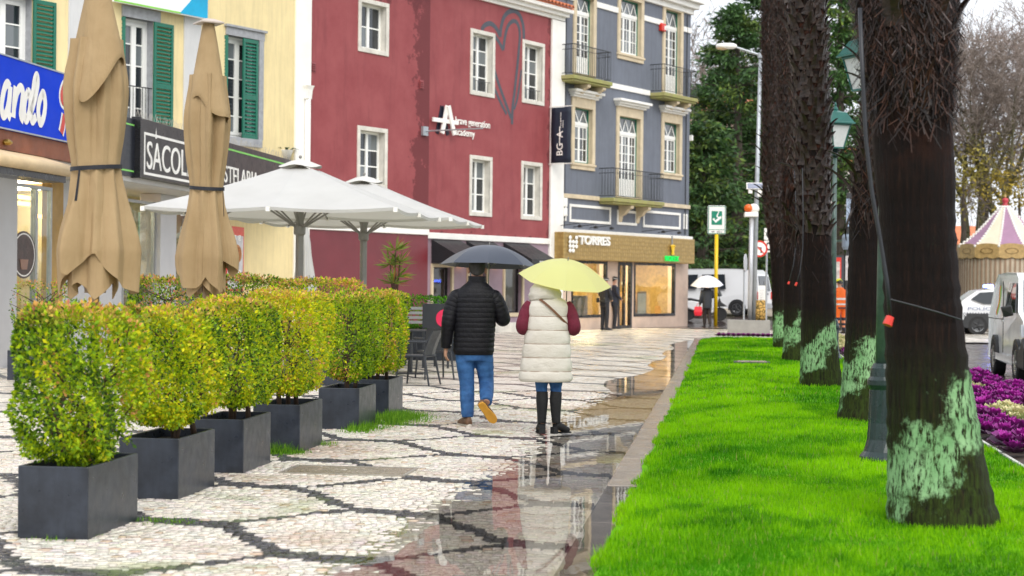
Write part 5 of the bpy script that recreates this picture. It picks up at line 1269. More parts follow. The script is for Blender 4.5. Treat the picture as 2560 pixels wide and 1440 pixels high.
def folded_parasol(x, y, s, label, ytop, yflap, ystrap, ymax, yhem, rflap, rstrap, rmax, seed, rot):
    Y = FPX / s; base = atY(x, 720, Y); zz = lambda py: atY(x, py, Y).z
    t = thing('folded_parasol', label, 'parasol', (base.x, base.y, 0), rot, 'folded tan parasols'); rr = random.Random(seed)
    ph = [rr.uniform(0, 6.28) for _ in range(8)]; zt, zf, zs, zm, zh = zz(ytop), zz(yflap), zz(ystrap), zz(ymax), zz(yhem)
    tri = lambda x: abs((x / math.pi) % 2 - 1) * 2 - 1          # sharp creases
    wp_ = lambda th: th + .35 * math.sin(th + ph[0]) + .2 * math.sin(2 * th + ph[3])
    def upper(u, th):
        d = .10 * math.sin(2 * th + ph[0]) + .06 * math.sin(3 * th + ph[1]); zb = zf + d * 1.3
        r = .05 + (rflap * 1.04 - .05) * u ** .92
        r *= 1 + u * (.20 * math.sin(2 * th + ph[2]) + .09 * tri(3 * wp_(th) + ph[1]) + .03 * tri(7 * th + ph[3]))
        if u > .95: r -= .012 * (u - .95) / .05
        return r, zt + (zb - zt) * u
    def mid(u, th):
        z = zf + .35 + (zs - zf - .35) * u; r = lerp_prof([(0, rflap * .7), (.4, rflap * .88), (1, rstrap)], u)
        r *= 1 + (.24 * tri(5 * wp_(th) + ph[4] + .5 * u) + .08 * tri(11 * th + ph[3])) * (1 - .5 * sstep(.75, 1, u))
        return r, z
    def low(u, th):
        w_ = wp_(th); hem = zh + .20 * (.5 + .5 * tri(4 * w_ + ph[5])) + .20 * (.5 + .5 * math.sin(2 * th + ph[6]))
        z = zs + (hem - zs) * u; q = (zs - z) / (zs - zh); r = rstrap + (rmax - rstrap) * min(1, q / .62) - rmax * .06 * max(0, q - .62) / .38
        k = sstep(0, .55, q); r *= 1 + k * (.30 * tri(4 * w_ + ph[7] + .4 * u) + .12 * tri(9 * th + ph[2] + .8 * u)) + (1 - k) * .12 * tri(9 * th + ph[1])
        return r, z
    def low2(u, th):
        hem = zh + .03 + .13 * (.5 + .5 * tri(4 * th + ph[1])); r = (rstrap * .8 + (rmax * .66 - rstrap * .8) * min(1, u / .6)) * (1 + .26 * sstep(0, .5, u) * tri(5 * wp_(th) + ph[6])); return r, zs - .02 + (hem - zs) * u
    sheet(upper, 34, 180).obj('canopy_top', m_tan, t, smooth=True); sheet(mid, 26, 180).obj('canopy_folds', m_tan, t, smooth=True)
    sheet(low, 40, 200).obj('canopy_hem', m_tan, t, smooth=True); sheet(low2, 24, 110).obj('canopy_lining', m_tan, t, smooth=True)
    ring = [(1.17 * rstrap * math.cos(a), 1.17 * rstrap * math.sin(a), zs + .015 * math.cos(a)) for a in [i * 2 * math.pi / 40 for i in range(41)]]
    st = M(); st.rings([[(p[0], p[1], p[2] - .016) for p in ring], [(p[0], p[1], p[2] + .016) for p in ring]], caps=False); st.add([(-rstrap * 1.0, -rstrap * .72, zs), (-rstrap * 1.1, -rstrap * .72, zs - .02), (-rstrap * 1.3, -rstrap * .75, zs - .26), (-rstrap * 1.18, -rstrap * .75, zs - .26)], [(0, 1, 2, 3)]); st.obj('strap', m_strap, t)
    M().tube([(0, 0, 0), (0, 0, zt - .05)], .032, 12).obj('pole', m_tanpole, t, smooth=True); M().box(-.3, .3, -.3, .3, 0, .06).obj('base', m_planter, t, bevel=.01)
    M().rings([[(.11 * sx, .11 * sy, zt + .0) for sx, sy in ((-1, -1), (1, -1), (1, 1), (-1, 1))], [(.11 * sx, .11 * sy, zt + .012) for sx, sy in ((-1, -1), (1, -1), (1, 1), (-1, 1))], [(.04 * sx, .04 * sy, zt + .045) for sx, sy in ((-1, -1), (1, -1), (1, 1), (-1, 1))]]).obj('cap', mat('cap_plastic', (.5, .42, .36), .4), t)
    for i in range(8):
        a = i * math.pi / 4 + .2; M().tube([(.05 * math.cos(a), .05 * math.sin(a), zt - .1), (.07 * math.cos(a), .07 * math.sin(a), zh + .06)], .012, 6).obj('rib', m_tanpole, t)
folded_parasol(238, 0, 330, 'tall folded tan parasol on the left with dark strap', -70, 215, 420, 640, 752, .225, .165, .255, 5, .6)
folded_parasol(515, 0, 275, 'folded tan parasol with a flat square cap, right of the taller one', 60, 285, 470, 625, 748, .195, .135, .225, 9, 2.1)

# ---- open white parasols
T = NT('white_canvas'); tc = T.n('TexCoord'); c = T.ramp(T.noise(1.2, 4, .6, tc.outputs['Object']), [(.3, (0.56, 0.56, 0.55)), (.7, (0.64, 0.64, 0.63))])
p_ = T.bsdf(c, .7, 0, .3); tr = T.n('BsdfTranslucent'); tr.inputs['Color'].default_value = (.75, .72, .6, 1); mx = T.n('MixShader'); mx.inputs[0].default_value = .25; T.l(p_, mx.inputs[1]); T.l(tr.outputs[0], mx.inputs[2]); m_canv = T.done(mx.outputs[0])
m_alug = mat('grey_parasol_pole', (0.27, 0.26, 0.24), .4, .12, 4, metal=.35)
def open_parasol(px, Y, label, zedge, zap, L=4.0):
    base = atY(px, 700, Y); t = thing('open_parasol', label, 'parasol', (base.x, base.y, 0), ST_ROT, 'open white parasols'); h = L / 2
    rim = [(-h, -h), (0, -h), (h, -h), (h, 0), (h, h), (0, h), (-h, h), (-h, 0)]
    for i in range(8):
        A, B = rim[i], rim[(i + 1) % 8]; m = M(); n = 10; rows = []
        for k in range(n + 1):
            u = .13 + .87 * k / n; row = []
            for j in range(7):
                v = j / 6; x = (A[0] * (1 - v) + B[0] * v) * u; y = (A[1] * (1 - v) + B[1] * v) * u
                sag = -.045 * math.sin(math.pi * v) * u - .05 * math.sin(math.pi * u); row.append((x, y, zap + (zedge - zap) * (u ** 1.05) + sag))
            rows.append(row)
        vs = [p for r_ in rows for p in r_]; m.add(vs, [(a * 7 + b, a * 7 + b + 1, (a + 1) * 7 + b + 1, (a + 1) * 7 + b) for a in range(n) for b in range(6)])
        e = [(p[0], p[1], p[2]) for p in rows[-1]]; o_ = len(m.v); m.add(e + [(p[0] * .995, p[1] * .995, p[2] - .05) for p in e], [(b, b + 1, 8 + b, 7 + b) for b in range(6)])
        m.obj('canopy_panel', m_canv, t, smooth=True)
    vc = M(); n = 24; rg = []
    for (r_, z) in ((.02, zap + .05), (.16, zap + .02), (.36, zap - .075)):
        rg.append([(r_ * math.cos(2 * math.pi * j / n), r_ * math.sin(2 * math.pi * j / n), z + (.02 * math.cos(8 * math.pi * j / n) if r_ > .3 else 0)) for j in range(n)])
    vc.rings(rg, caps=False).obj('vent_cap', mat('vent_canvas', (.58, .57, .53), .7, .1, 2), t, smooth=True); M().ball((0, 0, zap + .09), .03, 8, 5).obj('finial', m_alug, t)
    for i in range(8):
        A = Vector((rim[i][0], rim[i][1], zedge - .045)); T0 = Vector((0, 0, zap - .06)); M().tube([T0 + (A - T0) * .03, T0 + (A - T0) * .5 + Vector((0, 0, -.05)), A], .017, 6).obj('rib', m_alug, t)
        M().tube([(0, 0, zedge - .30), T0 + (A - T0) * .42 + Vector((0, 0, -.06))], .016, 6).obj('strut', m_alug, t)
        d = A.xy.normalized(); M().box(-.03, .03, -.03, .03, -.04, .03).obj('rib_end', m_wht, t, loc=(A.x, A.y, A.z + .01))
    m = M(); n = 12; m.rings([[(r_ * (1 + .18 * (j % 3 == 0)) * math.cos(2 * math.pi * j / n), r_ * (1 + .18 * (j % 3 == 0)) * math.sin(2 * math.pi * j / n), z) for j in range(n)] for r_, z in ((.058, 0), (.058, zap - .03))]); m.obj('pole', m_alug, t)
    M().lathe([(.06, zedge - .40), (.10, zedge - .36), (.10, zedge - .24), (.06, zedge - .2)], 12).obj('hub', m_alug, t); M().box(-.4, .4, -.4, .4, 0, .09).obj('base', m_planter, t, bevel=.015)
open_parasol(748, 28.5, 'nearer open white square parasol over the cafe terrace', 2.68, 3.5)
open_parasol(908, 32.8, 'farther open white square parasol, partly behind the nearer one', 2.70, 3.5)
# closed white parasol against the wall
wp = atY(762, 640, 40.5); wf = thing('closed_white_parasol', 'closed white parasol standing before the dark red wall', 'parasol', (wp.x, wp.y, 0))
sheet(lambda u, th: (lerp_prof([(0, .06), (.35, .13), (1, .24)], u) * (1 + .22 * sstep(.1, .6, u) * math.sin(8 * th)), 2.95 - 1.75 * u), 20, 80).obj('canopy', m_canv, wf, smooth=True); M().tube([(0, 0, 0), (0, 0, 3.0)], .03, 8).obj('pole', m_alug, wf); M().box(-.3, .3, -.3, .3, 0, .07).obj('base', m_planter, wf)

# ---- terrace chairs and table
m_resin = mat('anthracite_resin', (0.022, 0.026, 0.032), .42, .15, 8, .2, 90)
def chair(x, y, rz, label):
    c = thing('terrace_chair', label, 'chair', (x, y, 0), rz, 'terrace chairs')
    M().box(-.23, .23, -.22, .24, .425, .455).obj('seat', m_resin, c, bevel=.012)
    bk = M(); rg = []
    for k in range(7):
        z = .46 + k * .06; yy = -.22 - .012 * k - .002 * k * k; rg.append([(-.225, yy + .02, z), (0, yy - .02, z), (.225, yy + .02, z), (.225, yy + .04, z), (0, yy, z), (-.225, yy + .04, z)])
    bk.rings(rg).obj('backrest', m_resin, c)
    for sx in (-1, 1):
        M().tube([(sx * .21, .2, .44), (sx * .235, .25, 0)], [.02, .014], 8).obj('leg', m_resin, c); M().tube([(sx * .21, -.2, .44), (sx * .24, -.29, 0)], [.02, .014], 8).obj('leg', m_resin, c)
        M().tube([(sx * .235, .2, .44), (sx * .255, .21, .64)], .015, 7).obj('arm_post', m_resin, c); M().box(sx * .255 - .022, sx * .255 + .022, -.25, .25, .64, .665).obj('armrest', m_resin, c, bevel=.008)
    return c
g0 = G(1085, 948); g1 = G(1046, 962); g2 = G(1078, 905); g3 = G(1030, 940)
chair(g0.x, g0.y, .35, 'dark grey resin armchair beside the man\'s left hand'); chair(g1.x - .02, g1.y - .1, 1.25, 'dark grey resin armchair half hidden by the last shrub'); chair(g2.x + .05, g2.y + .4, 3.3, 'dark grey resin armchair behind the table, facing the camera')
tb3 = thing('terrace_table', 'small dark terrace table between the resin chairs', 'table', (g3.x - .05, g3.y + .5, 0))
M().box(-.36, .36, -.36, .36, .72, .745).obj('top', m_resin, tb3, bevel=.006); M().tube([(0, 0, .03), (0, 0, .72)], .03, 8).obj('column', m_iron, tb3); M().box(-.22, .22, -.22, .22, 0, .03).obj('base', m_iron, tb3, bevel=.008)
# windbreak panel with a red round mark, slatted bench, low hedge, palm lily
q = atY(1090, 775, 30.5); wb_ = thing('menu_board', 'dark terrace screen with a pink-red round mark', 'screen', (q.x, q.y, 0))
M().box(-.24, .24, 0, .03, .72, 1.16).obj('panel', m_resin, wb_, bevel=.006); M().prism([(.16 + .16 * math.cos(i * .3), .9 + .16 * math.sin(i * .3)) for i in range(21)], 'y', -.012, -.002).obj('round_mark', mat('pink_red_print', (.72, .02, .09), .4), wb_)
M().ribbon([(.12, .93), (.17, .98), (.17, .82)], .035, -.016).obj('white_stroke', m_wht, wb_)
for sx in (-.22, .22): M().box(sx - .02, sx + .02, .0, .04, 0, .72).obj('leg', m_resin, wb_)
q = atY(1052, 775, 31.5); be = thing('slatted_bench', 'slatted bench back showing between shrub and menu screen', 'bench', (q.x, q.y, 0))
for k in range(4): M().box(-.3, .3, 0, .03, .78 + k * .085, .83 + k * .085).obj('slat', m_alu, be)
M().box(-.3, .3, -.4, 0, .42, .46).obj('seat', m_resin, be)
for sx in (-.28, .28): M().box(sx - .02, sx + .02, .03, .06, 0, 1.1).obj('post', m_resin, be); M().box(sx - .02, sx + .02, -.38, -.34, 0, .42).obj('leg', m_resin, be)
q = atY(1082, 748, 33.8)
lh = thing('low_hedge', 'low bright green hedge in a long trough before the shop windows', 'hedge', (q.x, q.y, 0), ST_ROT)
V, C = hedge_foliage(5200, 1.5, .5, .62, 1.26, {'dg': 2, 'g': 3.5, 'yg': .8}, .05, 51, 0, False); C = C * np.array([.55, 1.0, .9])
o = link('foliage', np_mesh('foliage', V, np.arange(len(V)).reshape(-1, 4), m_leaf, C), lh); o['kind'] = 'stuff'; M().box(-.75, .75, -.2, .2, 0, .62).obj('trough', m_planter, lh, bevel=.01)
dr_ = atY(988, 660, 36.5); dl = thing('palm_lily', 'spiky palm lily with several leaf rosettes before the red wall', 'plant', (dr_.x, dr_.y, 0))
M().lathe([(.2, 0), (.28, .5), (.3, .52), (.24, .5)], 14).obj('pot', m_planter, dl)
for i, (x, y) in enumerate(((989, 625), (976, 661), (1000, 655), (994, 692), (984, 708))):
    p = atY(x, y, 36.5 + random.uniform(-.15, .15)) - Vector((dr_.x, dr_.y, 0)); M().tube([(0, 0, .48), (p.x * .4, p.y * .4, .48 + (p.z - .48) * .5), p], [.025, .02, .015], 7).obj('stem', m_bark, dl)
    n = 46; D = rng.normal(0, 1, (n, 3)); D[:, 2] = np.abs(D[:, 2]) * .8 - .15; D /= np.linalg.norm(D, axis=1, keepdims=True); Pp = np.tile(np.array(p), (n, 1)); col = np.array([.16, .24, .03])[None] * rng.uniform(.6, 1.5, n)[:, None]; col[rng.random(n) < .2] = (.42, .2, .06)
    V, C = leaf_quads(Pp, D, .36, .09, col, .2); link('leaf_rosette', np_mesh('leaf_rosette', V, np.arange(len(V)).reshape(-1, 4), m_leaf, C), dl)
# ------------------------------------------------------------------ palms
rng = np.random.default_rng(23); random.seed(23)
T = NT('palm_trunk'); tc = T.n('TexCoord'); ob = tc.outputs['Object']; oi = T.n('ObjectInfo'); sp = T.n('SeparateXYZ'); T.l(ob, sp.inputs[0]); z_ = sp.outputs[2]
off = T.n('VectorMath', operation='ADD'); cmb = T.n('CombineXYZ'); T.l(T.math('MULTIPLY', oi.outputs['Random'], 37.0), cmb.inputs[0]); T.l(ob, off.inputs[0]); T.l(cmb.outputs[0], off.inputs[1]); v = off.outputs[0]
mp = T.n('Mapping'); mp.inputs['Scale'].default_value = (22, 22, 1.4); T.l(v, mp.inputs['Vector']); grain = T.noise(2.0, 6, .7, mp.outputs['Vector'])
mp2 = T.n('Mapping'); mp2.inputs['Scale'].default_value = (1.5, 1.5, 14); T.l(v, mp2.inputs['Vector']); rings_ = T.noise(2.0, 3, .6, mp2.outputs['Vector'])
c = T.ramp(grain, [(.32, (.003, .002, .0018)), (.55, (.010, .0055, .0045)), (.8, (.038, .019, .013))])
up = T.ramp(z_, [(.12, 0.0), (.32, 1.0)])     # ramps run on z/8
zr = T.math('DIVIDE', z_, 8.0); up = T.ramp(zr, [(.25, 0.0), (.45, 1.0)])
c = T.mix(T.math('MULTIPLY', up, T.ramp(T.noise(5, 5, .7, v), [(.45, 0.0), (.65, .8)])), c, (.075, .022, .010))
mossm = T.math('MULTIPLY', T.ramp(zr, [(.03, .9), (.15, 0.0)]), T.ramp(T.noise(2.2, 5, .7, mp.outputs['Vector']), [(.35, 0.0), (.62, .8)]))
c = T.mix(mossm, c, (.045, .075, .010))
# pale green crust of old paint and lichen, on a slanting band near the foot
band = T.math('SUBTRACT', z_, T.math('ADD', T.math('MULTIPLY', sp.outputs[0], .75), .62)); bandm = T.ramp(T.math('ABSOLUTE', band), [(.12, 1.0), (.48, 0.0)])
ln = T.noise(3.2, 9, .72, v); lich = T.ramp(T.math('ADD', ln, T.math('MULTIPLY', bandm, .30)), [(.66, 0.0), (.75, .95)])
mp3 = T.n('Mapping'); mp3.inputs['Scale'].default_value = (30, 30, 8); T.l(v, mp3.inputs['Vector']); lich = T.math('MULTIPLY', lich, T.ramp(T.noise(1.5, 4, .7, mp3.outputs['Vector']), [(.40, 0.0), (.52, 1.0)]))
lcol = T.ramp(T.noise(6, 4, .6, v), [(.3, (.17, .36, .15)), (.7, (.34, .56, .29))]); c = T.mix(lich, c, lcol)
h_ = T.math('ADD', grain, T.math('MULTIPLY', rings_, .1))
m_palm = T.done(T.bsdf(c, T.ramp(grain, [(.3, .5), (.7, .8)]), 0, .12, T.bump(h_, .8, .02)))
m_boot = mat('palm_leaf_base', (0.014, 0.008, 0.006), .42, .6, 14, .5, 60, col2=(.042, .020, .011)); m_frond = leaf_mat('palm_frond', .25, .5)
def boot_mesh(l, w, curl):
    m = M(); n = 4; top = []; bot = []
    for k in range(n + 1):
        u = k / n; ww = w * (1 - .55 * u); zz = l * u; yy = -.012 - curl * u * u
        top.append([(-ww / 2, yy + .014 * u, zz), (0, yy - .02, zz + .02 * u), (ww / 2, yy + .014 * u, zz)])
    vs = [p for r_ in top for p in r_]; m.add(vs, [(a * 3 + b, a * 3 + b + 1, (a + 1) * 3 + b + 1, (a + 1) * 3 + b) for a in range(n) for b in range(2)])
    b_ = [(p[0] * .9, p[1] + .012, p[2]) for p in vs]; m.add(b_, [(a * 3 + b, (a + 1) * 3 + b, (a + 1) * 3 + b + 1, a * 3 + b + 1) for a in range(n) for b in range(2)])
    return m.mesh('leaf_base', m_boot)
boots = [boot_mesh(.17, .17, .05), boot_mesh(.2, .15, .09), boot_mesh(.15, .19, .035)]; rag = [boot_mesh(.34, .07, .16), boot_mesh(.42, .05, .24)]
m_fib = attr_mat('palm_fibre', .55, .3)
def fan_mesh():
    n = 22; V = []; F = []; C = []
    for i in range(n):
        a = -1.25 + 2.5 * i / (n - 1); L = .95 * (1 - .25 * abs(a) / 1.25); d = Vector((math.sin(a), math.cos(a), 0)); sd = Vector((d.y, -d.x, 0)); b0 = Vector((0, .9, 0)); o = len(V)
        V += [b0 - sd * .01, b0 + d * L * .55 - sd * .035 + Vector((0, 0, .04)), b0 + d * L + Vector((0, 0, -.22 - .1 * random.random())), b0 + d * L * .55 + sd * .035 + Vector((0, 0, .04))]; F.append((o, o + 1, o + 2, o + 3)); C += [(.05 + .03 * random.random(), .12, .02)] * 4
    o = len(V); V += [Vector((-.02, 0, 0)), Vector((.02, 0, 0)), Vector((.012, .92, .01)), Vector((-.012, .92, .01))]; F.append((o, o + 1, o + 2, o + 3)); C += [(.08, .07, .02)] * 4
    return np_mesh('frond', np.array([tuple(p) for p in V]), F, m_frond, np.array(C))
fan = fan_mesh()
def palm(prof, Y, boot_y, label, lean_top=(0, 0), nboot=(10, 9), rag_y=None, fib=None):
    p0 = atY(prof[0][1], prof[0][0], Y); p = thing('palm_tree', label, 'palm', (p0.x, p0.y, 0.03), 0, 'palms on the lawn'); m = M(); rg = []; s = FPX / Y
    pts = []
    for (y, x, w) in prof: q = atY(x, y, Y); pts.append((q.x - p0.x, 0.0, q.z - .03, w / 2 / s))
    pts[0] = (pts[0][0], 0, -.12, pts[0][3] * 1.02); pts.insert(1, (pts[0][0], 0, .04, pts[0][3] * .985))
    HT = max(8.6, CAMH + 720 / s + 3.2); xt, zt, rt = pts[-1][0], pts[-1][2], pts[-1][3]; pts.append((xt - .05, 0, HT, rt * .85))
    zs = []; z = -.12
    while z < HT: zs.append(z); z += .06 if z < 2 else .09
    zs.append(HT); nn = 40; px_ = [q[2] for q in pts]; cx = np.interp(zs, px_, [q[0] for q in pts]); rad = np.interp(zs, px_, [q[3] for q in pts])
    for k, z in enumerate(zs):
        row = []
        for j in range(nn):
            a = 2 * math.pi * j / nn; nz = mnoise.noise(Vector((math.cos(a) * 2.2 + p0.x, math.sin(a) * 2.2, z * 1.1))) * .05 + mnoise.noise(Vector((math.cos(a) * 9, math.sin(a) * 9 + p0.y, z * 2.0))) * .022
            fl = .05 * math.exp(-max(z, 0) / .12) * mnoise.noise(Vector((math.cos(a) * 4, math.sin(a) * 4, p0.y))); r_ = rad[k] * (1 + nz + fl) + .006 * math.sin(z * 60); row.append((cx[k] + r_ * math.cos(a), r_ * math.sin(a), z))
        rg.append(row)
    m.rings(rg).obj('trunk', m_palm, p, smooth=True)
    zb = atY(prof[0][1], boot_y, Y).z; k = 0; z = zb; row = 0
    ztop = min(HT - .2, CAMH + 735 / s + .35)
    while z < ztop:
        r_ = float(np.interp(z, zs, rad)); x_ = float(np.interp(z, zs, cx)); nb = nboot[0]
        for j in range(nb):
            a = 2 * math.pi * (j + .5 * (row % 2)) / nb + random.uniform(-.08, .08)
            if math.sin(a) > .35: continue      # the far side of the trunk stays bare
            o = link('leaf_base', random.choice(boots), p); o.location = (x_ + r_ * .97 * math.cos(a), r_ * .97 * math.sin(a), z + random.uniform(-.02, .02)); sc = r_ / .26 * random.uniform(.8, 1.15); o.scale = (sc, sc, sc); o.rotation_euler = (random.uniform(-.12, .2), random.uniform(-.25, .25), a + math.pi / 2)
        z += nboot[1] / 100; row += 1
    if rag_y:
        for _ in range(rag_y[2]):
            z = atY(prof[0][1], random.uniform(rag_y[0], rag_y[1]), Y).z; r_ = float(np.interp(z, zs, rad)); x_ = float(np.interp(z, zs, cx)); a = random.uniform(math.pi * .8, math.pi * 1.55)
            o = link('dead_leaf_stub', random.choice(rag), p); o.location = (x_ + r_ * .96 * math.cos(a), r_ * .96 * math.sin(a), z); o.rotation_euler = (random.choice([random.uniform(.1, .7), random.uniform(2.2, 2.9)]), random.uniform(-.4, .4), a + math.pi / 2); sc = random.uniform(.6, 1.2) * min(1, Y / 24); o.scale = (sc, sc, sc)
    if fib:
        g = np.random.default_rng(int(Y * 10)); n = fib[2]; zlo = atY(prof[0][1], fib[0], Y).z; zz = zlo + (min(ztop, atY(prof[0][1], fib[1], Y).z) - zlo) * g.random(n) ** .62; th = g.uniform(math.pi * .95, math.pi * 2.05, n); r_ = np.interp(zz, zs, rad); x_ = np.interp(zz, zs, cx)
        nrm = np.stack([np.cos(th), np.sin(th), 0 * th], 1); tan = np.stack([-np.sin(th), np.cos(th), 0 * th], 1); P = np.stack([x_, 0 * x_, zz], 1) + nrm * (r_ * g.uniform(.97, 1.03, n))[:, None]
        up_ = np.where(g.random(n) < .6, 1.0, -1.0)[:, None]; D = np.array([[0, 0, 1.0]]) * up_ * .9 + tan * g.normal(0, .6, n)[:, None] + nrm * (np.abs(g.normal(.0, .22, n)))[:, None]; D /= np.linalg.norm(D, axis=1, keepdims=True); L = g.uniform(.07, .26, n)[:, None] * fib[3]; W = np.cross(D, nrm) * g.uniform(.0012, .0048, n)[:, None] * fib[3]
        V = np.stack([P - W, P + W, P + D * L * .6 + W * .8 + nrm * .012, P + D * L * .6 - W * .8 + nrm * .012, P + D * L + nrm * .03], 1); F = (np.array([[0, 1, 2, 3], [3, 2, 4, 4]])[None] + (np.arange(n) * 5)[:, None, None]).reshape(-1, 4)
        Fq = F[0::2]; hue = g.random(n)[:, None]; col = np.array([.007, .0045, .004])[None] * (1 - hue ** 2) + np.array([.060, .022, .011])[None] * hue ** 2; col[g.random(n) < .03] = (.11, .085, .08)
        o = link('trunk_fibre', np_mesh('trunk_fibre', V.reshape(-1, 3), Fq, m_fib, np.repeat(col, 5, 0)), p); o['kind'] = 'stuff'
    for i in range(26):
        o = link('frond', fan, p); a = i * 2.4; el = random.uniform(-.35, 1.1); o.location = (xt - .05, 0, HT - .15 + .2 * (el > .3)); o.rotation_euler = (el, 0, a); o.scale = (1.25,) * 3
    return p
palm([(1337, 2359, 278), (1250, 2352, 262), (1150, 2340, 238), (1000, 2324, 216), (850, 2312, 196), (700, 2303, 188), (550, 2292, 186), (400, 2284, 192), (300, 2280, 204), (200, 2272, 215), (100, 2265, 232), (0, 2262, 250), (-300, 2255, 236), (-1200, 2238, 205)], 10.7, 90, 'nearest palm trunk, thick and dark, with a broad pale green patch near its foot', nboot=(6, 30), rag_y=(-60, 250, 6), fib=(350, -80, 4500, 1.1))
palm([(1066, 2146, 108), (1000, 2150, 98), (900, 2156, 92), (800, 2160, 88), (600, 2166, 84), (480, 2172, 84), (350, 2192, 86), (200, 2212, 84), (0, 2228, 84)], 18.96, 470, 'palm trunk half hidden behind the green lamp post', nboot=(8, 13), rag_y=(430, 560, 9), fib=(600, -20, 3400, 1.3))
palm([(977, 2053, 108), (900, 2050, 96), (800, 2045, 86), (700, 2042, 80), (600, 2038, 76), (500, 2035, 76), (400, 2031, 84), (300, 2030, 85), (200, 2025, 85), (100, 2018, 90), (0, 2012, 95)], 25.5, 590, 'palm trunk with criss-cross leaf bases in the middle of the row', nboot=(9, 11), rag_y=(400, 600, 10), fib=(700, -20, 900, 1.3))
palm([(909, 1984, 58), (850, 1984, 50), (700, 1982, 46), (560, 1979, 46), (400, 1976, 46), (300, 1973, 46), (100, 1964, 48), (0, 1960, 48)], 34.3, 420, 'reddish palm trunk, fourth in the row, just behind the middle one', nboot=(9, 13), rag_y=(380, 620, 10), fib=(660, -20, 3000, 1.6))
palm([(878, 1953, 42), (800, 1950, 37), (650, 1946, 37), (560, 1938, 44), (450, 1932, 48), (350, 1930, 44), (200, 1925, 35), (0, 1922, 33)], 41.0, 560, 'farthest slim palm trunk on the lawn, next to the grey lamp column', nboot=(10, 12), rag_y=(300, 600, 18), fib=(660, -20, 3000, 1.8))
# irrigation hoses hanging on the palms
m_hose = mat('black_hose', (.02, .022, .028), .45)
for (pts, Y, r_, lab) in (([(2150, 20), (2157, 200), (2165, 350), (2180, 480), (2201, 600), (2217, 700), (2226, 792)], 10.28, .013, 'thick black hose hanging down the nearest palm with a red nozzle'), ([(1986, 420), (1990, 520), (1991, 600), (1984, 660), (1973, 704)], 33.9, .010, 'thin black hose on the reddish palm, left of the two red nozzles'), ([(2006, 420), (2008, 540), (2007, 620), (2000, 680), (1992, 706)], 25.1, .008, 'thin black hose beside the middle palm with a red nozzle')):
    P0 = atY(pts[-1][0], pts[-1][1], Y); h = thing('irrigation_hose', lab, 'hose', P0, 0, 'hoses on the palms'); q = [atY(x, y, Y) - P0 for x, y in pts]
    M().tube(q, r_, 7).obj('hose', m_hose, h, smooth=True); M().tube([q[-1], q[-1] + Vector((-.02, -.01, -.05))], [r_ * 1.9, r_ * 2.3], 8).obj('nozzle', m_red, h)
wr_ = thing('tie_wire', 'thin black wire tied across the nearest palm trunk', 'wire'); M().tube([atY(2224, 748, 10.42), atY(2290, 765, 10.40), atY(2350, 782, 10.40), atY(2402, 799, 10.5)], .005, 5).obj('wire', m_hose, wr_)

# ------------------------------------------------------------------ green lantern posts
m_post = mat('weathered_green_post', (0.045, 0.085, 0.075), .4, .35, 5, .15, 40, col2=(.10, .16, .14)); m_post_d = mat('dark_green_cast_iron', (0.012, 0.028, 0.028), .3, .3, 6, .15, 40); m_lgreen = mat('lantern_green', (0.012, 0.11, 0.09), .35, .15, 5); m_opal = mat('opal_lantern_glass', (.62, .64, .64), .3, .08, 4)
def lantern_post(x, Y, label, lx=0.0, lean=0.0):
    b = atY(x, 700, Y); t = thing('lantern_post', label, 'street lamp', (b.x, b.y, 0.05), .4, 'green lantern posts')
    n = 24; prof = [(.19, -.06), (.19, .04), (.185, .06), (.15, .10), (.125, .2), (.115, .34), (.108, .62), (.125, .66), (.125, .70), (.105, .73), (.10, .80), (.075, .84)]
    m = M(); m.rings([[(r_ * (1 - .06 * (j % 2 if .1 < z < .62 else 0)) * math.cos(2 * math.pi * j / n), r_ * (1 - .06 * (j % 2 if .1 < z < .62 else 0)) * math.sin(2 * math.pi * j / n), z) for j in range(n)] for r_, z in prof]); m.obj('pedestal', m_post_d, t)
    M().tube([(0, 0, .82), (lx * .3, 0, 2.4), (lx, 0, 4.2)], [.06, .05, .04], 12).obj('pole', m_post, t, smooth=True)
    M().lathe([(.05, 4.08), (.09, 4.12), (.05, 4.18), (.11, 4.22), (.06, 4.26)], 12, (lx, 0)).obj('collar', m_post_d, t)
    zb, zg, ze = 4.26, 4.72, 4.76; L = M()
    sq = lambda r_, z: [(lx + r_ * sx, r_ * sy, z) for sx, sy in ((-1, -1), (1, -1), (1, 1), (-1, 1))]
    L.rings([sq(.13, zb), sq(.13, zb + .03)])
    for sx, sy in ((-1, -1), (1, -1), (1, 1), (-1, 1)): L.tube([(lx + .125 * sx, .125 * sy, zb + .03), (lx + .215 * sx, .215 * sy, zg)], .014, 5)
    L.rings([sq(.235, zg), sq(.235, zg + .03)]); l_ = L.obj('lantern', m_lgreen, t)
    for k in range(4):
        c0 = [(-1, -1), (1, -1), (1, 1), (-1, 1)][k]; c1 = [(-1, -1), (1, -1), (1, 1), (-1, 1)][(k + 1) % 4]
        M().add([(lx + .118 * c0[0], .118 * c0[1], zb + .03), (lx + .118 * c1[0], .118 * c1[1], zb + .03), (lx + .208 * c1[0], .208 * c1[1], zg), (lx + .208 * c0[0], .208 * c0[1], zg)], [(0, 1, 2, 3)]).obj('glass_panel', m_opal, l_)
    M().rings([sq(.29, ze - .01), sq(.29, ze + .015), sq(.27, ze + .03), sq(.16, ze + .22), sq(.08, ze + .25), sq(.05, ze + .27)]).obj('lantern_roof', m_lgreen, l_); M().lathe([(.05, ze + .26), (.055, ze + .3), (.02, ze + .36), (.028, ze + .39), (.005, ze + .44)], 10, (lx, 0)).obj('finial', m_lgreen, l_)
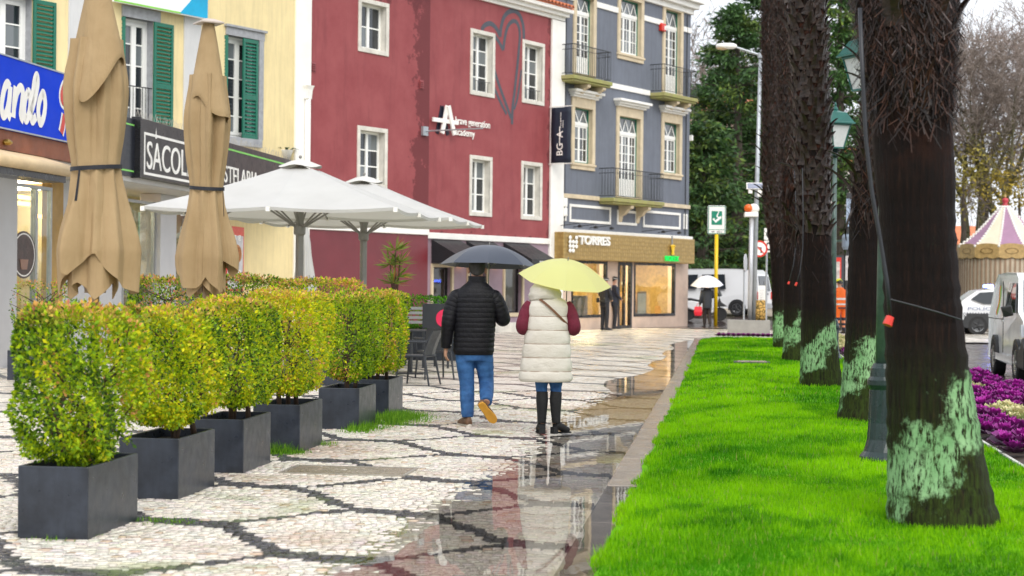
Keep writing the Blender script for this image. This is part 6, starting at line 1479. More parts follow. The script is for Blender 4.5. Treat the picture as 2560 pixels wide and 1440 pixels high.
lantern_post(2209, 14.5, 'green lantern post standing directly left of the nearest palm'); lantern_post(2150, 24.4, 'green lantern post with its lantern seen left of the nearest palm', .04); lantern_post(2084, 34.6, 'farther green lantern post, lantern seen right of the middle palm')

# ------------------------------------------------------------------ signs, lamp column, concrete tub
m_conc = mat('exposed_concrete', (.30, .29, .26), .6, .15, 3, .2, 40); m_galvp = mat('galvanised_post', (.40, .43, .46), .42, .12, 5, metal=.4); m_yellow = mat('traffic_yellow', (.85, .55, .0), .4, .06, 3)
cb = G(1875, 838); tub = thing('concrete_tub', 'square grey concrete tub at the end of the lawn', 'planter', (cb.x, cb.y + .35, 0), ST_ROT)
mm = M(); hw_ = .66; o_ = [(-hw_, -.4), (hw_, -.4), (hw_, .4), (-hw_, .4)]; i_ = [(x * .9, y * .84) for x, y in o_]
mm.rings([[(x, y, 0) for x, y in o_], [(x, y, .47) for x, y in o_], [(x, y, .47) for x, y in i_], [(x, y, .38) for x, y in i_]], caps=False).obj('box', m_conc, tub, bevel=.01); M().quad(*[(x, y, .39) for x, y in i_]).obj('soil', m_psoil, tub)
YC = cb.y + .35; sC = FPX / YC
lc_ = atY(1884, 700, YC); col_ = thing('lamp_column', 'tall grey twin-arm street lamp column rising from the concrete tub', 'street lamp', (lc_.x, lc_.y, .38)); zt_ = atY(1892, 140, YC).z - .38; xt_ = .14
M().tube([(0, 0, 0), (xt_, 0, zt_)], [.085, .055], 12).obj('column', m_galvp, col_, smooth=True); M().tube([(xt_, 0, zt_ - .06), (xt_, 0, zt_ + .1)], [.1, .09], 10).obj('cap', m_galvp, col_)
for sx, dz in ((-1, .28), (1, .28)):
    M().tube([(xt_, 0, zt_ + .02), (xt_ + sx * .8, 0, zt_ + dz)], [.04, .03], 8).obj('arm', m_galvp, col_)
    hd = M(); hd.rings([[(xt_ + sx * (.75 + u * .65), w_ * math.cos(a), zt_ + dz + .02 + h_ * math.sin(a)) for a in [k * math.pi / 6 for k in range(12)]] for u, w_, h_ in ((0, .06, .05), (.15, .13, .09), (.6, .16, .10), (.95, .12, .07), (1, .04, .03))]); o = hd.obj('lamp_head', m_wht, col_, smooth=True); M().ball((xt_ + sx * 1.2, 0, zt_ + dz - .04), (.2, .12, .07), 10, 6).obj('lamp_glass', mat('amber_lamp_glass', (.55, .42, .25), .25), col_)
z_ = atY(1886, 466, YC).z - .38; so_ = M().hexa([(-.27, -.12, z_ - .1), (.27, -.12, z_ - .1), (.27, -.06, z_ + .1), (-.27, -.06, z_ + .1)], [(-.27, -.15, z_ - .09), (.27, -.15, z_ - .09), (.27, -.09, z_ + .11), (-.27, -.09, z_ + .11)]).obj('solar_panel', m_wht, col_); M().hexa([(-.24, -.151, z_ - .07), (.24, -.151, z_ - .07), (.24, -.101, z_ + .09), (-.24, -.101, z_ + .09)], [(-.24, -.156, z_ - .07), (.24, -.156, z_ - .07), (.24, -.106, z_ + .09), (-.24, -.106, z_ + .09)]).obj('solar_cell', mat('solar_cells', (.16, .19, .3), .25, .1, 20), so_)
M().box(.08, .22, -.12, .05, z_ - .32, z_ - .12).obj('battery_box', m_wht, col_); M().box(-.2, -.08, -.12, .02, z_ - .22, z_ - .1).obj('cable_box', m_wht, col_)
pb = atY(1875, 700, YC - .15); bcn = thing('beacon_post', 'silver post carrying a white beacon with an orange lamp, in front of the lamp column', 'beacon', (pb.x, pb.y, .38)); zb_ = atY(1875, 543, YC).z - .38
M().tube([(0, 0, 0), (.03, 0, zb_)], .07, 12).obj('post', mat('silver_post', (.55, .56, .58), .35, .08, 4, metal=.5), bcn, smooth=True); M().box(-.2, .22, -.14, .14, zb_, zb_ + .15).obj('battery_case', m_wht, bcn, bevel=.02); M().ball((.09, 0, zb_ + .26), (.18, .15, .16), 12, 8).obj('housing', m_wht, bcn, smooth=True); M().ball((-.08, -.06, zb_ + .27), (.14, .13, .13), 12, 8).obj('orange_lamp', mat('orange_lens', (.75, .13, .01), .25, .1, 6), bcn, smooth=True)
sm_ = atY(1898, 800, YC + .1); stp = thing('tree_stump', 'short tree stump with cracked yellow bark in the concrete tub', 'stump', (sm_.x, sm_.y, .38))
T = NT('cracked_bark'); tc = T.n('TexCoord'); vo = T.n('TexVoronoi', feature='DISTANCE_TO_EDGE'); vo.inputs['Scale'].default_value = 9; T.l(tc.outputs['Object'], vo.inputs['Vector']); cbk = T.ramp(vo.outputs['Distance'], [(.03, (.06, .05, .01)), (.12, (.55, .33, .09))]); m_crack = T.done(T.bsdf(cbk, .7, 0, .3, T.bump(vo.outputs['Distance'], .6, .05)))
M().lathe([(.2, 0), (.2, .35), (.185, .7), (.17, .71)], 18).obj('trunk', m_crack, stp, smooth=True)
nt_ = atY(1904, 728, YC + .1); ntc = thing('paper_notice', 'white paper notice on a stake above the stump', 'notice', (nt_.x, nt_.y - .05, .38)); M().box(-.11, .11, 0, .01, .62, 1.17).obj('sheet', m_wht, ntc); M().box(-.012, .012, .01, .03, 0, .62).obj('stake', m_bark, ntc)
for k in range(6): M().box(-.08, .08, -.004, -.001, .72 + k * .06, .735 + k * .06).obj('printed_line', mat('grey_ink', (.3, .3, .32), .7), ntc)
# round sign seen edge-on
q = atY(1861, 640, 57); es = thing('edge_on_sign', 'round traffic sign turned edge-on, on a thin grey post', 'road sign', (q.x, q.y, 0), 1.25); M().tube([(0, 0, 0), (0, 0, 2.1)], .03, 8).obj('post', m_galvp, es); M().prism([(.3 * math.cos(i * .2513), 2.3 + .3 * math.sin(i * .2513)) for i in range(25)], 'y', -.05, -.03).obj('disc', mat('sign_back_grey', (.5, .52, .55), .4), es)
# no-turn sign and plates
q = atY(1917, 640, 60); ns = thing('no_left_turn_sign', 'round red-ringed no left turn sign with square white plates', 'road sign', (q.x, q.y, 0)); sN = FPX / 60
M().tube([(0, .03, 0), (0, .03, 3.4)], .035, 8).obj('post', m_galvp, ns); zc_ = atY(1898, 622, 60).z; xc_ = atY(1898, 622, 60).x - q.x
dsc = lambda r_, y0, y1: M().prism([(xc_ + r_ * math.cos(i * .2244), zc_ + r_ * math.sin(i * .2244)) for i in range(28)], 'y', y0, y1)
dsc(.29, -.03, -.01).obj('red_ring', m_red, ns); dsc(.225, -.036, -.03).obj('white_disc', m_wht, ns); M().ribbon([(xc_ - .16, zc_ + .16), (xc_ + .16, zc_ - .16)], .045, -.044).obj('red_bar', m_red, ns); M().ribbon([(xc_ + .06, zc_ - .15), (xc_ + .06, zc_ + .04), (xc_ - .05, zc_ + .04)], .05, -.040).obj('arrow', m_black, ns)
for i, y in enumerate((585, 616)):
    zq = atY(1917, y, 60).z; pl = M().box(-.1, .42, -.02, 0, zq - .2, zq + .2).obj('plate', m_wht, ns); rgo = M().rings([[(.06 + r_ * .6 * math.cos(a), -.024, zq + r_ * math.sin(a)) for a in [k * math.pi / 8 for k in range(16)]] for r_ in (.15, .09)], caps=False); rgo.obj('black_oval', m_black, pl)
# green assembly-point sign on a yellow pole
q = atY(1790, 700, 65); gs = thing('assembly_sign', 'white and green pictogram sign on a yellow pole', 'sign', (q.x, q.y, 0)); z0, z1 = atY(1790, 586, 65).z, atY(1790, 514, 65).z; hw_ = .345
M().tube([(0, 0, 0), (0, 0, z0)], .07, 12).obj('pole', m_yellow, gs, smooth=True); M().box(-hw_, hw_, -.05, .08, z0, z1).obj('panel', m_wht, gs, bevel=.04); m_sg = mat('sign_green', (.0, .22, .13), .4, .05, 3)
M().box(-.2, .2, -.058, -.048, z0 + .36, z0 + .88).obj('green_field', m_sg, gs); frame_boxes(M(), -hw_ + .02, hw_ - .02, z0 + .02, z1 - .02, .025, -.056, -.049).obj('green_border', m_sg, gs); M().box(-hw_ + .05, hw_ - .05, -.056, -.049, z0 + .17, z0 + .19).obj('green_rule', m_sg, gs)
M().ribbon([(-.13, z0 + .6), (-.05, z0 + .48), (.16, z0 + .66)], .09, -.062).obj('white_figure', m_wht, gs); M().ribbon([(.05, z0 + .8), (.0, z0 + .68), (.08, z0 + .62)], .05, -.0625).obj('white_runner', m_wht, gs); M().ball((.06, -.06, z0 + .84), (.03, .008, .03), 8, 5).obj('runner_head', m_wht, gs)
M().ribbon([(-.08, z0 + .1), (-.2, z0 + .1)], .03, -.057).obj('arrow', m_black, gs); link('lettering', text_mesh('200 m', m_black, 0, .2, z0 + .06, z0 + .13, -.05, .006), gs)
# bus shelter and totem behind the palms
q = atY(2098, 700, 63); bsn = thing('bus_shelter', 'dark green bus shelter with a red poster, seen between the palms', 'bus shelter', (q.x, q.y, 0)); m_shg = mat('shelter_green', (.02, .05, .035), .4)
for sx in (-.55, .55): M().box(sx - .06, sx + .06, -.6, -.48, 0, 2.9).obj('post', m_shg, bsn); M().box(sx - .06, sx + .06, .48, .6, 0, 2.9).obj('post', m_shg, bsn)
M().rings([[(x, y, 2.9 + .35 * math.cos(x * 1.6)) for x in np.linspace(-.8, .8, 9)] + [(x, y, 2.84 + .35 * math.cos(x * 1.6)) for x in np.linspace(.8, -.8, 9)] for y in (-.8, .8)]).obj('roof', m_shg, bsn); pz = M().box(-.45, -.05, -.62, -.6, 1.2, 2.6).obj('poster_frame', m_red, bsn); M().box(-.4, -.1, -.628, -.62, 1.3, 2.45).obj('poster', mat('poster_pale', (.55, .5, .45), .4, .5, 4), pz); M().box(-.5, .5, .52, .54, .3, 2.7).obj('back_pane', m_glass, bsn)
q = atY(2122, 700, 56); tm = thing('street_totem', 'dark post with a blue-grey drum and pale plates beside the lamp', 'post', (q.x, q.y, 0)); M().tube([(0, 0, 0), (0, 0, 4.6)], .10, 10).obj('post', mat('totem_grey', (.05, .055, .06), .4), tm); M().lathe([(.2, 2.75), (.24, 2.85), (.24, 3.15), (.2, 3.25)], 14).obj('drum', mat('drum_grey', (.2, .25, .32), .4), tm); M().box(-.14, .14, -.14, -.11, 1.75, 2.55).obj('plate', mat('pale_plate', (.45, .42, .42), .4, .3, 8), tm); M().box(-.13, .2, -.15, -.11, 3.5, 4.4).obj('plate', mat('blue_plate', (.3, .38, .5), .35), tm)

# ------------------------------------------------------------------ vehicles
m_carw = mat('white_car_paint', (.82, .83, .84), .18, .02, 1, coat=.6); m_tyre = mat('tyre_rubber', (.015, .015, .016), .75, .2, 10); m_rim = mat('alloy_rim', (.45, .46, .47), .3, .1, 6, metal=.8); m_plast = mat('black_plastic', (.02, .021, .023), .5, .1, 10); m_cglass = glass_mat('car_glass', (.02, .025, .03)); m_hl = mat('headlamp_lens', (.6, .64, .68), .12)
def vehicle(name, label, cat, P, rz, prof, W, belt, wheels, rw, side_windows, group=None, tumble=.2, trim=True, body=None):
    """x forward (rear at 0), y to the left, prof: outline in x,z"""
    v = thing(name, label, cat, P, rz, group); m = M(); h = W / 2; tw = lambda z: max(0, z - belt) * tumble
    m.rings([[(x, -h + .05 + tw(z), z) for x, z in prof], [(x, -h + tw(z), z) for x, z in [(min(max(x, .03), prof_max(prof) - .03), z) for x, z in prof]], [(x, h - tw(z), z) for x, z in [(min(max(x, .03), prof_max(prof) - .03), z) for x, z in prof]], [(x, h - .05 - tw(z), z) for x, z in prof]]); 
    m.obj('body', body or m_carw, v, bevel=.035, seg=3)
    for sgn in (-1, 1):
        for poly in side_windows:
            yy = lambda z: sgn * (h - tw(z) + .004)
            a = [(x, yy(z), z) for x, z in poly]; b = [(x, yy(z) - sgn * .02, z) for x, z in poly]; n = len(a); mw = M().add(a + b, [tuple(range(n)), tuple(range(n, 2 * n))] + [(i, (i + 1) % n, n + (i + 1) % n, n + i) for i in range(n)]); mw.obj('side_window', m_cglass, v)
        for wx in wheels:
            ar = M().prism([(wx + (rw + .06) * math.cos(a), rw + (rw + .06) * math.sin(a)) for a in [k * math.pi / 14 for k in range(-1, 16)]], 'y', sgn * (h - .12), sgn * (h + .006)); ar.obj('wheel_arch', m_plast, v)
            wv = M(); n = 28; wv.rings([[(wx + r_ * math.cos(2 * math.pi * j / n), sgn * (h + yo), rw + r_ * math.sin(2 * math.pi * j / n)) for j in range(n)] for r_, yo in ((rw * .62, -.02), (rw * .66, .012), (rw * .93, .016), (rw, -.01), (rw, -.19), (rw * .6, -.2))]); w_ = wv.obj('wheel', m_tyre, v, smooth=False)
            rm_ = M(); rm_.rings([[(wx + r_ * math.cos(2 * math.pi * j / n), sgn * (h + yo), rw + r_ * math.sin(2 * math.pi * j / n)) for j in range(n)] for r_, yo in ((rw * .64, .0), (rw * .6, .01), (rw * .54, -.03), (.03, -.025))]); rm_.obj('rim', m_rim, w_, smooth=True)
            for k in range(5):
                a = k * 1.2566; d = Vector((math.cos(a), 0, math.sin(a))); M().tube([Vector((wx, sgn * (h - .01), rw)), Vector((wx, sgn * (h - .005), rw)) + d * rw * .56], [.04, .03], 6).obj('spoke', m_plast if name != 'delivery_van' else m_rim, w_)
    return v
def prof_max(p): return max(q[0] for q in p)
# parked white van behind the corner
ph = [(.06, .32), (0, .6), (.02, 1.0), (.14, 1.75), (.34, 1.93), (1.2, 1.98), (3.2, 1.96), (3.6, 1.82), (4.3, 1.15), (4.6, .98), (4.7, .7), (4.66, .32)]
rc = atY(1897, 720, 71.0); an = math.pi - R(28)
fx, fy = math.cos(an), math.sin(an)
hv = vehicle('parked_van', 'white parked minivan seen from behind the scooter', 'van', (rc.x + .845 * .47, rc.y + .8, float(rise(71.5)) + .05), an, ph, 1.69, 1.05, (.95, 3.55), .32, [[(2.55, 1.12), (2.55, 1.72), (1.55, 1.74), (1.45, 1.12)], [(3.85, 1.14), (3.4, 1.7), (2.75, 1.72), (2.75, 1.12)]])
M().hexa([(-.004, -.62, 1.05), (-.004, .62, 1.05), (.1, .56, 1.68), (.1, -.56, 1.68)], [(.02, -.62, 1.05), (.02, .62, 1.05), (.12, .56, 1.68), (.12, -.56, 1.68)]).obj('rear_window', m_cglass, hv)
M().box(-.05, .12, -.86, .86, .3, .55).obj('rear_bumper', mat('grey_bumper', (.35, .36, .37), .5), hv, bevel=.03); M().box(-.02, .0, -.26, .26, .72, .84).obj('number_plate', mat('plate_white', (.65, .65, .62), .4), hv)
for sy in (-1, 1): M().box(-.012, .05, sy * .8 - .06, sy * .8 + .06, .72, 1.02).obj('tail_light', m_red, hv)
M().box(-.03, .02, -.3, .3, .9, .96).obj('tailgate_handle', m_plast, hv); M().tube([(.0, .1, 1.12), (-.02, -.2, 1.5)], .01, 5).obj('rear_wiper', m_plast, hv)
# delivery van cropped by the right edge
pk = [(.02, .3), (0, .6), (.03, 1.05), (.12, 1.68), (.32, 1.83), (1.4, 1.86), (2.6, 1.84), (2.95, 1.74), (3.55, 1.18), (4.2, 1.03), (4.42, .85), (4.5, .5), (4.42, .24)]
gr = G(2483, 936, -.035); gf = G(2552, 962, -.035); d_ = (gf - gr); dl_ = d_.length; d_.normalize(); an = math.atan2(d_.y, d_.x); wb = 2.72; half = .93
nrm_ = Vector((-d_.y, d_.x, 0))      # left of travel (image right)
org = gr - d_ * .85 + nrm_ * half
dv = vehicle('delivery_van', 'white delivery van with a red and green swirl, cropped by the right edge', 'van', (org.x, org.y, -.035), an, pk, 1.86, 1.1, (.85, .85 + wb), .335, [[(3.42, 1.16), (2.98, 1.66), (2.15, 1.68), (2.12, 1.16)]], tumble=.16)
hs_ = .93 + .005
for sgn in (-1, 1): M().add([(3.5, sgn * (hs_ + .02), 1.12), (3.25, sgn * (hs_ + .14), 1.08), (3.25, sgn * (hs_ + .2), 1.24), (3.45, sgn * (hs_ + .05), 1.28), (3.42, sgn * (hs_ + .02), 1.12), (3.2, sgn * (hs_ + .14), 1.08), (3.2, sgn * (hs_ + .2), 1.26), (3.38, sgn * (hs_ + .05), 1.3)], [(0, 1, 2, 3), (4, 7, 6, 5), (0, 4, 5, 1), (1, 5, 6, 2), (2, 6, 7, 3), (3, 7, 4, 0)]).obj('mirror', m_plast, dv, bevel=.02)
M().prism([(3.7, .25), (4.56, .25), (4.56, .62), (4.3, .78), (4.15, .6), (3.9, .62)], 'y', -.945, .945).obj('front_bumper', m_plast, dv, bevel=.03)
for sy in (-1, 1): M().hexa([(4.18, sy * .62, .8), (4.47, sy * .5, .72), (4.4, sy * .5, .98), (4.12, sy * .65, .98)], [(4.05, sy * .937, .8), (4.25, sy * .937, .78), (4.2, sy * .937, .98), (4.0, sy * .937, .98)]).obj('headlight', m_hl, dv)
M().hexa([(2.98, -.72, 1.72), (2.98, .72, 1.72), (3.56, .8, 1.2), (3.56, -.8, 1.2)], [(3.0, -.72, 1.75), (3.0, .72, 1.75), (3.6, .8, 1.21), (3.6, -.8, 1.21)]).obj('windscreen', m_cglass, dv)
M().box(.9, 3.6, -.942, -.925, .3, .42).obj('sill_trim', m_carw, dv); M().box(2.0, 2.16, -.955, -.925, .98, 1.02).obj('door_handle', m_carw, dv, bevel=.01); M().box(.2, 2.0, -.938, -.925, 1.02, 1.035).obj('slide_rail', m_plast, dv); M().box(2.06, 2.075, -.936, -.925, .45, 1.7).obj('door_gap', m_plast, dv)
for i, (c_, dx) in enumerate((((.6, .05, .02), 0), ((.75, .4, .0), .1), ((.1, .45, .05), .2))):
    yl = lambda z: -.93 - .004 + max(0, z - 1.1) * .16 - .003 * i
    pts = [(1.15 + dx + .12 * math.sin(k * .5), 1.12 + k * .06) for k in range(9)]; m = M().ribbon([(x, z) for x, z in pts], .11, 0); m.v = [(p[0], yl(p[2]), p[2]) for p in m.v]; m.obj('swirl_print', mat('swirl_%d' % i, c_, .4), dv)
# police car
pp = [(.05, .36), (0, .62), (.05, .95), (.3, 1.18), (.75, 1.5), (1.3, 1.56), (2.2, 1.53), (2.9, 1.22), (3.3, 1.04), (4.1, .88), (4.33, .6), (4.28, .28)]
pr_ = G(2392, 838, -.035); pc = vehicle('police_car', 'white police hatchback with lit blue roof light behind the nearest palm', 'car', (pr_.x, pr_.y + .9, -.035), R(-6), pp, 1.78, .98, (.78, 3.4), .33, [[(.55, 1.2), (.85, 1.43), (1.45, 1.47), (1.45, 1.05), (.95, 1.05)], [(1.55, 1.05), (1.55, 1.47), (2.2, 1.45), (2.75, 1.12), (2.75, 1.05)]])
M().prism([(-.03, .3), (-.02, .52), (.3, .5), (.42, .74), (1.1, .74), (1.2, .45), (3.0, .42), (3.0, .26), (.1, .26)], 'y', -.9, .9).obj('lower_cladding', m_plast, pc, bevel=.01)
m_chk = NT('checker_print'); tcx = m_chk.n('TexCoord'); ck = m_chk.n('TexChecker'); ck.inputs['Scale'].default_value = 22; ck.inputs['Color1'].default_value = (.02, .03, .06, 1); ck.inputs['Color2'].default_value = (.7, .71, .72, 1); m_chk.l(tcx.outputs['Object'], ck.inputs['Vector']); m_check = m_chk.done(m_chk.bsdf(ck.outputs['Color'], .3))
M().box(.15, 3.6, -.899, -.893, .64, .76).obj('checker_band', m_check, pc); link('lettering', text_mesh('POLÍCIA', mat('police_blue', (.12, .16, .28), .4), .45, 1.45, .84, .97, -.893, .006), pc)
for k in range(3): M().box(1.6 + k * .1, 1.65 + k * .1, -.899, -.892, .82, .98).obj('blue_bar', mat('bar_blue', (.03, .08, .4), .4), pc)
bl = M().box(1.15, 1.35, -.5, .5, 1.60, 1.70).obj('light_bar', mat('blue_beacon', (.05, .1, .9), .2, emit=(.12, .2, 1.0), emit_s=9.0), pc, bevel=.03); M().box(1.12, 1.38, -.56, .56, 1.56, 1.6).obj('light_base', m_carw, bl)
# scooter
q = G(1758, 803, .06); sr = FPX / q.y; sc_ = thing('scooter', 'white and black motor scooter parked behind the person with the white umbrella', 'scooter', (atY(1758, 803, 68.5).x, 68.5, float(rise(68.5)) + .03), R(4))
for wx in (-.62, .68):
    w_ = M(); n = 20; w_.rings([[(wx + r_ * math.cos(2 * math.pi * j / n), yo, .27 + r_ * math.sin(2 * math.pi * j / n)) for j in range(n)] for r_, yo in ((.17, -.05), (.24, -.06), (.27, -.03), (.27, .03), (.24, .06), (.17, .05))]); w_ = w_.obj('wheel', m_tyre, sc_); M().prism([(wx + .16 * math.cos(j * .3307), .27 + .16 * math.sin(j * .3307)) for j in range(19)], 'y', -.03, .03).obj('rim', m_rim, w_)
M().prism([(-.95, .62), (-.5, .42), (.05, .3), (.35, .3), (.5, .6), (.62, .95), (.5, 1.0), (.36, .5), (.1, .5), (-.1, .72), (-.5, .8), (-.95, .78)], 'y', -.15, .15).obj('fairing', m_carw, sc_, bevel=.04); M().prism([(-.95, .78), (-.5, .8), (-.1, .74), (-.15, .82), (-.5, .9), (-.9, .9)], 'y', -.14, .14).obj('seat', m_plast, sc_, bevel=.03); M().prism([(.5, .55), (.95, .58), (.7, .75), (.62, .95)], 'y', -.1, .1).obj('front_mudguard', m_plast, sc_); M().tube([(.5, -.32, 1.08), (.52, 0, 1.02), (.5, .32, 1.08)], .018, 6).obj('handlebar', m_plast, sc_); M().prism([(.6, .95), (.72, 1.0), (.6, 1.3), (.55, 1.28)], 'y', -.16, .16).obj('windshield', m_cglass, sc_); M().tube([(.62, 0, .9), (.68, 0, .27)], .03, 6).obj('fork', m_plast, sc_)
# ------------------------------------------------------------------ carousel
q = atY(2511, 700, 100); cz = float(rise(100)) - .14; ca = thing('carousel', 'carousel with cream and mauve tented roof, gold rounding board and striped curtain', 'carousel', (q.x, q.y, 0), .13); RR, ze_, za_ = 2.74, 3.95, 6.42; n = 12
m_crm = mat('cream_tarpaulin', (.72, .64, .48), .6, .08, 2); m_mau = mat('mauve_tarpaulin', (.34, .19, .29), .6, .08, 2); m_gld = mat('gilded_board', (.50, .33, .13), .5, .25, 6, .4, 20)
def cp(i, u): a = 2 * math.pi * i / n; r_ = RR * (1 - u) * (1 - .32 * u * (1 - u) * 1.6) + .12 * u; return Vector((r_ * math.cos(a), r_ * math.sin(a), ze_ + (za_ - ze_) * u))
for i in range(n):
    m = M(); rows = [[cp(i, k / 8), cp(i + 1, k / 8)] for k in range(9)]; vs = [p for r_ in rows for p in r_]; m.add(vs, [(2 * k, 2 * k + 1, 2 * k + 3, 2 * k + 2) for k in range(8)]); m.obj('roof_panel', m_crm if i % 2 else m_mau, ca)
    rb = M()
    for k in range(17): p = cp(i, k / 17); rb.ball(p, .085, 6, 4)
    rb.obj('rope_edge', m_wht, ca)
    a0, a1 = 2 * math.pi * i / n, 2 * math.pi * (i + 1) / n; A0, A1 = Vector((math.cos(a0), math.sin(a0), 0)) * RR * 1.01, Vector((math.cos(a1), math.sin(a1), 0)) * RR * 1.01; b_ = M(); K = 8; up_ = []; lo_ = []
    for k in range(K + 1): u = k / K; p = A0.lerp(A1, u); up_.append(p + Vector((0, 0, ze_ + .06 + .1 * math.sin(math.pi * u)))); lo_.append(p + Vector((0, 0, 3.32 - .08 * abs(math.sin(2 * math.pi * u)))))
    b_.add(up_ + lo_, [(k, k + 1, K + 2 + k, K + 1 + k) for k in range(K)]); o = b_.obj('rounding_board', m_gld, ca); sd = o.modifiers.new('s', 'SOLIDIFY'); sd.thickness = .06
    md = A0.lerp(A1, .5); tn = (A1 - A0).normalized(); nn_ = md.normalized(); ring = [[md + nn_ * .03 + tn * (.38 * s_ * math.cos(j * .3927)) + Vector((0, 0, 3.68 + .17 * s_ * math.sin(j * .3927))) for j in range(16)] for s_ in (1, .86)]; M().rings(ring, caps=False).obj('cartouche', mat('dark_gilt', (.22, .13, .04), .5), ca)
ct = M(); nn2 = 240; ct.rings([[(2.58 * (1 + .012 * (j % 4 < 2)) * math.cos(2 * math.pi * j / nn2), 2.58 * (1 + .012 * (j % 4 < 2)) * math.sin(2 * math.pi * j / nn2), z) for j in range(nn2)] for z in (cz, 3.4)], caps=False); ct.cur = 0
mi_ = [(1 if (k % 4 < 2) else 0) for k in range(nn2)]; ct.mi = mi_; ct.obj('curtain', [mat('curtain_cream', (.6, .5, .38), .7), mat('curtain_brown', (.30, .20, .13), .7)], ca)
M().lathe([(.16, za_ - .1), (.2, za_), (.1, za_ + .06), (.2, za_ + .2), (.17, za_ + .34), (.05, za_ + .4)], 14).obj('finial', mat('finial_red', (.5, .04, .06), .35), ca, smooth=True); M().lathe([(.05, za_ + .38), (.08, za_ + .45), (.02, za_ + .6), (.005, za_ + .8)], 10).obj('finial_spike', m_gld, ca)

# ------------------------------------------------------------------ flower bed
m_kale = leaf_mat('kale_leaf', .2, .5)
def kale_mesh(kind, seed):
    r_ = np.random.default_rng(seed); V = []; F = []; C = []
    for ring, (n, L, el, w) in enumerate(((9, .15, .25, .12), (8, .12, .6, .10), (7, .085, .95, .08), (5, .05, 1.3, .05))):
        for i in range(n):
            a = 2 * math.pi * (i + .5 * (ring % 2)) / n + r_.normal(0, .12); d = np.array([math.cos(a) * math.cos(el), math.sin(a) * math.cos(el), math.sin(el)]); s_ = np.array([-math.sin(a), math.cos(a), 0]); o = len(V); b = np.array([0, 0, .04 + .02 * ring]); e = L * r_.uniform(.85, 1.15)
            V += [b, b + d * e * .6 + s_ * w * .5, b + d * e + s_ * w * .42 + np.array([0, 0, .03 * r_.random()]), b + d * e * 1.08 + np.array([0, 0, -.005]), b + d * e - s_ * w * .42 + np.array([0, 0, .03 * r_.random()]), b + d * e * .6 - s_ * w * .5]
            F += [(o, o + 1, o + 2, o + 3), (o, o + 3, o + 4, o + 5)]
            if kind == 'p': c = np.array([(.10, .035, .09), (.24, .025, .20), (.38, .02, .30), (.46, .04, .38)][ring]) * r_.uniform(.7, 1.3)
            else: c = np.array([(.22, .33, .08), (.55, .55, .25), (.72, .66, .38), (.75, .68, .40)][ring]) * r_.uniform(.8, 1.15)
            C += [c] * 6
    return np_mesh('kale', np.array(V), F, m_kale, np.array(C))
km = {'p': [kale_mesh('p', k) for k in range(4)], 'c': [kale_mesh('c', 10 + k) for k in range(3)]}
def to_px(p):
    q = cam_rot.transposed() @ (Vector(p) - CAM); return 1280 + FPX * q.x / -q.z, 720 - FPX * q.y / -q.z
b = 12.6; cnt = 0; row = 0
while b < 48.8:
    a = 2.58 + .15 * (row % 2)
    while a < 4.1:
        aa, bb = a + random.uniform(-.05, .05), b + random.uniform(-.05, .05); P = S(aa, bb, .05); x, y = to_px(P)
        vis = x < 2590
        if vis and (bb < 29 or x < 2150) and cnt < 295:
            cream = (17.6 < bb < 20.6 and aa > 2.95) or (24.6 < bb < 26.2 and aa < 3.5) or bb > 38.5
            k = 'c' if cream else 'p'; o = link('ornamental_kale', random.choice(km[k]), None); o.location = P; o.rotation_euler = (random.uniform(-.15, .15), random.uniform(-.15, .15), random.uniform(0, 6.28)); s_ = random.uniform(.8, 1.2); o.scale = (s_, s_, s_); cnt += 1
            tag(o, 'cream ornamental kale head in the flower bed by the road' if cream else 'purple ornamental kale head in the flower bed by the road', 'kale', 'cream kale in the flower bed' if cream else 'purple kale in the flower bed')
        a += .30
    b += .30; row += 1
a = -0.2
for i in range(26):
    o = link('ornamental_kale', random.choice(km['p']), None); o.location = S(a + i * .14, 49.75 + random.uniform(-.1, .1), .05); o.rotation_euler = (0, 0, random.uniform(0, 6)); o.scale = (.8,) * 3; tag(o, 'small purple kale in the row edging the far end of the lawn', 'kale', 'kale edging the far end of the lawn')
# ------------------------------------------------------------------ people
rng = np.random.default_rng(5); random.seed(5)
m_skin = mat('skin', (.50, .27, .18), .5, .1, 12); m_hair = mat('dark_hair', (.03, .026, .024), .55, .4, 60, .5, 120); m_jean = mat('blue_denim', (.014, .075, .24), .75, .25, 9, .5, 22, col2=(.04, .15, .38))
def finger(c, d0, d1, L, r):
    c = Vector(c); d0 = Vector(d0).normalized(); d1 = Vector(d1).normalized(); return M().tube([c, c + d0 * L * .5, c + d0 * L * .5 + (d0 + d1).normalized() * L * .28, c + d0 * L * .5 + (d0 + d1).normalized() * L * .28 + d1 * L * .25], [r, r * .95, r * .88, r * .6], 8)
def hand(w, fwd, inn, L=.19):
    """w wrist, fwd along the forearm, inn towards the palm side; five fingers"""
    w = Vector(w); f = Vector(fwd).normalized(); n = Vector(inn); n = (n - f * n.dot(f)).normalized(); s = f.cross(n); out = []
    pal = M(); pal.tube([w - f * .03, w + f * .02, w + f * .06, w + f * .095], [(.026, .026), (.034, .022), (.040, .020), (.036, .015)], 10); out.append(pal)
    k = w + f * .09
    for i, (o_, l_) in enumerate(((-.030, .078), (-.010, .088), (.011, .082), (.031, .066))): out.append(finger(k + s * o_ - f * .012, f * .9 + n * .35, n * .9 + f * .25, l_, .0088))
    out.append(finger(w + f * .03 + s * -.034 + n * .006, f * .7 - s * .6 + n * .35, f * .8 + n * .5, .065, .010)); return out
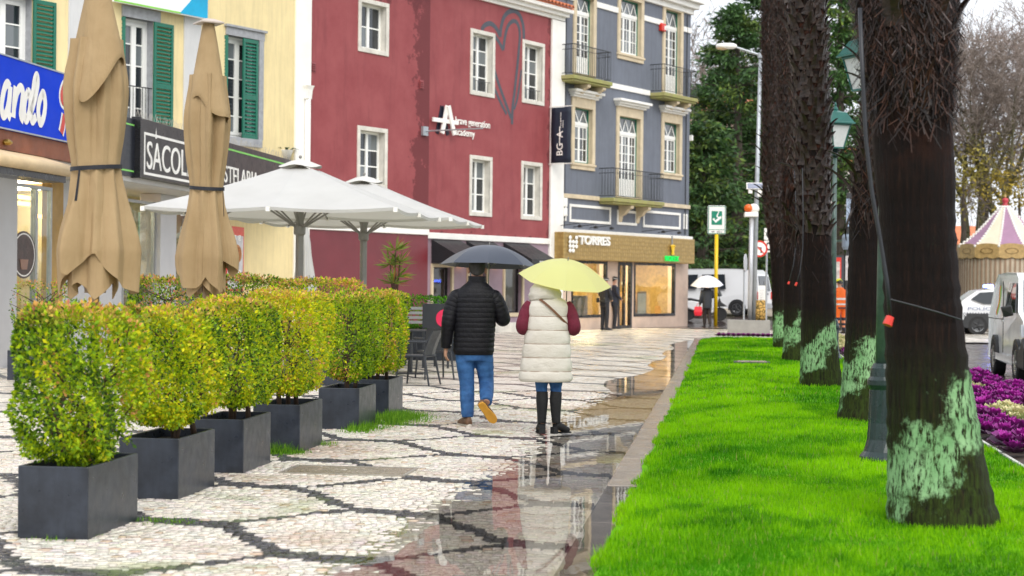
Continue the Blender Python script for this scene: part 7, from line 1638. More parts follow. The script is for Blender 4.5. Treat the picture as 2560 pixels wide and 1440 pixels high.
def head_shapes(c, yaw=0.0, tilt=0.0, sc=1.0):
    b = M(); b.ball((0, -.012, .03), (.076 * sc, .094 * sc, .092 * sc), 20, 14); j = M(); j.ball((0, .018, -.045), (.058 * sc, .066 * sc, .068 * sc), 16, 10); nz = M().rings([[(-.012, .088, .0), (.012, .088, .0), (.006, .086, .035), (-.006, .086, .035)], [(-.010, .112, -.012), (.010, .112, -.012), (.004, .100, .03), (-.004, .100, .03)]])
    e1 = M().ball((.091 * sc, -.012, -.03), (.016, .025, .038), 8, 6); e2 = M().ball((-.091 * sc, -.012, -.03), (.016, .025, .038), 8, 6); ch = M().ball((0, .07, -.085), (.022, .018, .018), 8, 6)
    mx_ = Matrix.Translation(c) @ Matrix.Rotation(yaw, 4, 'Z') @ Matrix.Rotation(tilt, 4, 'X'); return [q.xf(mx_) for q in (b, j, nz, e1, e2, ch)], mx_
def face_parts(parent, mx_):
    for sx in (-1, 1): M().ball((sx * .03, .083, .01), (.013, .008, .008), 8, 6).xf(mx_).obj('eye', m_wht, parent)
    M().ball((0, .082, -.052), (.024, .008, .006), 8, 5).xf(mx_).obj('mouth', mat('lip', (.42, .14, .12), .5), parent)
def hair_cap(mx_, low_back=-.075, th=.012, m=m_hair, name='hair', parent=None):
    rg = []; n = 40
    for i in range(15):
        t = i / 14; row = []
        for j in range(n):
            a = 2 * math.pi * j / n; back = .5 - .5 * math.sin(a); zl = .055 * (1 - back) + low_back * back; ph = (math.pi / 2) * (1 - t); z = .03 + .092 * math.sin(ph) if t < .75 else None
            zz = .03 + (.104) * math.cos(t * math.pi * .5); zz = .134 + (zl - .134) * t; k = max(0, min(1, (zz - .03) / .104)); rr = math.sqrt(max(0, 1 - k * k)) if zz > .03 else 1 - .10 * (.03 - zz) / .1
            nz = 1 + .03 * mnoise.noise(Vector((math.cos(a) * 14, math.sin(a) * 14, zz * 80))); row.append(((.076 + th) * rr * nz * math.cos(a), -.012 + (.094 + th) * rr * nz * math.sin(a), zz))
        rg.append(row)
    return M().rings(rg).xf(mx_).obj(name, m, parent, smooth=True)
def shoe(parent, mx_, up_col, sole_col, L=.29, name='shoe', heel=0.0):
    """local: y forward, heel at 0"""
    def ring(y, w, h, z0): return [(w * math.cos(a), y, z0 + (h * math.sin(a) if math.sin(a) > 0 else 0)) for a in [k * 2 * math.pi / 16 for k in range(16)]]
    u = M().rings([ring(-.012, .026, .055, .022), ring(.0, .036, .085, .022), ring(.05, .040, .10, .022), ring(.10, .040, .092, .022), ring(.17, .046, .062, .022), ring(.23, .045, .045, .022), ring(L - .015, .028, .03, .022), ring(L, .01, .012, .022)]).xf(mx_).obj(name, up_col, parent, smooth=True)
    out = [(0, -.018), (.026, -.012), (.036, .03), (.033, .10), (.042, .17), (.048, .22), (.038, .27), (.015, L + .008), (-.015, L + .008), (-.036, .27), (-.044, .22), (-.04, .17), (-.034, .10), (-.036, .03), (-.026, -.012)]
    M().prism(out, 'z', 0, .028).xf(mx_).obj('sole', sole_col, u, bevel=.006); return u
def limb(pts, rad, n=14, sub=6):
    P = [Vector(p) for p in pts]; out = []; rr = []; Q = [P[0]] + P + [P[-1]]; r2 = [rad[0]] + list(rad) + [rad[-1]]
    for i in range(1, len(Q) - 2):
        for k in range(sub):
            u = k / sub; out.append(0.5 * ((2 * Q[i]) + (Q[i + 1] - Q[i - 1]) * u + (2 * Q[i - 1] - 5 * Q[i] + 4 * Q[i + 1] - Q[i + 2]) * u * u + (3 * Q[i] - Q[i - 1] - 3 * Q[i + 1] + Q[i + 2]) * u ** 3)); rr.append(r2[i] + (r2[i + 1] - r2[i]) * u)
    out.append(P[-1]); rr.append(rad[-1]); return out, rr
def ltube(pts, rad, n=14): 
    p, r = limb(pts, rad); return M().tube(p, r, n)
def ell(cx, cy, z, rx, ry, n=48, f=None): return [(cx + rx * math.copysign(abs(math.cos(a)) ** .85, math.cos(a)) * (f(a, z) if f else 1), cy + ry * math.copysign(abs(math.sin(a)) ** .85, math.sin(a)) * (f(a, z) if f else 1), z) for a in [2 * math.pi * k / n for k in range(n)]]
def interp_tab(tab, z):
    zs = [t[0] for t in tab]; return [float(np.interp(z, zs, [t[k] for t in tab])) for k in range(1, len(tab[0]))]
def umbrella(name, label, apex, Rr, drop, tilt, mcol, shaft_to, group='umbrellas', shaft_m=None, dark_handle=True):
    t = thing(name, label, 'umbrella', apex, 0, group); mx_ = tilt.to_4x4()
    for i in range(8):
        a0, a1 = i * math.pi / 4, (i + 1) * math.pi / 4; rows = []
        for k in range(11):
            u = k / 10; row = []
            for j in range(9):
                v = j / 8; A = a0 + (a1 - a0) * v; bow = math.sin(math.pi * v); r_ = Rr * u * (1 - .065 * bow * u); row.append((r_ * math.cos(A), r_ * math.sin(A), -drop * (u ** 2.0) + .012 * bow * u * (1 - u) * 4 - .02 * bow * u + (.018 * bow * u ** 6)))
            rows.append(row)
        vs = [p for r_ in rows for p in r_]; M().add(vs, [(a * 9 + b, a * 9 + b + 1, (a + 1) * 9 + b + 1, (a + 1) * 9 + b) for a in range(10) for b in range(8)]).xf(mx_).obj('canopy_panel', mcol, t, smooth=True)
        M().tube([mx_ @ Vector((Rr * u * math.cos(a0), Rr * u * math.sin(a0), -drop * u * u - .006)) for u in (0.02, .3, .6, .85, 1.0)], .003, 5).obj('rib', m_alug, t); M().tube([mx_ @ Vector((Rr * math.cos(a0), Rr * math.sin(a0), -drop - .004)), mx_ @ Vector((Rr * 1.012 * math.cos(a0), Rr * 1.012 * math.sin(a0), -drop - .012))], .005, 5).obj('rib_tip', m_alug, t)
        M().tube([mx_ @ Vector((0, 0, -drop * 1.15)), mx_ @ Vector((Rr * .5 * math.cos(a0), Rr * .5 * math.sin(a0), -drop * .27))], .0025, 4).obj('stretcher', m_alug, t)
    e = Vector(shaft_to) - Vector(apex); M().tube([mx_ @ Vector((0, 0, .035)), Vector((0, 0, 0)), e], [.006, .006, .006], 8).obj('shaft', shaft_m or m_alug, t); M().tube([e + (-e).normalized() * .03, e + e.normalized() * .09], [.014, .016], 10).obj('handle', m_plast, t); return t

# ---- the man in the black quilted jacket
MP = Vector((-.415, 18.4, 0.0)); man = thing('person', 'person in black quilted jacket and blue jeans walking away under a dark umbrella', 'person', MP)
T = NT('black_quilt'); tc = T.n('TexCoord'); nz = T.noise(26, 4, .6, tc.outputs['Object']); m_quilt = T.done(T.bsdf(T.ramp(nz, [(.3, (.004, .004, .006)), (.7, (.009, .009, .013))]), T.ramp(T.noise(9, 3, .6, tc.outputs['Object']), [(.3, .45), (.7, .65)]), 0, .25, T.bump(nz, .5, .016)))
tab = [(.765, .01, .205, .135), (.80, .01, .218, .15), (.95, .015, .217, .15), (1.10, .02, .224, .148), (1.25, .025, .236, .145), (1.36, .028, .238, .138), (1.42, .03, .222, .13), (1.46, .032, .195, .115), (1.50, .035, .15, .10), (1.535, .037, .108, .09), (1.565, .038, .088, .084), (1.60, .04, .084, .082)]
qp = .053; rg = []; z = .765
while z <= 1.60:
    cx, rx, ry = interp_tab(tab, z); q = abs(math.sin(math.pi * (z - .79) / qp)) ** .55; k = .0065 * (q - .5) if .79 < z < 1.5 else 0
    f = lambda a, zz, k=k: 1 + k / .2 + .012 * mnoise.noise(Vector((math.cos(a) * 5, math.sin(a) * 5, zz * 9))); rg.append(ell(cx, .02, z, rx, ry, 56, f)); z += .0066
jk = M().rings(rg).obj('jacket', m_quilt, man, smooth=True)
def qsleeve(pts, rad, nm='sleeve', parent=man, m=m_quilt, per=.05, amp=.055):
    p, r = limb(pts, rad, sub=26); d = 0; rr = []
    for i in range(len(p)):
        if i: d += (p[i] - p[i - 1]).length
        rr.append(r[i] * (1 + amp * (abs(math.sin(math.pi * d / per)) ** .55 - .5) + .03 * mnoise.noise(p[i] * 14)))
    return M().tube(p, rr, 22).obj(nm, m, parent, smooth=True)
qsleeve([(-.10, .02, 1.40), (-.17, .015, 1.375), (-.222, .0, 1.28), (-.262, -.03, 1.10), (-.285, .03, .84)], [.07, .088, .084, .072, .052])
qsleeve([(.15, .02, 1.40), (.22, .015, 1.375), (.275, .01, 1.29), (.325, .03, 1.15), (.285, .14, 1.17), (.185, .30, 1.27)], [.07, .088, .084, .074, .070, .052])
hd, hm_ = head_shapes((.04, .035, 1.695)); bod = list(hd)
bod += [ltube([(.04, .02, 1.65), (.035, .01, 1.50), (.03, .01, 1.40)], [.062, .064, .08])]; bod.append(M().rings([ell(.02, .02, z, rx * .86, ry * .84, 24) for z, rx, ry in ((.84, .19, .13), (1.0, .19, .13), (1.2, .20, .13), (1.38, .2, .11), (1.45, .12, .08))]))
bod += [ltube([(-.165, .02, 1.42), (-.225, .0, 1.32), (-.262, -.03, 1.12), (-.285, .03, .83)], [.05, .05, .045, .030]), ltube([(.215, .02, 1.42), (.275, .01, 1.32), (.325, .03, 1.16), (.185, .30, 1.27)], [.05, .05, .045, .030])]
bod += hand((-.287, .035, .83), (-.05, .08, -1), (.75, .3, 0)) + hand((.18, .305, 1.275), (-.3, .5, .55), (-.6, -.2, .2))
bod += [ltube([(-.07, .02, .90), (-.07, .02, .68), (-.055, .03, .46), (-.045, .0, .10)], [.085, .078, .05, .04]), ltube([(.10, .02, .90), (.12, .05, .68), (.148, .06, .47), (.155, -.24, .27)], [.085, .078, .05, .04])]
link('body', remesh(bod, .008, m_skin, 'body', 2), man); face_parts(man, hm_); hair_cap(hm_, -.085, parent=man)
M().rings([ell(.04, .02, z, r_ + .006, r_ + .004, 32) for z, r_ in ((1.545, .092), (1.58, .088), (1.605, .090), (1.605, .078), (1.57, .076))], caps=False).obj('collar', m_quilt, jk, smooth=True)
jn = [M().rings([ell(.018, .02, z, rx, ry, 32) for z, rx, ry in ((.70, .165, .12), (.78, .182, .132), (.88, .178, .13), (.94, .17, .125))])]
def wrinkly(pts, rad, seed):
    p, r = limb(pts, rad, sub=10); rr = [r[i] * (1 + .05 * math.sin(i * 1.9 + seed) * (0.4 + abs(mnoise.noise(p[i] * 6))) + .03 * mnoise.noise(p[i] * 17)) for i in range(len(p))]; return M().tube(p, rr, 20)
jn += [wrinkly([(-.075, .02, .88), (-.078, .02, .70), (-.058, .03, .46), (-.052, .01, .28), (-.045, -.01, .095)], [.108, .102, .080, .078, .062], 1), wrinkly([(.108, .02, .88), (.125, .045, .70), (.150, .065, .47), (.155, -.08, .365), (.155, -.235, .275)], [.108, .102, .080, .076, .062], 2)]
link('jeans', remesh(jn, .010, m_jean, 'jeans', 2), man)
m_shoe = mat('tan_leather', (.16, .085, .045), .5, .3, 12, .2, 60); m_solew = mat('white_sole', (.62, .58, .50), .5); m_soleo = mat('orange_rubber_sole', (.62, .30, .03), .5, .12, 9, .3, 60)
shoe(man, Matrix.Translation((-.025, -.055, .0)) @ Matrix.Rotation(R(24), 4, 'Z'), m_shoe, m_solew)
fw = Vector((.15, .10, -.20)).normalized(); dn = Vector((-.12, -.95, -.22)); dn = (dn - fw * dn.dot(fw)).normalized(); up_ = -dn; rt = fw.cross(up_); mxs = Matrix(((rt.x, fw.x, up_.x), (rt.y, fw.y, up_.y), (rt.z, fw.z, up_.z))).to_4x4()
shoe(man, Matrix.Translation((.10, -.315, .255)) @ mxs @ Matrix.Diagonal((1.12, .92, 1, 1)), m_shoe, m_soleo)
M().ball((-.235, .0, .865), (.008, .006, .008), 6, 5).obj('cuff_button', m_wht, man)
T = NT('slate_umbrella_cloth'); tc = T.n('TexCoord'); spk = T.ramp(T.noise(70, 4, .75, tc.outputs['Object']), [(.60, 0.0), (.68, .4)]); msk = T.ramp(T.noise(4, 3, .6, tc.outputs['Object']), [(.5, 0.0), (.62, 1.0)]); c = T.mix(T.math('MULTIPLY', spk, msk), (.045, .055, .080), (.28, .31, .36)); m_umb = T.done(T.bsdf(c, .42, 0, .5))
umbrella('umbrella', 'dark slate umbrella held by the person in black', MP + Vector((.165, .30, 1.945)), .53, .225, Matrix.Rotation(R(1.5), 3, 'Y') @ Matrix.Rotation(R(-3), 3, 'X'), m_umb, MP + Vector((.155, .34, 1.26)))

# ---- the woman in the long white vest
WP = Vector((.375, 17.6, 0.0)); wo = thing('person', 'person in long cream padded vest, maroon sleeves and black boots under a yellow umbrella', 'person', WP)
T = NT('cream_padding'); tc = T.n('TexCoord'); mpn = T.n('Mapping'); mpn.inputs['Scale'].default_value = (1, 1, 2.2); T.l(tc.outputs['Object'], mpn.inputs['Vector']); nz = T.noise(11, 5, .65, mpn.outputs['Vector'], .8); m_pad = T.done(T.bsdf(T.ramp(T.noise(3, 4, .6, tc.outputs['Object']), [(.3, (.60, .55, .47)), (.7, (.70, .66, .59))]), .5, 0, .4, T.bump(nz, .30, .03)))
m_maroon = mat('maroon_knit', (.135, .006, .025), .8, .2, 20, .4, 120); m_seam = mat('brown_piping', (.30, .19, .13), .6)
wt = [(.532, -.02, .262, .185), (.56, -.02, .270, .19), (.64, -.019, .262, .185), (.78, -.016, .250, .178), (.92, -.012, .236, .170), (1.06, -.008, .218, .160), (1.20, -.004, .205, .148), (1.30, 0, .204, .14), (1.36, 0, .178, .125), (1.40, -.005, .12, .10), (1.44, -.01, .09, .085)]
seams = [.532, .64, .78, .92, 1.06, 1.20, 1.375]; rg = []; z = .532
while z <= 1.44:
    cx, rx, ry = interp_tab(wt, z); k = 0
    for a, b in zip(seams, seams[1:]):
        if a <= z < b: k = .013 * (math.sin(math.pi * (z - a) / (b - a)) ** .5) - .006
    f = lambda a, zz, k=k: 1 + k / .22 + .02 * mnoise.noise(Vector((math.cos(a) * 4 + zz * 3, math.sin(a) * 4, zz * 12))); rg.append(ell(cx, .01, z, rx, ry, 64, f)); z += .0065
vs_ = M().rings(rg).obj('vest', m_pad, wo, smooth=True)
for zq in seams[1:-1]:
    cx, rx, ry = interp_tab(wt, zq); M().tube([Vector(p) for p in ell(cx, .01, zq, rx - .003, ry - .003, 48)] + [Vector(ell(cx, .01, zq, rx - .003, ry - .003, 48)[0])], .0035, 5, False).obj('seam', m_seam, vs_)
qsleeve([(-.175, .01, 1.33), (-.225, .0, 1.25), (-.262, -.02, 1.09), (-.22, .10, 1.08), (-.12, .23, 1.16)], [.055, .064, .070, .062, .045], 'sleeve', wo, m_maroon, .09, .05)
qsleeve([(.175, .01, 1.33), (.225, .0, 1.25), (.262, -.02, 1.09), (.235, .10, 1.08), (.185, .24, 1.17)], [.055, .064, .070, .062, .045], 'sleeve', wo, m_maroon, .09, .05)
hd, hm_ = head_shapes((-.035, .05, 1.475)); bod = list(hd) + [ltube([(-.035, .03, 1.44), (-.02, .01, 1.36)], [.055, .06]), M().rings([ell(-.01, .01, z, rx, ry, 24) for z, rx, ry in ((.75, .19, .13), (.95, .16, .12), (1.15, .17, .11), (1.32, .165, .09))])]
bod += [ltube([(-.16, .01, 1.33), (-.225, 0, 1.25), (-.262, -.02, 1.09), (-.12, .23, 1.16)], [.04, .04, .04, .026]), ltube([(.16, .01, 1.33), (.225, 0, 1.25), (.262, -.02, 1.09), (.185, .24, 1.17)], [.04, .04, .04, .026])]
bod += hand((-.118, .235, 1.165), (.5, .6, .3), (.5, -.5, .3), .17) + hand((.184, .245, 1.175), (-.05, .5, .6), (-.7, .2, .2), .17)
bod += [ltube([(-.075, .01, .80), (-.065, .02, .48), (-.055, .0, .10)], [.09, .055, .035]), ltube([(.075, .01, .80), (.083, .02, .48), (.087, .0, .10)], [.09, .055, .035])]
link('body', remesh(bod, .008, m_skin, 'body', 2), wo); face_parts(wo, hm_)
rg = []
for i in range(16):
    t_ = i / 15; z = 1.365 + .245 * t_; rr = math.sin(math.pi * (0.36 + .60 * t_)) ** .7; row = []
    for j in range(48):
        a = 2 * math.pi * j / 48; nzv = 1 + .05 * mnoise.noise(Vector((math.cos(a) * 3, math.sin(a) * 3, z * 16))) + .02 * math.sin(z * 95 + 2 * math.cos(a)); row.append((-.035 + .168 * rr * nzv * math.cos(a), .02 + .150 * rr * nzv * math.sin(a), z - .012 * math.cos(2 * a)))
    rg.append(row)
M().rings(rg).obj('hood', m_pad, wo, smooth=True)
jn = [wrinkly([(-.07, .01, .66), (-.062, .02, .48), (-.057, .01, .38)], [.085, .062, .05], 3), wrinkly([(.08, .01, .66), (.085, .02, .48), (.086, .01, .38)], [.085, .062, .05], 4)]; link('jeans', remesh(jn, .010, m_jean, 'jeans', 1), wo)
m_boot2 = mat('black_suede', (.007, .007, .008), .75, .3, 20, .2, 90)
def lboot(x, yaw):
    b = []; mx_ = Matrix.Translation((x, -.01, 0)) @ Matrix.Rotation(yaw, 4, 'Z')
    b.append(ltube([(0, 0, .43), (0, -.005, .33), (0, .0, .2), (0, .008, .11)], [.060, .062, .050, .044], 20)); b.append(ltube([(0, -.01, .085), (0, .06, .07), (0, .13, .04), (0, .185, .032)], [.042, .042, .038, .024], 16))
    for q in b: q.xf(mx_)
    o = link('boot', remesh(b, .007, m_boot2, 'boot', 2), wo); M().prism([(-.032, -.05), (.032, -.05), (.030, .012), (-.030, .012)], 'z', 0, .07).xf(mx_).obj('heel', m_boot2, o, bevel=.004); M().prism([(-.034, .05), (.034, .05), (.04, .13), (.02, .205), (-.02, .205), (-.04, .13)], 'z', 0, .014).xf(mx_).obj('sole', m_boot2, o)
lboot(-.056, R(10)); lboot(.087, R(-48))
st = []
for k in range(22):
    u = k / 21; x = -.095 + .30 * u; z = 1.375 - .27 * u ** 1.15; cx, rx, ry = interp_tab(wt, z); kk = max(0, 1 - ((x - cx) / (rx * 1.02)) ** 2); st.append(Vector((x, .01 - (ry + .022) * kk ** .45, z)))
sm = M(); sm.rings([[p + Vector((-.006, 0, -.010)), p + Vector((.006, 0, .010)), p + Vector((.006, -.004, .010)), p + Vector((-.006, -.004, -.010))] for p in st]); sm.obj('bag_strap', mat('brown_strap', (.17, .075, .035), .5), wo)
T = NT('yellow_umbrella_cloth'); tc = T.n('TexCoord'); p_ = T.bsdf((.80, .79, .34), .5, 0, .4); tr = T.n('BsdfTranslucent'); tr.inputs['Color'].default_value = (.80, .78, .12, 1); mx = T.n('MixShader'); mx.inputs[0].default_value = .35; T.l(p_, mx.inputs[1]); T.l(tr.outputs[0], mx.inputs[2]); m_yumb = T.done(mx.outputs[0])
umbrella('umbrella', 'pale yellow umbrella tilted back by the person in the cream vest', WP + Vector((.200, .17, 1.775)), .485, .21, Matrix.Rotation(R(8), 3, 'Y') @ Matrix.Rotation(R(13), 3, 'X'), m_yumb, WP + Vector((.185, .27, 1.15)))

# ---- smaller figures
def figure(label, P, rz, J, cols, hgt=1.78, name='person', vox=.014, cap=None, hands=True, coat_low=.78, group=None):
    """generic clothed standing figure, facing +y before turning"""
    t = thing(name, label, 'person', P, rz, group); k = hgt / 1.78; V3 = lambda p: Vector(p) * k
    hc = V3(J.get('head', (0, .03, 1.655))); hd, hm_ = head_shapes(hc, J.get('yaw', 0), J.get('tilt', 0)); sh = 1.45; tl = J.get('lean', 0.0)
    tor = lambda s_: M().rings([ell(0, tl * (z - .9), z * k, rx * s_, ry * s_, 24) for z, rx, ry in ((coat_low, .17, .13), (.95, .175, .135), (1.15, .185, .13), (1.33, .195, .12), (1.43, .16, .10), (1.49, .09, .08))])
    aL, aR = [V3(p) for p in J['armL']], [V3(p) for p in J['armR']]; lL, lR = [V3(p) for p in J['legL']], [V3(p) for p in J['legR']]
    b = hd + [ltube([hc, V3((0, tl * .55, 1.45))], [.055, .06]), tor(.85), ltube(aL, [.045, .042, .028]), ltube(aR, [.045, .042, .028]), ltube(lL, [.075, .05, .035]), ltube(lR, [.075, .05, .035])]
    if hands: b += hand(aL[-1], aL[-1] - aL[-2], (.6, .1, .3)) + hand(aR[-1], aR[-1] - aR[-2], (-.6, .1, .3))
    link('body', remesh(b, vox * .8, m_skin, 'body', 1), t); face_parts(t, hm_)
    jb = [tor(1.0), ltube(aL, [.068, .062, .048]), ltube(aR, [.068, .062, .048])]; link('jacket', remesh(jb, vox, cols['jacket'], 'jacket', 2), t)
    tb = [M().rings([ell(0, tl * -.05, z * k, rx, ry, 20) for z, rx, ry in ((.78, .15, .11), (.88, .168, .125), (.95, .16, .12))]), ltube(lL, [.098, .075, .062]), ltube(lR, [.098, .075, .062])]; link('trousers', remesh(tb, vox, cols['trousers'], 'trousers', 2), t)
    for lg, yw in ((lL, J.get('footL', .1)), (lR, J.get('footR', -.1))): shoe(t, Matrix.Translation((lg[-1].x, lg[-1].y - .05, max(0, lg[-1].z - .09))) @ Matrix.Rotation(yw, 4, 'Z'), cols['shoe'], m_plast)
    if cap:
        M().lathe([(.088, .035), (.098, .05), (.104, .09), (.085, .115), (.02, .125)], 20).xf(hm_).obj('cap', cap, t, smooth=True); M().prism([(.075 * math.cos(a), .05 + .1 * math.sin(a)) for a in [k * math.pi / 8 for k in range(9)]], 'z', .038, .046).xf(hm_).obj('peak', cap, t); M().lathe([(.099, .048), (.1015, .062)], 20, caps=False).xf(hm_).obj('cap_band', m_wht, t); hair_cap(hm_, -.07, .006, parent=t)
    else: hair_cap(hm_, -.075, parent=t)
    return t
m_uni = mat('navy_uniform', (.012, .016, .032), .6, .2, 8, .2, 60); m_unid = mat('black_uniform', (.010, .011, .016), .6, .2, 8, .2, 60); m_blackshoe = mat('black_leather', (.008, .008, .009), .3)
jp = {'armL': [(-.19, 0, 1.42), (-.25, .03, 1.17), (-.06, .24, 1.02)], 'armR': [(.19, 0, 1.42), (.25, .03, 1.17), (.06, .24, 1.02)], 'legL': [(-.09, 0, .90), (-.1, .02, .5), (-.1, -.01, .09)], 'legR': [(.09, 0, .90), (.1, .02, .5), (.1, -.01, .09)], 'tilt': -.12}
p1 = G(1533, 823); p2 = G(1511, 826); jp2 = dict(jp); jp2['head'] = (.0, .04, 1.64); jp2['yaw'] = -.3
f1 = figure('police officer in navy jacket and cap, hands clasped, right of the pair', (p1.x, p1.y, .01), R(-68), jp, {'jacket': m_uni, 'trousers': m_unid, 'shoe': m_blackshoe}, 1.80, cap=m_unid, group='police officers'); f2 = figure('police officer with cap and pouch belt, left of the pair', (p2.x, p2.y, .01), R(-50), jp2, {'jacket': m_unid, 'trousers': m_unid, 'shoe': m_blackshoe}, 1.77, cap=m_unid, group='police officers')
for (f_, sx) in ((f2, -.19), (f2, .15), (f1, .17)): M().box(sx - .04, sx + .04, -.17, -.09, .92, 1.08).obj('belt_pouch', m_plast, f_, bevel=.01)
M().lathe([(.172, .93), (.178, .95), (.178, .98), (.172, 1.0)], 24, caps=False).obj('belt', m_plast, f2)
# person under the white umbrella
jw = {'armL': [(-.18, 0, 1.40), (-.24, -.03, 1.14), (-.27, .05, .86)], 'armR': [(.18, 0, 1.40), (.23, .06, 1.16), (.08, .25, 1.28)], 'legL': [(-.08, 0, .88), (-.08, .06, .5), (-.07, .06, .10)], 'legR': [(.08, 0, .88), (.09, .0, .5), (.09, -.14, .13)], 'head': (0, .04, 1.62)}
p3 = G(1767, 819); figure('person in dark coat walking away under a white umbrella with a red bag', (p3.x, p3.y, .01), R(8), jw, {'jacket': mat('dark_grey_coat', (.022, .026, .034), .5, .2, 6, .2, 40), 'trousers': mat('dark_brown_trousers', (.022, .014, .013), .7), 'shoe': m_blackshoe}, 1.70, coat_low=.72)
umbrella('umbrella', 'white umbrella of the person beside the scooter', (p3.x + .0, p3.y + .15, 1.90), .60, .36, Matrix.Rotation(R(-2), 3, 'Y') @ Matrix.Rotation(R(8), 3, 'X'), mat('white_umbrella_cloth', (.74, .74, .80), .5, .04, 3), (p3.x + .08, p3.y + .24, 1.22))
bg = thing('carrier_bag', 'red carrier bag in the left hand of the white-umbrella person', 'bag', (p3.x - .32, p3.y + .02, .42)); M().rings([[(-w_, -d_, z), (w_, -d_, z), (w_, d_, z), (-w_, d_, z)] for w_, d_, z in ((.12, .06, 0), (.15, .07, .15), (.13, .04, .34))]).obj('bag_body', mat('red_plastic_bag', (.65, .01, .03), .4, .15, 6), bg, bevel=.02); M().tube([(-.06, 0, .34), (-.03, 0, .46), (.03, 0, .46), (.06, 0, .34)], .008, 6).obj('handle', MATS['red_plastic_bag'], bg)
# road worker
T = NT('hi_vis'); tc = T.n('TexCoord'); sp = T.n('SeparateXYZ'); T.l(tc.outputs['Object'], sp.inputs[0]); z_ = sp.outputs[2]
bandf = lambda z0, z1: T.math('MULTIPLY', T.math('GREATER_THAN', z_, z0), T.math('LESS_THAN', z_, z1))
c = T.mix(bandf(1.10, 1.16), (.80, .14, .012), (.62, .64, .62)); c = T.mix(bandf(.93, .98), c, (.62, .64, .62)); c = T.mix(T.math('LESS_THAN', z_, .86), c, (.015, .018, .035)); m_hiv = T.done(T.bsdf(c, .6, 0, .4))
T = NT('hi_vis_trousers'); tc = T.n('TexCoord'); sp = T.n('SeparateXYZ'); T.l(tc.outputs['Object'], sp.inputs[0]); z_ = sp.outputs[2]; c = T.mix(T.math('LESS_THAN', z_, .52), (.80, .14, .012), (.015, .018, .035)); c = T.mix(bandf(.34, .42), c, (.75, .3, .15)); c = T.mix(bandf(.2, .26), c, (.75, .3, .15)); m_hivt = T.done(T.bsdf(c, .6, 0, .4))
p4 = G(2102, 834); jo = {'armL': [(-.19, .03, 1.42), (-.24, .14, 1.18), (-.14, .36, 1.12)], 'armR': [(.19, .03, 1.42), (.26, .0, 1.16), (.2, .2, .98)], 'legL': [(-.09, 0, .90), (-.11, .03, .5), (-.12, 0, .09)], 'legR': [(.09, 0, .90), (.1, .0, .5), (.11, -.03, .09)], 'head': (0, .12, 1.63), 'tilt': -.4, 'lean': .12}
wk = figure('road worker in orange hi-vis suit with yellow helmet between the palms', (p4.x, p4.y, .01), R(25), jo, {'jacket': m_hiv, 'trousers': m_hivt, 'shoe': m_blackshoe}, 1.80, coat_low=.80)
M().lathe([(.13, .045), (.105, .05), (.105, .09), (.08, .135), (.02, .15)], 20).xf(Matrix.Translation(Vector((0, .12, 1.63)) * (1.8 / 1.78)) @ Matrix.Rotation(-.4, 4, 'X')).obj('helmet', mat('helmet_yellow', (.75, .75, .02), .35), wk, smooth=True)

# ------------------------------------------------------------------ background trees and houses
rng = np.random.default_rng(77); random.seed(77)
m_needle = leaf_mat('conifer_spray', .2, .6); m_trunk = mat('park_bark', (.07, .055, .042), .85, .35, 3, .5, 12); m_trunk_m = mat('mossy_bark', (.09, .08, .05), .85, .35, 3, .5, 12, col2=(.13, .12, .05)); m_twig = mat('bare_twigs', (.26, .21, .18), .85, .25, 1); m_twig2 = mat('bare_twigs_red', (.34, .25, .22), .85, .25, 1)
def seg_mesh(segs, name, m, n=3):
    p0 = np.array([s_[0] for s_ in segs], float); p1 = np.array([s_[1] for s_ in segs], float); r0 = np.array([s_[2] for s_ in segs]); r1 = np.array([s_[3] for s_ in segs]); d = p1 - p0; d /= np.linalg.norm(d, axis=1, keepdims=True) + 1e-9
    a = np.where(np.abs(d[:, 2:3]) < .9, np.array([[0, 0, 1.0]]), np.array([[1.0, 0, 0]])); e1 = np.cross(d, a); e1 /= np.linalg.norm(e1, axis=1, keepdims=True); e2 = np.cross(d, e1); K = len(segs); V = np.zeros((K, 2 * n, 3))
    for j in range(n):
        t = 2 * math.pi * j / n; o = e1 * math.cos(t) + e2 * math.sin(t); V[:, j] = p0 + o * r0[:, None]; V[:, n + j] = p1 + o * r1[:, None]
    fb = np.array([(j, (j + 1) % n, n + (j + 1) % n, n + j) for j in range(n)]); F = (fb[None] + (np.arange(K) * 2 * n)[:, None, None]).reshape(-1, 4); return np_mesh(name, V.reshape(-1, 3), F, m, smooth=True)
def grow(p, d, L, r, depth, big, small, rr, droop=0.0, maxd=6):
    k = 3; q = p
    for i in range(k):
        d = (d + Vector((rr.gauss(0, .13), rr.gauss(0, .13), rr.gauss(0, .10) - droop))).normalized(); q2 = q + d * L / k; r2 = r * (1 - .1 * (i + 1)); (big if depth < 3 else small).append((q, q2, r, r2)); q, r = q2, r2
        if depth < maxd and depth >= 1 and rr.random() < .55:
            dd = (d + Vector((rr.gauss(0, .7), rr.gauss(0, .7), rr.gauss(.1, .5)))).normalized(); grow(q, dd, L * .62, r * .5, depth + 1, big, small, rr, droop, maxd)
    if depth < maxd:
        for i in range(2 if depth else 4):
            dd = (d + Vector((rr.gauss(0, .5), rr.gauss(0, .5), rr.gauss(.12, .3)))).normalized(); grow(q, dd, L * rr.uniform(.6, .82), r * .68, depth + 1, big, small, rr, droop, maxd)
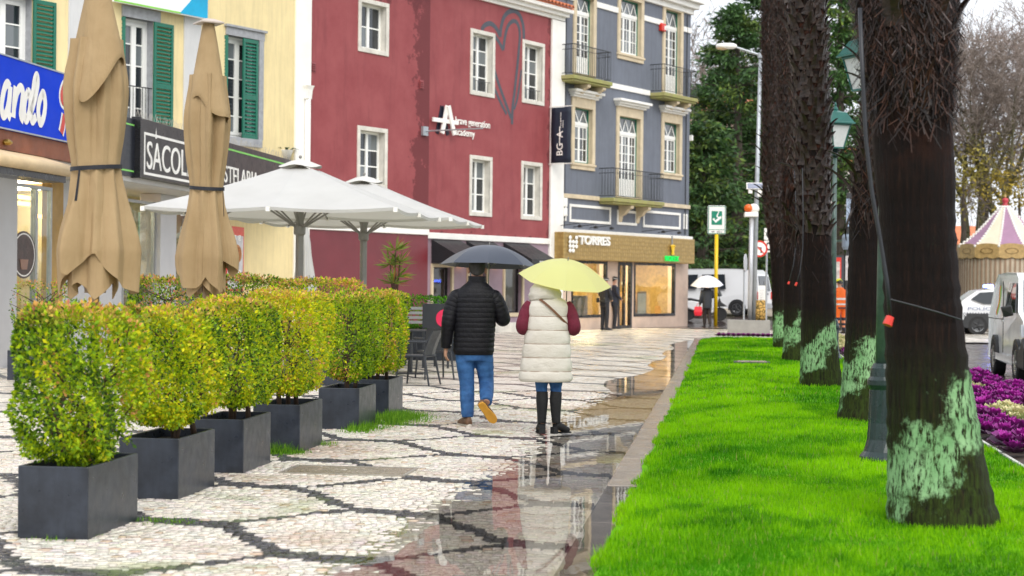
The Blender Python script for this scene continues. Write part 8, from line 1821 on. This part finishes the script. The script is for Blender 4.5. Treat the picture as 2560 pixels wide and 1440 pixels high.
def bare_tree(x, Y, label, L, r, seed, lean=(0, 0), tw=m_twig, maxd=6, bk=m_trunk_m, group='bare trees in the park'):
    rr = random.Random(seed); P = atY(x, 700, Y); z0 = float(rise(Y)) - .2; t = thing('bare_tree', label, 'tree', (P.x, P.y, z0), 0, group); big, small = [], []
    grow(Vector((0, 0, 0)), Vector((lean[0], lean[1], 1)).normalized(), L, r, 0, big, small, rr, 0, maxd)
    link('trunk', seg_mesh(big, 'trunk', bk, 8), t); o = link('crown', seg_mesh([(a, b, max(c, .018), max(d, .014)) for a, b, c, d in small], 'crown', tw, 3), t); o['kind'] = 'stuff'; return t
def conifer(x, Y, top_y, Rm, label, seed, n=11000, low=.0, tone=1.0):
    rr = random.Random(seed); g = np.random.default_rng(seed); P = atY(x, 700, Y); z0 = float(rise(Y)) - .2; H = atY(x, top_y, Y).z - z0; t = thing('conifer_tree', label, 'tree', (P.x, P.y, z0), 0, 'evergreens behind the street'); M().tube([(0, 0, 0), (.1, 0, H * .4), (0, .1, H * .97)], [.38, .26, .04], 10).obj('trunk', m_trunk, t); Ps, Ds, Cs, limbs = [], [], [], []
    nb = 120; per = n // nb
    for i in range(nb):
        u = (i + rr.random()) / nb; z = H * (.06 + low + (.93 - low) * u); L = Rm * (1 - u) ** .62 * rr.uniform(.65, 1.15) + .25; a = rr.uniform(0, 6.283); d = np.array([math.cos(a), math.sin(a), .22 - .1 * rr.random()]); lp = []
        tt = g.random(per) ** .7; cur = tt * L; base = np.array([0, 0, z])[None] + d[None] * cur[:, None]; base[:, 2] -= .09 * cur ** 1.6
        spread = .16 + .20 * L * tt * .55; pt = base + g.normal(0, 1, (per, 3)) * np.stack([spread, spread, spread * .42], 1) + np.array([0, 0, -.1]); Ps.append(pt); dd = d[None] * .8 + g.normal(0, .5, (per, 3)); dd[:, 2] -= .35; Ds.append(dd)
        tip = np.clip(g.normal(.36, .3, per), 0, 1)[:, None]; hue = rr.random(); cc = np.array([.012, .030, .010])[None] * (1 - tip) + (np.array([.085, .125, .018]) if hue < .5 else np.array([.045, .095, .022]))[None] * tip; Cs.append(cc * g.uniform(.7, 1.3, per)[:, None] * tone * 2.0)
        limbs.append((Vector((0, 0, z)), Vector((d[0] * L * .8, d[1] * L * .8, z + .22 * L * .8 - .09 * (L * .8) ** 1.6)), .05, .015))
    global rng; rng = g; V, C = leaf_quads(np.concatenate(Ps), np.concatenate(Ds), .34, .34, np.concatenate(Cs), .2); o = link('crown', np_mesh('crown', V, np.arange(len(V)).reshape(-1, 4), m_needle, C), t); o['kind'] = 'stuff'; link('limbs', seg_mesh(limbs, 'limbs', m_trunk, 5), t)
def leafy(x, Y, zc, Rr, label, seed, col, n=4000, h=None, group='leafy park trees'):
    g = np.random.default_rng(seed); P = atY(x, 700, Y); z0 = float(rise(Y)) - .2; t = thing('park_tree', label, 'tree', (P.x, P.y, z0), 0, group); M().tube([(0, 0, 0), (.1, 0, zc * .6), (0, 0, zc)], [.2, .14, .05], 8).obj('trunk', m_trunk, t); cl = g.normal(0, .5, (40, 3)) * Rr; cl[:, 2] = cl[:, 2] * .8 + zc; idx = g.integers(0, 40, n); pt = cl[idx] + g.normal(0, .22 * Rr, (n, 3)); dd = g.normal(0, 1, (n, 3)); cc = np.array(col)[None] * g.uniform(.5, 1.5, n)[:, None] * (.7 + .6 * g.random(40))[idx][:, None]
    global rng; rng = g; V, C = leaf_quads(pt, dd, .26, .5, cc, .2); o = link('crown', np_mesh('crown', V, np.arange(len(V)).reshape(-1, 4), m_needle, C), t); o['kind'] = 'stuff'
conifer(1838, 86, 5, 4.6, 'tall dark cedar left of the lamp column', 1, 15000); conifer(1752, 82, 300, 3.6, 'low dense cedar just right of the slate blue house', 2, 12000); conifer(1908, 92, -90, 4.2, 'cedar behind the farthest palm', 3, 11000); conifer(2092, 90, -140, 3.6, 'bright green conifer between the middle and nearest palms', 4, 14000, tone=1.35); conifer(2010, 96, -120, 4.4, 'dark conifer behind the middle palm', 5, 10000); conifer(2165, 97, -60, 3.4, 'conifer showing left of the nearest palm', 6, 9000, tone=1.2); conifer(1795, 90, 160, 3.8, 'cedar behind the green pictogram sign', 7, 11000)
bare_tree(1742, 104, 'bare spreading tree rising behind the slate blue house corner', 6.2, .42, 11, (.12, 0)); bare_tree(1800, 118, 'bare tree behind the tall cedar', 6.6, .4, 12, (.05, 0))
for i, (x, Y, L, r, lx) in enumerate(((2402, 112, 6.6, .42, .16), (2448, 118, 7.2, .5, -.10), (2492, 108, 6.6, .48, -.22), (2530, 124, 7.4, .42, .06), (2570, 112, 6.8, .5, -.12), (2352, 116, 6.8, .42, .1))):
    bare_tree(x, Y, ['bare tree trunk leaning right, beside the nearest palm', 'thick bare tree left of the carousel spire', 'bare tree leaning left behind the carousel roof', 'thin bare tree behind the carousel', 'bare tree at the right edge', 'bare tree mostly behind the nearest palm'][i], L, r, 30 + i, (lx, 0), m_twig2 if i % 2 else m_twig)
for i, (x, Y, zc, Rr, c_) in enumerate(((2405, 104, 7.0, 2.0, (.24, .20, .035)), (2462, 110, 8.6, 2.2, (.27, .22, .05)), (2545, 103, 6.6, 1.9, (.30, .22, .03)), (2515, 126, 10.5, 2.6, (.20, .17, .06)))): leafy(x, Y, zc, Rr * 1.15, ['yellow-leaved tree beside the nearest palm', 'pale yellow tree left of the carousel spire', 'ochre tree at the right edge above the carousel', 'dull olive tree behind the carousel'][i], 60 + i, c_, 800)
for i, (x, Y, w) in enumerate(((1740, 88, 2.6), (1850, 84, 2.8), (1930, 89, 2.6), (2090, 96, 2.8), (2400, 105, 2.6), (2470, 113, 3.0))): leafy(x, Y, 1.4, w * .62, ['shrub behind the parked van front', 'shrub behind the parked van tail', 'shrub behind the no left turn sign', 'shrub behind the bus shelter', 'shrub left of the carousel', 'shrub behind the carousel'][i], 80 + i, (.035, .07, .015), 2200, group='park shrubs')
m_peach = mat('far_peach_wall', (.55, .40, .32), .8, .15, .3); m_farw = mat('far_white_wall', (.6, .58, .55), .8, .12, .3)
def far_house(x, Y, W, H, label, wall, seed):
    P = atY(x, 700, Y); t = thing('far_house', label, 'building', (P.x, P.y, float(rise(Y)) - .3), 0, 'far houses'); M().box(-W / 2, W / 2, 0, 9, 0, H).obj('wall', wall, t); M().rings([[(-W / 2 - .3, -.4, H), (W / 2 + .3, -.4, H), (W / 2 + .3, 9.4, H), (-W / 2 - .3, 9.4, H)], [(-W / 2 + 1.5, 4, H + 2.2), (W / 2 - 1.5, 4, H + 2.2), (W / 2 - 1.5, 5, H + 2.2), (-W / 2 + 1.5, 5, H + 2.2)]]).obj('roof', m_tile, t)
    for fl in range(int(H / 3)):
        for k in range(int(W / 2.2)):
            cx = -W / 2 + 1.2 + k * 2.2; w_ = frame_boxes(M(), cx - .5, cx + .5, fl * 3 + 1.0, fl * 3 + 2.4, .1, -.06, .02).obj('window', m_wht, t); M().box(cx - .42, cx + .42, -.02, .0, fl * 3 + 1.08, fl * 3 + 2.32).obj('pane', m_glass, w_)
far_house(1768, 150, 12, 16, 'peach apartment house with red roof behind the bare branches', m_peach, 1); far_house(1850, 175, 13, 19, 'white house with red roof far behind the cedars', m_farw, 2); far_house(2415, 150, 12, 4.2, 'low reddish house behind the bare trunks', mat('far_red_wall', (.33, .13, .12), .8), 3); far_house(2535, 170, 16, 5, 'pale house behind the carousel', m_farw, 4); far_house(2120, 160, 14, 12, 'pale house far behind the conifers', m_farw, 5)
